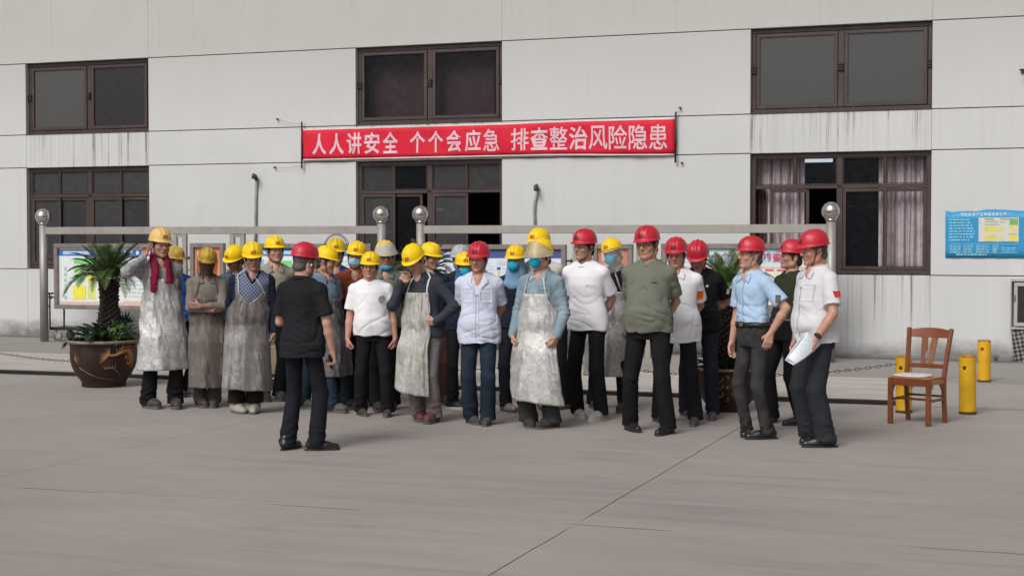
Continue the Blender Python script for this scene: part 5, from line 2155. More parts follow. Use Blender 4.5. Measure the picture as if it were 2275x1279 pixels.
    # ---------------- apron
    if apron:
        ap = dict(mat=None, top=1.28, hem=.42, bib=.135, waist=.21, hemw=.265, notch=0.0, tilt=0.0, strap=None, seed=0, fold=1.0, side=0.0, hang=0.0)
        ap.update(apron)
        nz, na = 52, 48
        gpts = []
        hipx, hipy, _, hipc = (float(a[0]) for a in prof(np.array([.90 * s])))
        vn = lambda a_, b_, k_: float(vnoise(np.array([[a_, b_, ap['seed'] + k_]]), 11)[0])
        for j in range(nz + 1):
            t = j / nz
            for i in range(na + 1):
                u = -1 + 2 * i / na
                zt_ = ap['top'] - ap['notch'] * max(0, 1 - abs(u) * 1.25)
                zz = (zt_ + (ap['hem'] + ap['tilt'] * u - zt_) * t)
                zz += .010 * t * vn(u * 3, .5, 20)
                zc = max(zz, .90)
                rx, ry, xc, yc = (float(a[0]) for a in prof_s(np.array([zc * s])))
                dwn = max(0, .92 - zz)
                sg = float(sstep(np.array([dwn]), .0, .22)[0])
                rx += s * (.026 + .05 * sg)
                ry += s * (.034 + .06 * dwn + .040 * sg)
                wq = float(sstep(np.array([ap['top'] - zz]), .02, ap['top'] - 1.06)[0])
                dq = min(1, max(0, (1.06 - zz) / (1.06 - ap['hem'])))
                hw = (ap['bib'] + (ap['waist'] - ap['bib']) * wq + (ap['hemw'] - ap['waist']) * dq) * s
                rx = max(rx, hw * 1.02)
                a = math.asin(min(.985, hw / rx)) * u + ap['side'] * wq
                dsp = ap['fold'] * (.006 + .020 * min(1, dwn * 2)) * vn(u * 2.6, zz * 1.1, 0)
                dsp += .006 * ap['fold'] * vn(u * 7, zz * 8, 3)
                dsp += ap['fold'] * .020 * min(1, dwn * 2.2) * math.sin(u * 6.5 + 1.3 * ap['seed'] + 2.0 * vn(u * 2, zz * 1.5, 9))
                for k_, (fu, fz, am_) in enumerate(((5, 9, .010), (9, 4, .008), (12, 14, .006))):
                    rg = max(0, 1 - abs(vn(u * fu + zz * (4 - 3 * k_), zz * fz + u * 2, 30 + k_)) * 1.4)
                    dsp -= ap['fold'] * am_ * rg ** 3
                dsp = max(dsp, -.014 + .008 * float(dwn > .02))
                gpts.append((xc + (rx + dsp) * math.sin(a) + ap['hang'] * dq * s, yc - (ry + dsp) * math.cos(a), zz * s))
        mb = MB()
        mb.grid(gpts, nz + 1, na + 1)
        ao = mb.build('apron', ap['mat'], root)
        md = ao.modifiers.new('thickness', 'SOLIDIFY')
        md.thickness = .004
        md.offset = 0
        smat = ap['strap'] or ap['mat']
        for sd in (-1, 1):
            p0 = np.array(gpts[na if sd > 0 else 0]) + np.array([-sd * .015, -.004, -.012])
            pts = [p0]
            for f_ in (.3, .6, .85):
                x = p0[0] * (1 - f_) + sd * .075 * s * f_
                z_ = p0[2] + (1.455 * s - p0[2]) * f_
                hit = bvh.ray_cast(Vector((x, -.6, z_)), Vector((0, 1, 0)), 1.2)
                y_ = hit[0].y - .012 if hit[0] is not None else p0[1]
                pts.append(np.array([x, y_, z_]))
            pts += [L(sd * .070, .005, 1.492), L(sd * .055, .065, 1.492), L(0, .092, 1.488)]
            link('apron_strap', ribbon_mesh('apron_strap', pts, .0085, .003, smat), ao)
    K.update(root=root, s=s, C=C, Rh=Rh, Mh=Mh, arm=arm, leg=leg, prof=prof, wear=wear, L=L, ft=ft, shirt=so, slv=slv, body=body)
    for e in extras:
        if isinstance(e, str):
            if e.startswith('visor'):
                vo = wear('face_shield', e)
                wear('shield_rim', e + '_rim', vo, Matrix.Identity(4))
            elif e.startswith('mask'):
                mo = wear('mask', e)
                if e != 'mask_chin':
                    wear('ear_loop', 'ear_loop', mo, Matrix.Identity(4))
            elif e.startswith('glasses'):
                wear('glasses', e)
            elif e.startswith('hood'):
                wear('hood', e)
        else:
            e(K)
    PEOPLE.append(K)
    return K
# ------------------------------------------------------------------ potted cycads
m_glaze = P('brown_glaze', (.028, .012, .0095), .5, var=.3, scale=6, dirt=.25, dirtcol=(.07, .05, .035), dscale=5, coat=.0, spec=.35)
m_orn = P('ochre_glaze_relief', (.33, .15, .055), .45, var=.25, scale=18, dirt=.3, dirtcol=(.12, .05, .02), dscale=9)
m_orn2 = P('dull_olive_relief', (.16, .12, .05), .5, var=.25, scale=18)
m_soil = P('potting_soil', (.03, .022, .016), .95, var=.4, scale=40)
m_trunk = P('cycad_bark', (.030, .021, .017), .9, var=.5, scale=30)
def leaf_mat(name, a, b):
    if name in MATS:
        return MATS[name]
    m, t = mk(name)
    v = t.coord()
    c = t.mix(t.rng(t.noise(v, 5, 4), .3, .7), a, b)
    t.l(c, t.b.inputs['Base Color'])
    t.b.inputs['Roughness'].default_value = .45
    t.b.inputs['Transmission Weight'].default_value = 0
    return m
m_fr = leaf_mat('cycad_leaf', (.026, .058, .014), (.075, .120, .030))
m_fr2 = leaf_mat('pale_cycad_leaf', (.05, .11, .02), (.11, .18, .04))
m_dk = leaf_mat('dark_fern_leaf', (.012, .028, .010), (.028, .055, .018))
m_lt = leaf_mat('bright_shrub_leaf', (.045, .11, .018), (.085, .17, .03))

PROF = [(.255, 0), (.262, .012), (.262, .05), (.275, .075), (.33, .15), (.375, .24), (.395, .33), (.398, .42), (.395, .48), (.402, .515), (.432, .535), (.436, .555), (.425, .565), (.395, .555), (.375, .50)]
def pot_r(z):
    return float(np.interp(z, [p[1] for p in PROF[:11]], [p[0] for p in PROF[:11]]))

def frond_mesh(L_, droop, mat, seed, nl=26, ll=.15, wid=.011):
    r_ = random.Random(seed)
    mb = MB()
    pts = []
    for i in range(9):
        t = i / 8
        pts.append(Vector((L_ * (t - .18 * t * t * droop), 0, L_ * (.55 * t - (.62 * droop) * t * t))))
    mb.tube(pts, [.008 - .005 * i / 8 for i in range(9)], 5)
    for i in range(nl):
        t = .10 + .90 * i / nl
        f = t * 8
        k = min(int(f), 7)
        p = pts[k].lerp(pts[k + 1], f - k)
        d = (pts[k + 1] - pts[k]).normalized()
        up = Vector((0, 1, 0)).cross(d) * -1
        ln = ll * (math.sin(math.pi * min(1, t * .92 + .10)) ** .6) * r_.uniform(.9, 1.1)
        for q in (-1, 1):
            dr = (Vector((0, q, 0)) * .86 + d * (.42 + .3 * t) + up * r_.uniform(.18, .42)).normalized()
            e = p + dr * ln + Vector((0, 0, -.10 * ln))
            m_ = p + dr * ln * .55
            w = d * wid * .5
            mb.add([p - w, p + w, m_ + w * .95, e, m_ - w * .95], [(0, 1, 2, 3, 4)])
    return mb.mesh('frond', mat)

FR = {}
def cycad(label, plabel, base, sc, trunk_h, mat, ornament, nfr=40, flen=.62, crown_off=(0.06, 0), seed=1, under=True, group='potted cycads before the facade'):
    r_ = random.Random(seed)
    c = G(*base)
    pot = thing('plant_pot', plabel, 'plant pot', 'brown glazed plant pots', tuple(c), R(seed * 40))
    pot.rotation_euler = (0, 0, math.atan2(-c[0], c[1]))
    S_ = sc
    mb = MB()
    mb.lathe([(r * S_, z * S_) for r, z in PROF], 56)
    mb.build('bowl', m_glaze, pot)
    mb = MB()
    mb.lathe([(.431 * S_, .533 * S_), (.4385 * S_, .545 * S_), (.4385 * S_, .558 * S_), (.425 * S_, .5675 * S_)], 56, cap=False)
    mb.build('rim', P('pale_worn_rim', (.22, .16, .11), .6, var=.3, scale=14), pot)
    mb = MB()
    mb.lathe([(.001, .515 * S_), (.2 * S_, .52 * S_), (.385 * S_, .508 * S_)], 30, cap=False)
    mb.build('soil', m_soil, pot)
    def relief(name, strokes, mat_):
        mb = MB()
        for pts, r0, r1 in strokes:
            P_ = []
            nn = max(6, len(pts) * 4)
            pp = np.array(pts, float)
            tt = np.linspace(0, len(pp) - 1, nn)
            xx = np.interp(tt, range(len(pp)), pp[:, 0])
            zz = np.interp(tt, range(len(pp)), pp[:, 1])
            for a, z in zip(xx, zz):
                rr = pot_r(z) + .001
                P_.append((rr * math.sin(a) * S_, -rr * math.cos(a) * S_, z * S_))
            mb.tube(P_, [(r0 + (r1 - r0) * k / (nn - 1)) * S_ for k in range(nn)], 6)
        mb.build(name, mat_, pot)
    if ornament == 1:
        st = []
        # a spread claw, a ragged twisting body, and flames to the right of it
        for a in np.linspace(-150, 150, 13):
            l = r_.uniform(.10, .17)
            st.append(([(.16, .40), (.16 - math.cos(R(a * .45 + 25)) * l * 2.0, .40 + math.sin(R(a * .6)) * l * .62)], .008, .002))
        st.append(([(.10, .405), (.24, .395), (.38, .40), (.48, .42), (.60, .44), (.72, .45), (.84, .455)], .014, .024))
        st.append(([(.55, .46), (.62, .50), (.70, .485), (.80, .50), (.95, .495)], .016, .007))
        st.append(([(.72, .46), (.82, .41), (.90, .36), (.92, .31), (.82, .28), (.76, .30)], .022, .010))
        st.append(([(.80, .44), (.95, .40), (1.02, .34), (.98, .27), (.90, .25)], .022, .008))
        for k in range(14):
            a = .42 + .045 * k
            z = .43 + .02 * math.sin(k)
            st.append(([(a, z), (a + r_.uniform(-.05, .07), z + r_.uniform(.03, .085))], .008, .002))
        for k in range(12):
            a = .72 + .03 * k
            st.append(([(a, .40 - .012 * k), (a + r_.uniform(-.14, -.05), .37 - .012 * k + r_.uniform(-.03, .02))], .008, .002))
        relief('dragon_relief', st, m_orn)
        st = []
        for a in np.linspace(10, 150, 8):
            st.append(([(-1.02, .36), (-1.02 + math.cos(R(a - 75)) * .24, .36 + math.sin(R(a - 75)) * .09)], .006, .002))
        st.append(([(-.85, .25), (-.5, .17), (-.1, .12), (.4, .10)], .007, .004))
        st.append(([(.05, .24), (.25, .25), (.42, .21), (.62, .14)], .009, .003))
        for k in range(5):
            st.append(([(.02 + .08 * k, .24), (.0 + .09 * k, .285)], .006, .002))
        relief('wave_relief', st, m_orn2)
    elif ornament == 2:
        st = []
        for sx in (-1, 1):
            for dz in (.09, .0, -.10):
                cx, cz = sx * .20, .33 + dz
                st.append(([(cx + sx * .15, cz + .055), (cx + sx * .17, cz + .01), (cx + sx * .06, cz - .025), (cx - sx * .05, cz), (cx - sx * .03, cz + .04)], .010, .007))
        st.append(([(-.03, .33), (.03, .33)], .018, .018))
        st.append(([(0, .44), (.05, .47), (-.05, .48)], .008, .006))
        st.append(([(0, .20), (.05, .16), (-.04, .15)], .008, .006))
        relief('cloud_relief', st, m_orn)
    tree = thing('cycad', label, 'plant', group, (c[0] + crown_off[0], c[1] + crown_off[1], .50 * S_))
    mb = MB()
    th = trunk_h - .50 * S_
    rr = lambda t: (.125 + .02 * math.sin(t * 7)) * (1 - .08 * t) * (sc * .25 + .75)
    mb.tube([(.02 * math.sin(3 * t), .01 * t, th * t) for t in np.linspace(0, 1, 10)], [rr(t) * .86 for t in np.linspace(0, 1, 10)], 18)
    for k in range(230):
        t = k / 230
        a = k * 2.39996
        r0 = rr(t) * .84
        p = Vector((r0 * math.cos(a), r0 * math.sin(a), th * t))
        o_ = Vector((math.cos(a), math.sin(a), .55)).normalized()
        tg = Vector((-math.sin(a), math.cos(a), 0))
        u_ = tg.cross(o_)
        w = .021
        e = p + o_ * r_.uniform(.026, .048)
        mb.add([p - tg * w - u_ * w, p + tg * w - u_ * w, p + tg * w + u_ * w, p - tg * w + u_ * w, e - tg * w * .5 - u_ * w * .4, e + tg * w * .5 - u_ * w * .4, e + tg * w * .5 + u_ * w * .4, e - tg * w * .5 + u_ * w * .4],
               [(0, 1, 5, 4), (1, 2, 6, 5), (2, 3, 7, 6), (3, 0, 4, 7), (4, 5, 6, 7)])
    mb.build('trunk', m_trunk, tree)
    for v_ in range(4):
        key = (mat.name, v_)
        if key not in FR:
            FR[key] = frond_mesh(1.0, (.45, .8, 1.15, 1.5)[v_], mat, v_ + 3, ll=.20, wid=.024)
    for k in range(nfr):
        a = k * 2.39996 + r_.uniform(-.2, .2)
        lvl = k / nfr                                       # upright in the middle, drooping outside
        v_ = min(3, int(lvl * 4))
        me = FR[mat.name, v_]
        o = link('frond', me, tree)
        tilt = R(50 - 46 * lvl + r_.uniform(-6, 6))
        l = flen * r_.uniform(.85, 1.1) * (1 - .25 * (1 - lvl) ** 2)
        o.matrix_local = Matrix.Translation((.05 * math.cos(a), .05 * math.sin(a), th - .02 + .06 * (1 - lvl))) @ Matrix.Rotation(a, 4, 'Z') @ Matrix.Rotation(-tilt, 4, 'Y') @ Matrix.Scale(l, 4)
    if under:
        fern = thing('fern', 'dark green low ferns at the foot of the ' + under, 'plant', None, (c[0], c[1], .50 * S_))
        for v_ in range(2):
            key = ('fern', v_)
            if key not in FR:
                FR[key] = frond_mesh(1.0, (.7, 1.3)[v_], m_dk, 20 + v_, nl=20, ll=.22, wid=.05)
        for k in range(58):
            a = k * 2.39996
            o = link('frond', FR['fern', k % 2], fern)
            rr_ = r_.uniform(.02, .22)
            o.matrix_local = Matrix.Translation((rr_ * math.cos(a), rr_ * math.sin(a), r_.uniform(0, .06))) @ Matrix.Rotation(a, 4, 'Z') @ Matrix.Rotation(-R(r_.uniform(-5, 45)), 4, 'Y') @ Matrix.Scale(r_.uniform(.26, .42) * S_, 4)
    return pot, tree, c

p1, t1, c1 = cycad('tall cycad with dark shaggy trunk and arching crown at the far left', 'large brown glazed pot with an ochre dragon relief at the far left', (231, 857), 1.0, 1.30, m_fr, 1, 54, .62, (.07, 0), 1, 'tall cycad at the left')
# brighter leafy shrub at the right of that pot, and a spiky aloe behind it
sh_ = thing('shrub', 'bright green leafy shrub at the right side of the dragon pot', 'plant', None, (c1[0] + .22, c1[1] - .10, .50))
mb = MB()
r_ = random.Random(5)
for k in range(520):
    d = Vector((r_.gauss(0, 1), r_.gauss(0, 1), r_.gauss(0, .8))).normalized()
    rr = r_.uniform(.55, 1.0)
    p = Vector((d.x * .17 * rr, d.y * .16 * rr, .10 + .15 * d.z * rr + .08 * rr))
    n_ = (d + Vector((r_.uniform(-.6, .6), r_.uniform(-.6, .6), r_.uniform(0, .9)))).normalized()
    t_ = n_.orthogonal().normalized()
    b_ = n_.cross(t_)
    l = r_.uniform(.014, .024)
    mb.add([p - t_ * l, p + b_ * l * .5, p + t_ * l, p - b_ * l * .5], [(0, 1, 2, 3)])
mb.build('leaves', m_lt, sh_)
al = thing('aloe', 'dark spiky rosette plant above the dragon pot beside the cycad trunk', 'plant', None, (c1[0] + .24, c1[1] + .10, .52))
mb = MB()
mb.tube([(0, 0, 0), (0, 0, .24)], .018, 6)
mb.build('stem', m_trunk, al)
mb = MB()
for k in range(22):
    a = k * 2.39996
    el = R(10 + 70 * (k % 7) / 7)
    d = Vector((math.cos(a) * math.cos(el), math.sin(a) * math.cos(el), math.sin(el)))
    t_ = d.orthogonal().normalized()
    p = Vector((0, 0, .24))
    mb.tube([p, p + d * .08, p + d * .17], [.010, .011, .001], 4)
mb.build('leaves', m_dk, al)
cycad('small bright cycad behind the black shirted red helmet man', 'brown glazed pot with a cloud relief between the red helmet men', (1616, 911), .80, 1.26, m_fr2, 2, 36, .55, (0, .05), 2, 'bright cycad')
cycad('dark cycad whose fronds show behind the man covering his face', 'brown pot hidden behind the workers left of the pale blue shirt', (938, 862), .9, 1.34, m_fr, 0, 34, .58, (0, 0), 3, None)

# ------------------------------------------------------------------ wooden chair
m_wood = P('red_brown_varnished_wood', (.185, .050, .017), .38, var=.3, scale=4, coat=.15, dirt=.2, dirtcol=(.05, .02, .012))
m_woodl = P('honey_varnished_wood', (.36, .155, .03), .4, var=.2, scale=5, coat=.15)
fl, fr_, bl_, br_ = (np.array(G(*p)) for p in ((1971, 940), (2064, 947), (2012, 932), (2104, 940)))
cc_ = (fl + fr_ + bl_ + br_) / 4
xd = (fr_ - fl) + (br_ - bl_)
rzc = math.atan2(xd[1], xd[0])
CW, CD = .43, .40
chair = thing('wooden_chair', 'reddish brown wooden chair with pierced splat and white seat pad', 'chair', None, tuple(cc_), rzc)
hw, hd = CW / 2, CD / 2
for q in (-1, 1):
    mb = MB()
    mb.bar((q * (hw - .022), -hd + .022, 0), (q * (hw - .022), -hd + .022, .445), .044, .044, (0, 1, 0), .004)
    mb.build('leg', m_wood, chair)
    mb = MB()
    pts = [(q * (hw - .025), hd + .015, 0), (q * (hw - .024), hd - .022, .25), (q * (hw - .022), hd - .022, .46), (q * (hw - .012), hd + .035, .70), (q * (hw + .002), hd + .085, .90)]
    for a, b in zip(pts[:-1], pts[1:]):
        mb.bar(a, Vector(b) + (Vector(b) - Vector(a)).normalized() * .006, .038, .042, (0, 1, 0), .004)
    mb.build('leg', m_wood, chair)
mb = MB()
mb.box(-hw + .046, hw - .046, -hd + .004, -hd + .030, .375, .440, .004)
mb.build('seat_rail', m_wood, chair)
for q in (-1, 1):
    mb = MB()
    mb.box(q * (hw - .024) - .012, q * (hw - .024) + .012, -hd + .046, hd - .046, .385, .438, .004)
    mb.build('seat_rail', m_woodl if q > 0 else m_wood, chair)
    mb = MB()
    for (y_, sy) in ((-hd + .046, 1), (hd - .046, -1)):
        x_ = q * (hw - .024)
        mb.add([(x_ - .010, y_, .383), (x_ + .010, y_, .383), (x_ + .010, y_ + sy * .07, .383), (x_ - .010, y_ + sy * .07, .383), (x_ - .010, y_, .30), (x_ + .010, y_, .30)],
               [(0, 1, 2, 3), (4, 5, 1, 0), (4, 0, 3), (5, 2, 1), (3, 2, 5, 4)])
    mb.build('corner_bracket', m_wood, chair)
    mb = MB()
    mb.bar((q * (hw - .022), -hd + .045, .235), (q * (hw - .022), hd - .04, .235), .02, .026, (0, 0, 1), .003)
    mb.build('stretcher', m_wood, chair)
mb = MB()
mb.box(-hw + .03, hw - .03, hd - .034, hd - .012, .385, .438, .004)
mb.build('seat_rail', m_wood, chair)
mb = MB()
mb.bar((-hw + .035, -.02, .235), (hw - .035, -.02, .235), .026, .02, (0, 0, 1), .003)
mb.bar((-hw + .045, hd - .03, .26), (hw - .045, hd - .03, .26), .024, .02, (0, 0, 1), .003)
mb.build('stretcher', m_wood, chair)
mb = MB()
mb.box(-hw + .012, hw - .012, -hd + .006, hd - .045, .441, .456, .005)
mb.build('seat', m_woodl, chair)
yb_ = lambda z: hd - .022 + (z - .46) / .44 * .107
mb = MB()
n = 12
for i in range(n):
    x0_, x1_ = -hw + .028 + (2 * hw - .056) * i / n, -hw + .028 + (2 * hw - .056) * (i + 1) / n
    f = lambda x: .885 + .026 * (1 - (x / hw) ** 2)
    vs = []
    for x in (x0_, x1_):
        bow = .022 * (1 - (x / hw) ** 2)
        for z in (.815, f(x)):
            for dy in (-.013, .013):
                vs.append((x, yb_(z) + dy + bow, z))
    mb.add(vs, [(0, 2, 3, 1), (4, 5, 7, 6), (0, 4, 6, 2), (1, 3, 7, 5), (2, 6, 7, 3), (0, 1, 5, 4)])
mb.build('top_rail', m_wood, chair)
mb = MB()
mb.bar((-hw + .036, yb_(.545), .545), (hw - .036, yb_(.545), .545), .026, .042, (0, 0, 1), .004)
mb.build('lower_rail', m_wood, chair)
for q in (-1, 1):
    mb = MB()
    zz = np.linspace(.566, .816, 15)
    vs = []
    for z in zz:
        t = (z - .566) / .25
        inn = .006 + .030 * math.exp(-((t - .28) / .16) ** 2) + .014 * sstep(np.array([t]), .45, 1.0)[0]
        out = .060 + .024 * t
        bow = .018 * t
        for x in (inn, out):
            for dy in (-.007, .007):
                vs.append((q * x, yb_(z) + dy + bow, z))
    fs = []
    for i in range(len(zz) - 1):
        a = i * 4
        for u, w in ((0, 1), (1, 3), (3, 2), (2, 0)):
            fs.append((a + u, a + w, a + 4 + w, a + 4 + u))
    fs += [(0, 2, 3, 1), (4 * len(zz) - 4, 4 * len(zz) - 3, 4 * len(zz) - 1, 4 * len(zz) - 2)]
    mb.add(vs, fs)
    mb.build('splat', m_wood if q < 0 else P('warm_brown_wood', (.22, .075, .022), .38, var=.2, scale=5, coat=.15), chair)
pad = thing('seat_pad', 'thin white seat pad with scalloped edge lying on the wooden chair', 'cushion')
pad.matrix_world = Matrix.Translation(Vector(cc_)) @ Matrix.Rotation(rzc, 4, 'Z') @ Matrix.Translation((-.03, -.035, .4575))
mb = MB()
n = 72
ring = [(math.copysign(abs(math.cos(a)) ** .6, math.cos(a)), math.copysign(abs(math.sin(a)) ** .6, math.sin(a))) for a in np.linspace(0, 2 * math.pi, n + 1)[:-1]]
def prow(sx, sy, z, sc_):
    return [((sx * x) * (1 + sc_ * math.sin(k * 1.05 * 2)), sy * y * (1 + sc_ * math.sin(k * 2.1)), z) for k, (x, y) in enumerate(ring)]
rows = [prow(.168, .150, 0, .012), prow(.176, .158, .006, .016), prow(.172, .154, .014, .012), prow(.150, .134, .020, 0), prow(.08, .07, .021, 0), prow(.001, .001, .021, 0)]
mb.add([p for r in rows for p in r], [(i * n + k, i * n + (k + 1) % n, (i + 1) * n + (k + 1) % n, (i + 1) * n + k) for i in range(len(rows) - 1) for k in range(n)] + [tuple(range(n))[::-1]], True)
mb.build('cover', cloth('white_pad_cloth', (.60, .57, .58), .06, .2), pad)

# ------------------------------------------------------------------ hand trolley behind the pot, and a slatted cart behind the workers
m_blk = P('black_trolley_steel', (.02, .02, .02), .5, .3, var=.3)
m_gryr = P('grey_caster_rubber', (.22, .22, .225), .7)
c = G(162, 757)
tro = thing('hand_trolley', 'black steel hand trolley with grey caster behind the dragon pot', 'trolley', None, tuple(c), -THETA)
mb = MB()
mb.box(-.33, .45, -.22, .22, .20, .25, .006)
mb.build('platform', m_blk, tro)
mb = MB()
for y_ in (-.20, .20):
    mb.tube([(-.33, y_, .225), (-.33, y_, .80), (-.345, y_, .84), (-.40, y_, .86)], .014, 8)
mb.tube([(-.345, -.20, .84), (-.345, .20, .84)], .014, 8)
mb.build('push_handle', m_blk, tro)
mb = MB()
mb.tube([(-.03, -.21, .25), (-.02, -.21, .55)], .014, 8)
mb.tube([(-.33, -.21, .62), (-.38, -.25, .60), (-.36, -.25, .50)], .012, 6)
mb.build('stake', m_blk, tro)
for x_, y_ in ((-.18, -.18), (-.18, .18), (.36, -.18), (.36, .18)):
    Mw = Matrix.Translation((x_, y_, .088)) @ Matrix.Rotation(R(90), 4, 'X')
    mb = MB()
    mb.lathe([(.060, -.018), (.086, -.018), (.088, -.010), (.088, .010), (.086, .018), (.060, .018)], 24, Mw, False)
    w_ = mb.build('wheel', m_gryr, tro)
    mb = MB()
    mb.lathe([(.061, -.012), (.03, -.014), (.015, -.022), (.015, .022), (.03, .014), (.061, .012)], 20, Mw)
    mb.build('hub', P('pale_caster_hub', (.40, .40, .41), .5), w_)
    mb = MB()
    for dy in (-.026, .026):
        mb.bar((x_, y_ + dy, .088), (x_ - .05, y_ + dy, .20), .03, .004, (0, 1, 0))
    mb.build('fork', P('caster_steel', (.35, .35, .35), .4, .6), w_)
c = G(612, 868)
cart = thing('slatted_cart', 'tan slatted box cart on casters glimpsed behind the white booted worker', 'cart', None, tuple(c), -THETA)
m_tan = P('tan_boards', (.32, .245, .165), .8, var=.2, scale=6)
for k in range(7):
    mb = MB()
    mb.box(-.36 + k * .105, -.36 + k * .105 + .095, -.03, .0, .20, .52, .003)
    mb.build('slat', m_tan, cart)
mb = MB()
mb.box(-.38, .40, -.02, .45, .155, .197, .004)
mb.box(-.40, -.362, -.035, .0, .12, .62, .003)
mb.box(.378, .412, -.035, .0, .12, .62, .003)
mb.build('frame', m_blk, cart)
for x_ in (-.28, .0, .30):
    mb = MB()
    mb.lathe([(.03, -.02), (.07, -.02), (.072, .0), (.07, .02), (.03, .02)], 20, Matrix.Translation((x_, .02, .072)) @ Matrix.Rotation(R(90), 4, 'X'))
    mb.bar((x_, .02, .072), (x_ + .03, .02, .155), .03, .05, (0, 1, 0))
    mb.build('caster', m_blk, cart)

# weeds rooted where the wall meets the paving
for k, (px, py) in enumerate(((2204, 801), (2212, 803))):
    c = G(px, py)
    wd = thing('weed', ('small green weed at the foot of the wall beside the rear bollard', 'smaller weed right of the tuft at the foot of the wall')[k], 'plant', None, tuple(c))
    mb = MB()
    r_ = random.Random(k)
    for q in range(26 - 10 * k):
        a = r_.uniform(0, 6.28)
        l = r_.uniform(.05, .13)
        d = Vector((math.cos(a) * .6, math.sin(a) * .6, 1)).normalized()
        e = Vector((0, 0, 0)) + d * l
        t_ = d.orthogonal().normalized() * .012
        mb.add([(0, 0, 0), e * .6 + t_, e, e * .6 - t_], [(0, 1, 2, 3)])
    mb.build('leaves', m_lt, wd)
# ------------------------------------------------------------------ the people
headgear()
GW = 'helmeted workers listening in the yard'
GS = 'red helmeted staff standing in the yard'
T_navy = cloth('navy_trouser_cloth', (.0125, .0135, .019), .15, .3)
T_black = cloth('black_trouser_cloth', (.0105, .010, .0115), .15, .3)
T_char = cloth('charcoal_trouser_cloth', (.026, .028, .034), .15, .35)
T_jean = cloth('dark_blue_jeans', (.014, .023, .038), .2, .4, fade=(.022, .034, .052))
T_jeang = cloth('washed_black_jeans', (.028, .028, .029), .2, .4, fade=(.055, .054, .054))
T_lilac = cloth('grey_lilac_trousers', (.17, .145, .150), .12, .4, stain=.3)
T_grey = cloth('dark_grey_work_trousers', (.040, .042, .044), .15, .4, stain=.3, staincol=(.12, .11, .10))
T_brown = cloth('maroon_work_trousers', (.075, .036, .032), .15, .4)
def silver(name, base, metal, rough, dirt, dcol, speck=.5, streak=0.0, mid=0.0):
    m, t = mk(name)
    v = t.coord()
    n = t.noise(v, 7, 7, .7, .8)
    c = t.mix(t.rng(n, .34, .66), tuple(x * .66 for x in base), tuple(min(1, x * 1.16) for x in base))
    fine = t.noise(v, 42, 6, .75, .4)
    c = t.mix(t.math('MULTIPLY', t.rng(fine, .50, .64), .55), c, tuple(x * .42 for x in base))
    vo = t.n('ShaderNodeTexVoronoi', feature='DISTANCE_TO_EDGE')
    vo.inputs['Scale'].default_value = 34.0
    w = t.noise(v, 12, 4)
    wx = t.n('ShaderNodeVectorMath', operation='SCALE')
    wx.inputs['Scale'].default_value = 1.0
    mixv = t.n('ShaderNodeMix', data_type='VECTOR')
    mixv.inputs[0].default_value = .34
    nn = t.n('ShaderNodeTexNoise')
    nn.inputs['Scale'].default_value = 9
    t.l(v, nn.inputs['Vector'])
    t.l(v, mixv.inputs[4])
    t.l(nn.outputs['Color'], mixv.inputs[5])
    t.l(mixv.outputs[1], vo.inputs['Vector'])
    crack = t.rng(vo.outputs['Distance'], .0, .055, 1.0, 0.0)
    c = t.mix(t.math('MULTIPLY', t.math('MULTIPLY', crack, t.rng(t.noise(v, 5, 4), .46, .66)), speck * .8), c, (.20, .195, .19))
    sp = t.noise(v, 55, 3, .6)
    c = t.mix(t.math('MULTIPLY', t.rng(sp, .60, .70), speck * .8), c, (.13, .12, .11))
    if streak:
        s_ = t.noise(t.coord(scale=(14, 14, 1.1)), 1.0, 5, .6)
        c = t.mix(t.math('MULTIPLY', t.rng(s_, .42, .66), streak), c, dcol)
    d = t.noise(v, 3.2, 6, .62)
    c = t.mix(t.math('MULTIPLY', t.rng(d, .60 - .25 * dirt, .72), min(1, dirt * 1.2)), c, dcol)
    if mid:
        sep = t.n('ShaderNodeSeparateXYZ')
        t.l(v, sep.inputs[0])
        zz = t.rng(sep.outputs[2], .62, .95)
        z2 = t.rng(sep.outputs[2], 1.12, 1.24, 1, 0)
        k = t.math('MULTIPLY', t.math('MULTIPLY', zz, z2), t.rng(t.noise(t.coord(scale=(6, 6, 1.5)), 1.0, 5), .32, .58))
        c = t.mix(t.math('MULTIPLY', k, mid), c, dcol)
    t.l(c, t.b.inputs['Base Color'])
    t.b.inputs['Metallic'].default_value = metal
    t.l(t.rng(n, .3, .7, rough - .1, rough + .12), t.b.inputs['Roughness'])
    h = t.math('ADD', t.noise(v, 24, 5, .6, 1.2), t.math('MULTIPLY', crack, -.22))
    t.bump(h, .5, .010)
    return m
A_sil = silver('aluminised_apron', (.62, .615, .60), .35, .46, .32, (.20, .195, .19), .9)
A_sil2 = silver('creased_aluminised_apron', (.54, .535, .52), .45, .38, .25, (.22, .215, .21), .9)
A_gry = silver('sooty_silver_apron', (.36, .345, .335), .30, .50, .40, (.085, .070, .064), .35, .65, .95)
A_brn = silver('blackened_apron', (.20, .178, .16), .15, .65, .6, (.085, .066, .058), .3, .75)
A_mat = silver('matt_grey_apron', (.56, .545, .51), .12, .6, .30, (.17, .16, .145), .5, .4)
A_old = silver('dull_slate_apron', (.16, .155, .16), .05, .75, .3, (.08, .07, .07), .2, .3)
B_dusty = P('dusty_black_leather', (.035, .031, .030), .65, var=.3, scale=12, dirt=.5, dirtcol=(.16, .14, .13), dscale=9)
B_black = P('black_leather', (.013, .012, .013), .36, var=.2)
B_char = P('dark_grey_suede', (.05, .045, .043), .75, var=.2, dirt=.3, dirtcol=(.12, .11, .1))
B_felt = P('pale_felt', (.36, .34, .29), .85, var=.15, scale=9, dirt=.3, dirtcol=(.2, .18, .15))
B_maroon = P('maroon_work_shoe', (.10, .030, .036), .6, var=.3, dirt=.3, dirtcol=(.16, .09, .085))
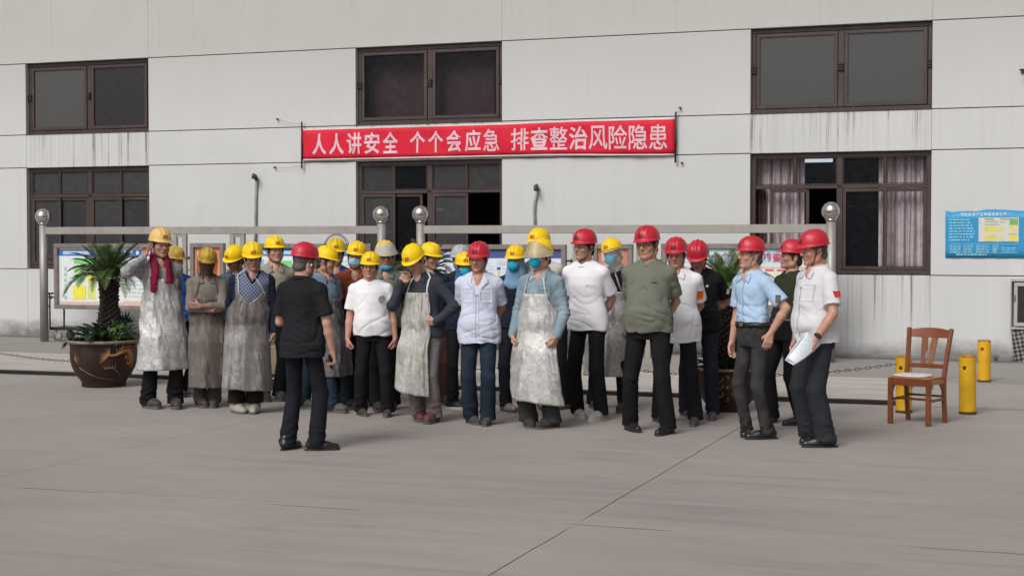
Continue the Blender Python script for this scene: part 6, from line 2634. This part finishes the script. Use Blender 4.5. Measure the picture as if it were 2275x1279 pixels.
B_brown = P('muddy_brown_boot', (.085, .062, .048), .7, var=.3, dirt=.4, dirtcol=(.2, .17, .14))
B_green = P('olive_grey_boot', (.042, .046, .036), .7, var=.3, dirt=.3, dirtcol=(.14, .13, .11))
B_beige = P('silvery_beige_shoe', (.34, .29, .235), .42, .2, var=.25, dirt=.4, dirtcol=(.1, .085, .07))
B_sneak = P('grey_white_sneaker', (.36, .355, .34), .6, var=.25, scale=14, dirt=.35, dirtcol=(.10, .10, .10), dscale=14)
B_sneakb = P('black_sneaker', (.016, .015, .016), .6)
SO_w = P('pale_sole_rubber', (.50, .48, .46), .6, dirt=.3)
SO_g = P('dusty_sole_rubber', (.10, .088, .080), .8, dirt=.3)
def tr(mat, **k):
    return dict(mat=mat, **k)
def stt(mat, **k):
    return dict(mat=mat, **k)

def towel(K):
    L = K['L']
    hit = lambda x, z: K['bvh'].ray_cast(Vector((x, -.7, z)), Vector((0, 1, 0)), 1.4)[0]
    pts = []
    for x, z in ((-.105, 1.145), (-.095, 1.22), (-.085, 1.30), (-.076, 1.39)):
        p = L(x, 0, z)
        h = hit(p[0], p[2])
        pts.append((p[0], (h.y if h else -.15) - .028, p[2]))
    pts += [L(-.078, -.045, 1.475), L(-.062, .045, 1.515), L(0, .098, 1.512), L(.062, .045, 1.515), L(.074, -.045, 1.475)]
    for x, z in ((.066, 1.39), (.062, 1.30), (.062, 1.225)):
        p = L(x, 0, z)
        h = hit(p[0], p[2])
        pts.append((p[0], (h.y if h else -.15) - .028, p[2]))
    link('towel', ribbon_mesh('towel', pts, .040, .017, cloth('wine_red_towel', (.19, .012, .035), .2, .5), seed=4, wob=.35), K['root'])

def vest(K):                        # checked waistcoat edge: dark V neckband
    L = K['L']
    pts = []
    for x, z in ((-.072, 1.462), (-.05, 1.415), (-.022, 1.372), (0, 1.345), (.022, 1.372), (.05, 1.415), (.072, 1.462)):
        p = L(x, 0, z)
        h = K['bvh'].ray_cast(Vector((p[0], -.7, p[2])), Vector((0, 1, 0)), 1.4)[0]
        pts.append((p[0], (h.y if h else -.12) - .004, p[2]))
    link('neckband', ribbon_mesh('neckband', pts, .012, .005, T_navy, wob=.05), K['shirt'])

def belt(K, z=1.0, mat=None):
    mb = MB()
    s = K['s']
    rx, ry, xc, yc = (float(a[0]) for a in K['prof'](np.array([z * s])))
    n = 48
    rows = []
    for dz, o in ((-.017, .021), (-.017, .0255), (.017, .0255), (.017, .021)):
        rows.append([((rx + o * s) * math.sin(a), yc - (ry + o * s) * math.cos(a), (z + dz) * s) for a in np.linspace(0, 2 * math.pi, n + 1)])
    mb.grid([p for r in rows for p in r], 4, n + 1)
    b = mb.build('belt', P('black_belt_leather', (.014, .013, .013), .4), K['root'])
    y = yc - (ry + .028 * s)
    m2 = MB()
    m2.box(-.024, .024, y - .006, y + .004, (z - .016) * s, (z + .016) * s, .003)
    m2.build('buckle', P('belt_buckle', (.32, .31, .30), .3, .8), b)

def pocket(x, z, w=.105, h=.12, flap=True):
    def f(K):
        m = K['shirt'].data.materials[0]
        K['patch']('pocket', (x, 0, z), (0, 1, 0), (0, 0, 1), w, h, m, .004)
        if flap:
            K['patch']('pocket_flap', (x, 0, z + h * .42), (0, 1, 0), (0, 0, 1), w * 1.06, .035, m, .008)
    return f

def placket(z0, z1):
    def f(K):
        m = K['shirt'].data.materials[0]
        K['patch']('placket', (0, 0, (z0 + z1) / 2), (0, 1, 0), (0, 0, 1), .032, z1 - z0, m, .004, nu=3, nv=16)
        for k in range(4):
            z = z0 + (z1 - z0) * (k + .6) / 4.4
            K['patch']('button', (0, 0, z), (0, 1, 0), (0, 0, 1), .011, .011, P('shirt_button', (.45, .45, .45), .4), .007, nu=3, nv=3, shape='disc')
    return f

def logo(x, z, w, h, col, shape=None):
    def f(K):
        K['patch']('chest_print', (x, 0, z), (0, 1, 0), (0, 0, 1), w, h, flat('chest_print_%02x%02x%02x' % tuple(int(c * 255) for c in col), col), .0025, shape=shape)
    return f

def armband(sd, t, w, h, mat, name='armband', inn=None):
    def f(K):
        Sh, El = K['arm'][sd][:2]
        p = (Sh * (1 - t) + El * t) / K['s']
        K['patch'](name, tuple(p), inn or (-sd * .75, .66, 0), (0, 0, 1), w, h, mat, .005)
    return f

# ---- left to right, front row first
P1 = person('tall person in grey plaid shirt and silver apron with a wine red towel',
       ((331, 906), (391, 906)), (354, 508), 14, GW, 'tan', (10, 4, 0), ('ear', 'back'), .95, .0, 0, 'pale', True, 'strap', 'hair',
       stt(cloth('grey_plaid_shirt', (.34, .335, .345), .1, .4, check=((.20, .20, .23), .055, .16, 0)), hem=.84, sleeve='long', neck='v', open=.02, collar='shirt', collarmat=cloth('dark_collar_lining', (.03, .018, .025), .1, .1)),
       tr(T_black, hem=.088, fold=1.2), ('boot', B_dusty, SO_g), dict(mat=A_sil, top=1.27, hem=.385, bib=.150, waist=.205, hemw=.265, seed=2, fold=1.1, strap=P('grey_tape', (.4, .4, .39), .8)), [towel], fyaw=(18, 10))
person('person with arms crossed in a dust grey shirt under a soot stained helmet and visor',
       ((449, 903), (473, 903)), 553, 2, GW, 'dusty', (0, 14, 0), ('cross_under', 'cross_over'), .95, 0, 0, 'soot', False, None, 'hair',
       stt(cloth('dust_grey_shirt', (.20, .178, .155), .15, .45, stain=.4, staincol=(.12, .105, .095)), hem=.86, sleeve='mid', neck='v', open=.05, collar='shirt', fold=1.2),
       tr(cloth('dirty_work_trousers', (.075, .06, .052), .2, .4, stain=.5), hem=.082), ('boot', B_dusty, SO_g), dict(mat=A_brn, top=1.21, hem=.225, bib=.15, waist=.20, hemw=.215, seed=7, fold=1.2), ['visor_soot'], fyaw=(14, 8))
person('person in checked vest over navy sleeves with a soot smeared apron and pale felt boots',
       ((526, 916), (566, 916)), (562, 540), 2, GW, 'dark', (4, 12, 0), ('back', 'down'), 1.04, .02, 0, 'yellow', True, 'strap_pale', 'hair',
       stt(cloth('blue_check_vest', (.062, .082, .15), .1, .2, check=((.30, .33, .40), .026, .30, R(38))), hem=.84, sleeve='long', neck='v', open=.03, mat2=cloth('navy_sleeve', (.016, .020, .038), .15, .35), split=('sleeve',)),
       tr(cloth('black_apron_skirt', (.014, .013, .013), .2, .3), hem=.10, cut=.10), ('felt', B_felt, SO_g), dict(mat=A_gry, top=1.25, hem=.245, bib=.15, waist=.22, hemw=.265, notch=.11, seed=13, tilt=-.02, strap=P('pale_cord', (.42, .41, .38), .8)), [vest], fyaw=(22, -8))
sp_shirt = cloth('black_polo_knit', (.016, .0155, .019), .12, .3, lines=((.030, .029, .033), .075, .05, 2))
SPK = person('speaker with the back turned, red helmet, black polo shirt and dark trousers',
       ((642, 997), (706, 999)), 541, 152, GS, 'mid', (-24, 6, 0), ('phone', 'tucked'), .95, .02, .03, 'red', False, 'strap', 'hair_grey',
       stt(sp_shirt, hem=.79, sleeve='short', collar='polo', neck='v', open=0., loose=1.03, off=.018),
       tr(T_navy, hem=.076, knee=.068), ('dress', B_black, None), fyaw=(-60.0, -4.0))
person('person in white T-shirt with round grey chest print and yellow helmet',
       ((801, 922), (862, 924)), (822, 560), -4, GW, 'red', (-6, 2, 4), ('fist', 'fist'), 1.06, .04, .04, 'yellow', True, 'strap_pale', 'hair',
       stt(cloth('white_tee_knit', (.78, .775, .80), .03, .35), hem=.865, off=.018, loose=1.02, fold=.7), tr(T_black, hem=.077, knee=.070), ('dress', B_dusty, SO_g), None,
       [logo(.095, 1.255, .075, .085, (.30, .32, .32), 'disc')], fyaw=(22, 4))
person('person covering the face with one hand, slate shirt and pale grey apron, maroon shoes',
       ((928, 934), (962, 938)), (932, 545), -20, GW, 'mid', (-8, 30, -8), ('face', 'belly'), 1.04, .02, 0, 'yellow', True, 'strap_pale', 'hair',
       stt(cloth('slate_work_shirt', (.040, .046, .058), .15, .4), hem=.84, sleeve='long', neck='v', open=.04, collar='shirt'),
       tr(T_lilac, hem=.085, fold=1.3), ('boot', B_maroon, SO_g), dict(mat=A_mat, top=1.27, hem=.30, bib=.125, waist=.165, hemw=.215, seed=21, side=-.30, tilt=-.045, fold=1.3, hang=-.03, strap=P('white_tape', (.62, .6, .57), .8)), fyaw=(28, 4))
person('person with hands behind the back in pale blue short sleeved work shirt and dark jeans',
       ((1046, 940), (1083, 943)), 539, -8, GS, 'red', (-12, 8, 2), ('back', 'back'), 1.0, .015, .02, 'red', True, 'strap', 'hair',
       stt(cloth('pale_blue_work_shirt', (.56, .60, .72), .04, .35), hem=.785, collar='wide', neck='v', open=.075, off=.018, loose=1.03), tr(T_jean, hem=.082, knee=.073, thigh=.092, fold=1.2), ('dress', B_char, SO_g), None,
       [pocket(-.085, 1.245), pocket(.085, 1.245), placket(.82, 1.26)], fyaw=(32, 2))
person('person in denim blue shirt and crackled silver apron with frosted visor and teal respirator',
       ((1172, 947), (1223, 950)), (1203, 531), -26, GW, 'mid', (-12, 2, 0), ('front', 'front'), 1.02, .02, .02, 'yellow', False, None, 'hair',
       stt(cloth('washed_denim_shirt', (.19, .265, .315), .12, .4, fade=(.28, .355, .40)), hem=.86, sleeve='long', neck='v', open=.0, collar='shirt', collarmat=cloth('pale_denim', (.31, .39, .43), .08, .2)),
       tr(T_grey, hem=.095, fold=1.3), ('felt', P('dark_felt_boot', (.030, .028, .028), .8, var=.3), SO_g), dict(mat=silver('bright_crackled_apron', (.63, .625, .61), .32, .45, .22, (.27, .265, .255), 1.0), top=1.255, hem=.255, bib=.13, waist=.20, hemw=.260, seed=31, tilt=-.03, fold=.8), ['mask_cup', 'visor_amber', pocket(.10, 1.27, .1, .1)], fyaw=(36, -18))
person('young person in plain white T-shirt and red helmet with hands behind the back',
       ((1281, 928), (1334, 933)), (1299, 510), -24, GS, 'mid', (-16, 2, 0), ('back', 'back'), .97, 0, 0, 'red', True, 'strap', 'hair',
       stt(cloth('clean_white_tee_knit', (.79, .785, .83), .02, .3), hem=.825, off=.018, loose=1.035, fold=.55), tr(T_black, hem=.068, knee=.070, fold=1.1), ('sneaker', B_sneak, SO_w), None,
       [logo(.075, 1.245, .085, .02, (.72, .67, .55))], fyaw=(42, -10))
person('person in olive green T-shirt with glasses, red helmet and feet apart',
       ((1399, 956), (1482, 964)), 503, -16, GS, 'mid', (-10, 4, 0), ('back', 'back'), 1.08, .055, .05, 'red', True, 'strap', 'hair',
       stt(cloth('olive_green_tee_knit', (.158, .164, .132), .06, .35), hem=.86, off=.018, loose=1.02), tr(T_black, hem=.073, knee=.069), ('dress', B_black, None), None,
       ['glasses', logo(.085, 1.285, .045, .012, (.03, .03, .03))], fyaw=(40, -14))
person('person in untucked white shirt with an orange armband and red helmet pulled low',
       ((1463, 937), (1544, 943)), 529, -8, GS, 'red', (-4, 8, 0), ('back', 'back'), 1.06, .05, .04, 'red', True, 'strap', 'hair',
       stt(cloth('white_poplin_shirt', (.77, .77, .80), .03, .35), hem=.775, collar='shirt', neck='v', open=.02, off=.018, loose=1.03), tr(T_black, hem=.075, knee=.069), ('dress', B_char, SO_g), None,
       [placket(.80, 1.38), armband(1, .60, .062, .080, P('orange_armband', (.78, .13, .015), .5), 'armband', (-.35, .93, 0))], fyaw=(40, 0))
person('person looking down in a black polo shirt standing before the bright cycad',
       ((1522, 924), (1583, 931)), 537, -6, GS, 'red', (-4, 30, 0), ('back', 'backhigh'), 1.04, .03, .02, 'red', False, 'strap', 'hair',
       stt(cloth('plain_black_polo', (.012, .0115, .013), .1, .3), hem=.86, collar='polo', neck='v', open=0., off=.018), tr(cloth('midnight_trousers', (.013, .015, .024), .15, .3), hem=.074, knee=.068), ('dress', B_char, SO_g), None,
       [logo(.09, 1.30, .024, .02, (.6, .6, .6)), armband(1, .55, .03, .05, flat('white_sleeve_print', (.6, .6, .62)), 'sleeve_print')], fyaw=(34, 0))
person('person in light blue tucked shirt with hand on hip, black belt and washed black jeans',
       ((1654, 967), (1699, 975)), (1668, 527), -50, GS, 'mid', (-12, -2, 0), ('down', 'hip'), .98, .02, 0, 'red', True, 'strap_pale', 'hair_grey',
       stt(cloth('light_blue_shirt', (.39, .53, .71), .04, .35), hem=1.0, tuck=True, collar='shirt', neck='v', open=.01, off=.018, fold=1.2), tr(T_jeang, top=1.025, off=.020, hem=.056, knee=.059, thigh=.087, fold=1.4), ('dress', B_black, None), None,
       [belt, placket(1.04, 1.38), armband(1, .62, .045, .07, P('dark_gold_patch', (.10, .09, .05), .6), 'sleeve_patch')], fyaw=(44, -20))
person('person in army green T-shirt between the light blue shirt and the pale grey shirt',
       ((1712, 938), (1776, 944)), (1757, 535), -54, GS, 'tan', (-14, -6, 0), ('back', 'back'), 1.0, .02, .02, 'red', True, None, 'hair',
       stt(cloth('army_green_tee_knit', (.030, .036, .020), .08, .3), hem=1.0, tuck=True, off=.016), tr(T_black, top=1.02, off=.020, hem=.072, knee=.067), ('dress', B_black, None), None, [lambda K: belt(K, 1.0)], fyaw=(30, 10))
P29 = person('rightmost person in pale grey work shirt with a red sleeve tab holding white papers',
       ((1792, 982), (1829, 993)), 513, -56, GS, 'red', (-8, 7, 0), ('down', 'hold'), 1.08, .045, .03, 'red', True, 'strap', 'hair_grey',
       stt(cloth('pale_grey_work_shirt', (.62, .62, .65), .05, .4), hem=.845, collar='shirt', neck='v', open=.04, off=.02, loose=1.035), tr(T_char, hem=.089, knee=.080, thigh=.094, fold=1.2), ('dress', B_black, None), None,
       [pocket(.085, 1.25), placket(.87, 1.30), armband(1, .42, .085, .048, P('red_sleeve_tab', (.66, .04, .012), .5), 'sleeve_tab', (-.95, -.25, 0))], fyaw=(40, -20))
# ---- second row, half hidden
person('person in bright blue jacket almost hidden behind the tall towel wearing worker',
       (405, 880), (386, 549), 30, GW, 'dark', (20, 6, 0), ('back', 'back'), 1.0, 0, 0, 'soot', False, 'strap', 'hair',
       stt(cloth('bright_blue_jacket', (.022, .10, .38), .15, .4, stain=.2), hem=.88, sleeve='long', neck='v', open=0., collar='shirt'), tr(T_black, hem=.09), ('boot', B_dusty, SO_g), q=0)
person('person in teal plaid jacket with yellow helmet bent low behind the checked vest',
       (541, 888), (526, 547), -18, GW, 'dark', (-30, 22, 14), ('back', 'back'), 1.0, 0, 0, 'yellow', True, 'strap', 'hair',
       stt(cloth('teal_plaid_jacket', (.075, .115, .135), .15, .4, check=((.03, .05, .065), .05, .3, 0)), hem=.86, sleeve='long', neck='v', open=0., collar='shirt'), tr(T_black, hem=.09), ('boot', B_dusty, SO_g), q=0)
person('tall person in beige collared shirt standing behind the checked vest worker',
       (603, 889), (611, 525), 10, GW, 'mid', (8, -2, 0), ('back', 'back'), .98, 0, .02, 'yellow', True, 'strap', 'hair',
       stt(cloth('beige_work_shirt', (.30, .27, .22), .1, .35), hem=.88, sleeve='long', neck='v', open=.03, collar='shirt'), tr(T_black, hem=.09), ('boot', B_dusty, SO_g), q=0)
person('person in faded helmet seen just beside the red helmet of the speaker',
       (693, 905), (703, 556), 30, GW, 'mid', (30, 4, 0), ('down', 'down'), .98, 0, 0, 'pale', False, 'strap', 'hair',
       stt(cloth('mid_grey_shirt', (.16, .17, .18), .1, .3), hem=.88, sleeve='long', neck='v', open=0., collar='shirt'), tr(T_jean, hem=.09), ('boot', B_green, SO_g), q=0)
person('person in faded denim shirt with wine sleeves and slate apron, right of the speaker',
       ((713, 908), (741, 916)), (719, 549), 42, GW, 'tan', (28, 10, 0), ('back', 'front'), 1.02, .01, 0, 'yellow', False, 'strap', 'hair',
       stt(cloth('faded_denim_shirt', (.13, .19, .26), .15, .45, fade=(.25, .31, .36)), hem=.86, sleeve='long', neck='v', open=0., collar='shirt', mat2=cloth('wine_oversleeve', (.035, .016, .022), .15, .4), split=('cuff', .62)), tr(T_jean, hem=.092), ('boot', B_brown, SO_g),
       dict(mat=A_old, top=1.2, hem=.38, bib=.13, waist=.2, hemw=.24, seed=41), fyaw=(10, 24))
person('round faced person in blue jacket with a clear visor raised over the yellow helmet',
       (765, 892), (745, 531), 2, GW, 'tan', (0, 4, 0), ('back', 'back'), 1.08, .03, .07, 'yellow', True, 'strap', 'hair',
       stt(cloth('royal_blue_jacket', (.022, .065, .21), .12, .35), hem=.88, sleeve='long', neck='v', open=.06, collar='shirt'), tr(T_black, hem=.09), ('boot', B_dusty, SO_g), None, ['visor_up', 'glasses_round'], q=0)
person('person in rust orange open collared shirt with a pale blue surgical mask',
       ((774, 906), (806, 902)), 537, -4, GW, 'tan', (-4, 4, 4), ('down', 'down'), 1.0, 0, 0, 'yellow', True, 'strap', 'hair',
       stt(cloth('rust_orange_shirt', (.27, .062, .034), .12, .35), hem=.88, sleeve='long', neck='v', open=.07, collar='shirt'), tr(cloth('dark_teal_trousers', (.013, .019, .024), .15, .3), hem=.09, fold=1.4), ('boot', B_dusty, SO_g), None, ['mask_surgical'], fyaw=(30, 0))
person('person in grey green shirt with frosted visor raised and teal mask at the chin',
       ((838, 912), (872, 908)), (857, 536), 0, GW, 'tan', (4, 6, 0), ('back', 'back'), 1.02, .01, 0, 'yellow', False, 'strap_pale', 'hair',
       stt(cloth('grey_green_shirt', (.155, .175, .145), .12, .4), hem=.86, sleeve='long', neck='v', open=.05, collar='shirt', mat2=cloth('navy_oversleeve', (.014, .018, .032), .15, .4), split=('cuff', .35)), tr(T_black, hem=.09), ('boot', B_green, SO_g), None, ['mask_chin', 'visor_band', 'glasses'])
person('person in dark jacket and maroon trousers hidden behind the man covering his face',
       ((942, 898), (986, 896)), (953, 541), 20, GW, 'tan', (24, 8, 0), ('back', 'back'), 1.0, 0, 0, 'yellow', False, 'strap_pale', 'hair',
       stt(cloth('dull_teal_jacket', (.02, .045, .055), .12, .3), hem=.86, sleeve='long', neck='v', open=0., collar='shirt'), tr(T_brown, hem=.09), ('boot', B_dusty, SO_g), q=0)
person('person in blue hooded jacket with teal respirator beside the pale blue shirt',
       ((1006, 908), (1040, 904)), (1032, 561), 4, GW, 'mid', (2, 6, 0), ('back', 'back'), .96, 0, 0, 'yellow', True, None, None,
       stt(cloth('navy_hooded_jacket', (.014, .018, .036), .12, .35), hem=.88, sleeve='long', neck='stand'), tr(T_black, hem=.075), ('sneaker', B_sneakb, SO_w), None, ['hood_blue', 'mask_cup'], fyaw=(44, 0))
person('person in grey helmet hidden behind the hooded worker and the pale blue shirt',
       (1024, 888), 545, -10, GW, 'mid', (-6, 4, 0), ('back', 'back'), .96, 0, 0, 'grey', False, 'strap', 'hair',
       stt(cloth('charcoal_jacket', (.03, .03, .034), .12, .3), hem=.88, sleeve='long', neck='v', open=0., collar='shirt'), tr(T_black, hem=.08), ('boot', B_dusty, SO_g), q=0)
person('person in pale blue hood over navy overalls with teal respirator left of the silver apron',
       ((1126, 913), (1160, 908)), (1146, 546), -10, GW, 'mid', (-8, 4, 0), ('front', 'back'), .97, 0, 0, 'yellow', True, None, None,
       stt(cloth('navy_overall_jacket', (.015, .018, .030), .12, .35), hem=.88, sleeve='long', neck='stand'), tr(cloth('navy_overall_trousers', (.013, .015, .022), .12, .35), hem=.075, fold=1.3), ('sneaker', B_beige, SO_g), None, ['hood_pale', 'mask_cup'], fyaw=(40, 0))
person('tall person in cream shirt standing behind the frosted visor worker',
       ((1204, 908), (1252, 908)), (1197, 508), -18, GW, 'red', (-14, 2, 0), ('back', 'back'), 1.0, 0, 0, 'yellow', True, 'strap', 'hair',
       stt(cloth('cream_work_shirt', (.50, .48, .43), .08, .35), hem=.88, sleeve='long', neck='v', open=0., collar='shirt'), tr(T_black, hem=.08), ('sneaker', P('dusty_pink_shoe', (.30, .22, .19), .6, var=.2), SO_g), None, q=0, fyaw=(30, -20))
person('person behind a lowered clear visor with teal respirator, black shirt and creased silver apron',
       ((1318, 906), (1388, 914)), (1369, 530), -14, GW, 'tan', (-14, 4, -10), ('back', 'front'), 1.0, 0, 0, 'yellow', True, None, 'hair',
       stt(cloth('black_work_shirt', (.013, .012, .014), .12, .35), hem=.86, sleeve='long', neck='crew'), tr(T_black, hem=.082, fold=1.3), ('boot', P('dark_brown_boot', (.055, .032, .026), .6, var=.3), SO_g), dict(mat=A_sil2, top=1.22, hem=.36, bib=.14, waist=.21, hemw=.28, seed=51, fold=1.6), ['mask_cup', 'visor_down'], fyaw=(30, -6))

# ---- things in hands and on wrists
K = P29
Sh, El, W = K['arm'][1][:3]
hc, hn, fd, td = K['hand1']
Mr = Matrix.Translation(K['root'].location) @ Matrix.Rotation(K['root'].rotation_euler[2], 4, 'Z')
pp = thing('paper_sheets', 'folded white paper sheets held in the hand of the rightmost person', 'papers')
pp.matrix_world = Mr @ Matrix.Translation(Vector(hc))
m_pap = flat('white_paper', (.70, .74, .82), .7)
pp.matrix_world = Matrix.Identity(4)
hw_ = Mr @ Vector(hc)
pp.location = hw_
pr = Vector((math.cos(-.19), math.sin(-.19), 0))        # along the picture, towards the right
for k, (q4, bend) in enumerate((
        (((-.235, -.10, -.105), (-.05, -.04, .125), (.075, .015, .015), (-.165, -.13, -.145)), .018),
        (((-.215, -.085, -.085), (-.035, -.03, .13), (.085, .02, .02), (-.15, -.12, -.135)), -.012))):
    A, B, C_, D = (np.array(q_) for q_ in q4)
    mb = MB()
    g_ = []
    n = 10
    for i in range(n + 1):
        for j in range(n + 1):
            u, v_ = i / n, j / n
            p = (A * (1 - u) + B * u) * (1 - v_) + (D * (1 - u) + C_ * u) * v_
            p = p + np.array([0, -.012 * k + bend * math.sin(math.pi * v_), bend * math.sin(math.pi * u)])
            g_.append(p)
    mb.grid(g_, n + 1, n + 1)
    o = mb.build('sheet', m_pap, pp)
    md = o.modifiers.new('thickness', 'SOLIDIFY')
    md.thickness = .002
fa = unit(W - El)
mb = MB()
Mw = Matrix.Translation(Vector(W - fa * .035)) @ Vector(fa).to_track_quat('Z', 'Y').to_matrix().to_4x4()
mb.lathe([(.031, -.011), (.0335, -.010), (.0335, .010), (.031, .011)], 24, Mw, False)
wb = mb.build('watch_strap', P('black_watch_strap', (.012, .012, .013), .5), K['root'])
mb = MB()
mb.box(.026, .040, -.019, .019, -.02, .02, .004, Mw @ Matrix.Rotation(R(20), 4, 'Z'))
mb.build('watch_face', P('black_glass', (.01, .01, .012), .12), wb)
K = SPK
Mr = Matrix.Translation(K['root'].location) @ Matrix.Rotation(K['root'].rotation_euler[2], 4, 'Z')
hc, hn, fd, td = K['hand-1']
ph = thing('mobile_phone', 'dark mobile phone held low in the hand of the speaker', 'phone')
fx = Vector(fd)
nx = Vector(hn)
ly = nx.cross(fx).normalized()
ph.matrix_world = Mr @ Matrix(((fx.x, ly.x, nx.x, hc[0]), (fx.y, ly.y, nx.y, hc[1]), (fx.z, ly.z, nx.z, hc[2]), (0, 0, 0, 1)))
mb = MB()
mb.box(-.045, .075, -.034, .034, .004, .013, .003)
mb.build('case', P('black_phone_case', (.012, .012, .014), .35), ph)
mb = MB()
mb.box(-.040, .070, -.031, .031, .0131, .0142)
mb.build('screen', P('phone_glass', (.008, .008, .01), .08), ph)
mb = MB()
mb.lathe([(.001, -.010), (.007, -.008), (.0085, 0), (.007, .008), (.001, .010)], 12, Matrix.Translation((-.094, .004, -.02)))
ep = mb.build('earpiece', P('white_plastic', (.75, .75, .75), .4), K['root'])
ep.matrix_local = K['Mh']
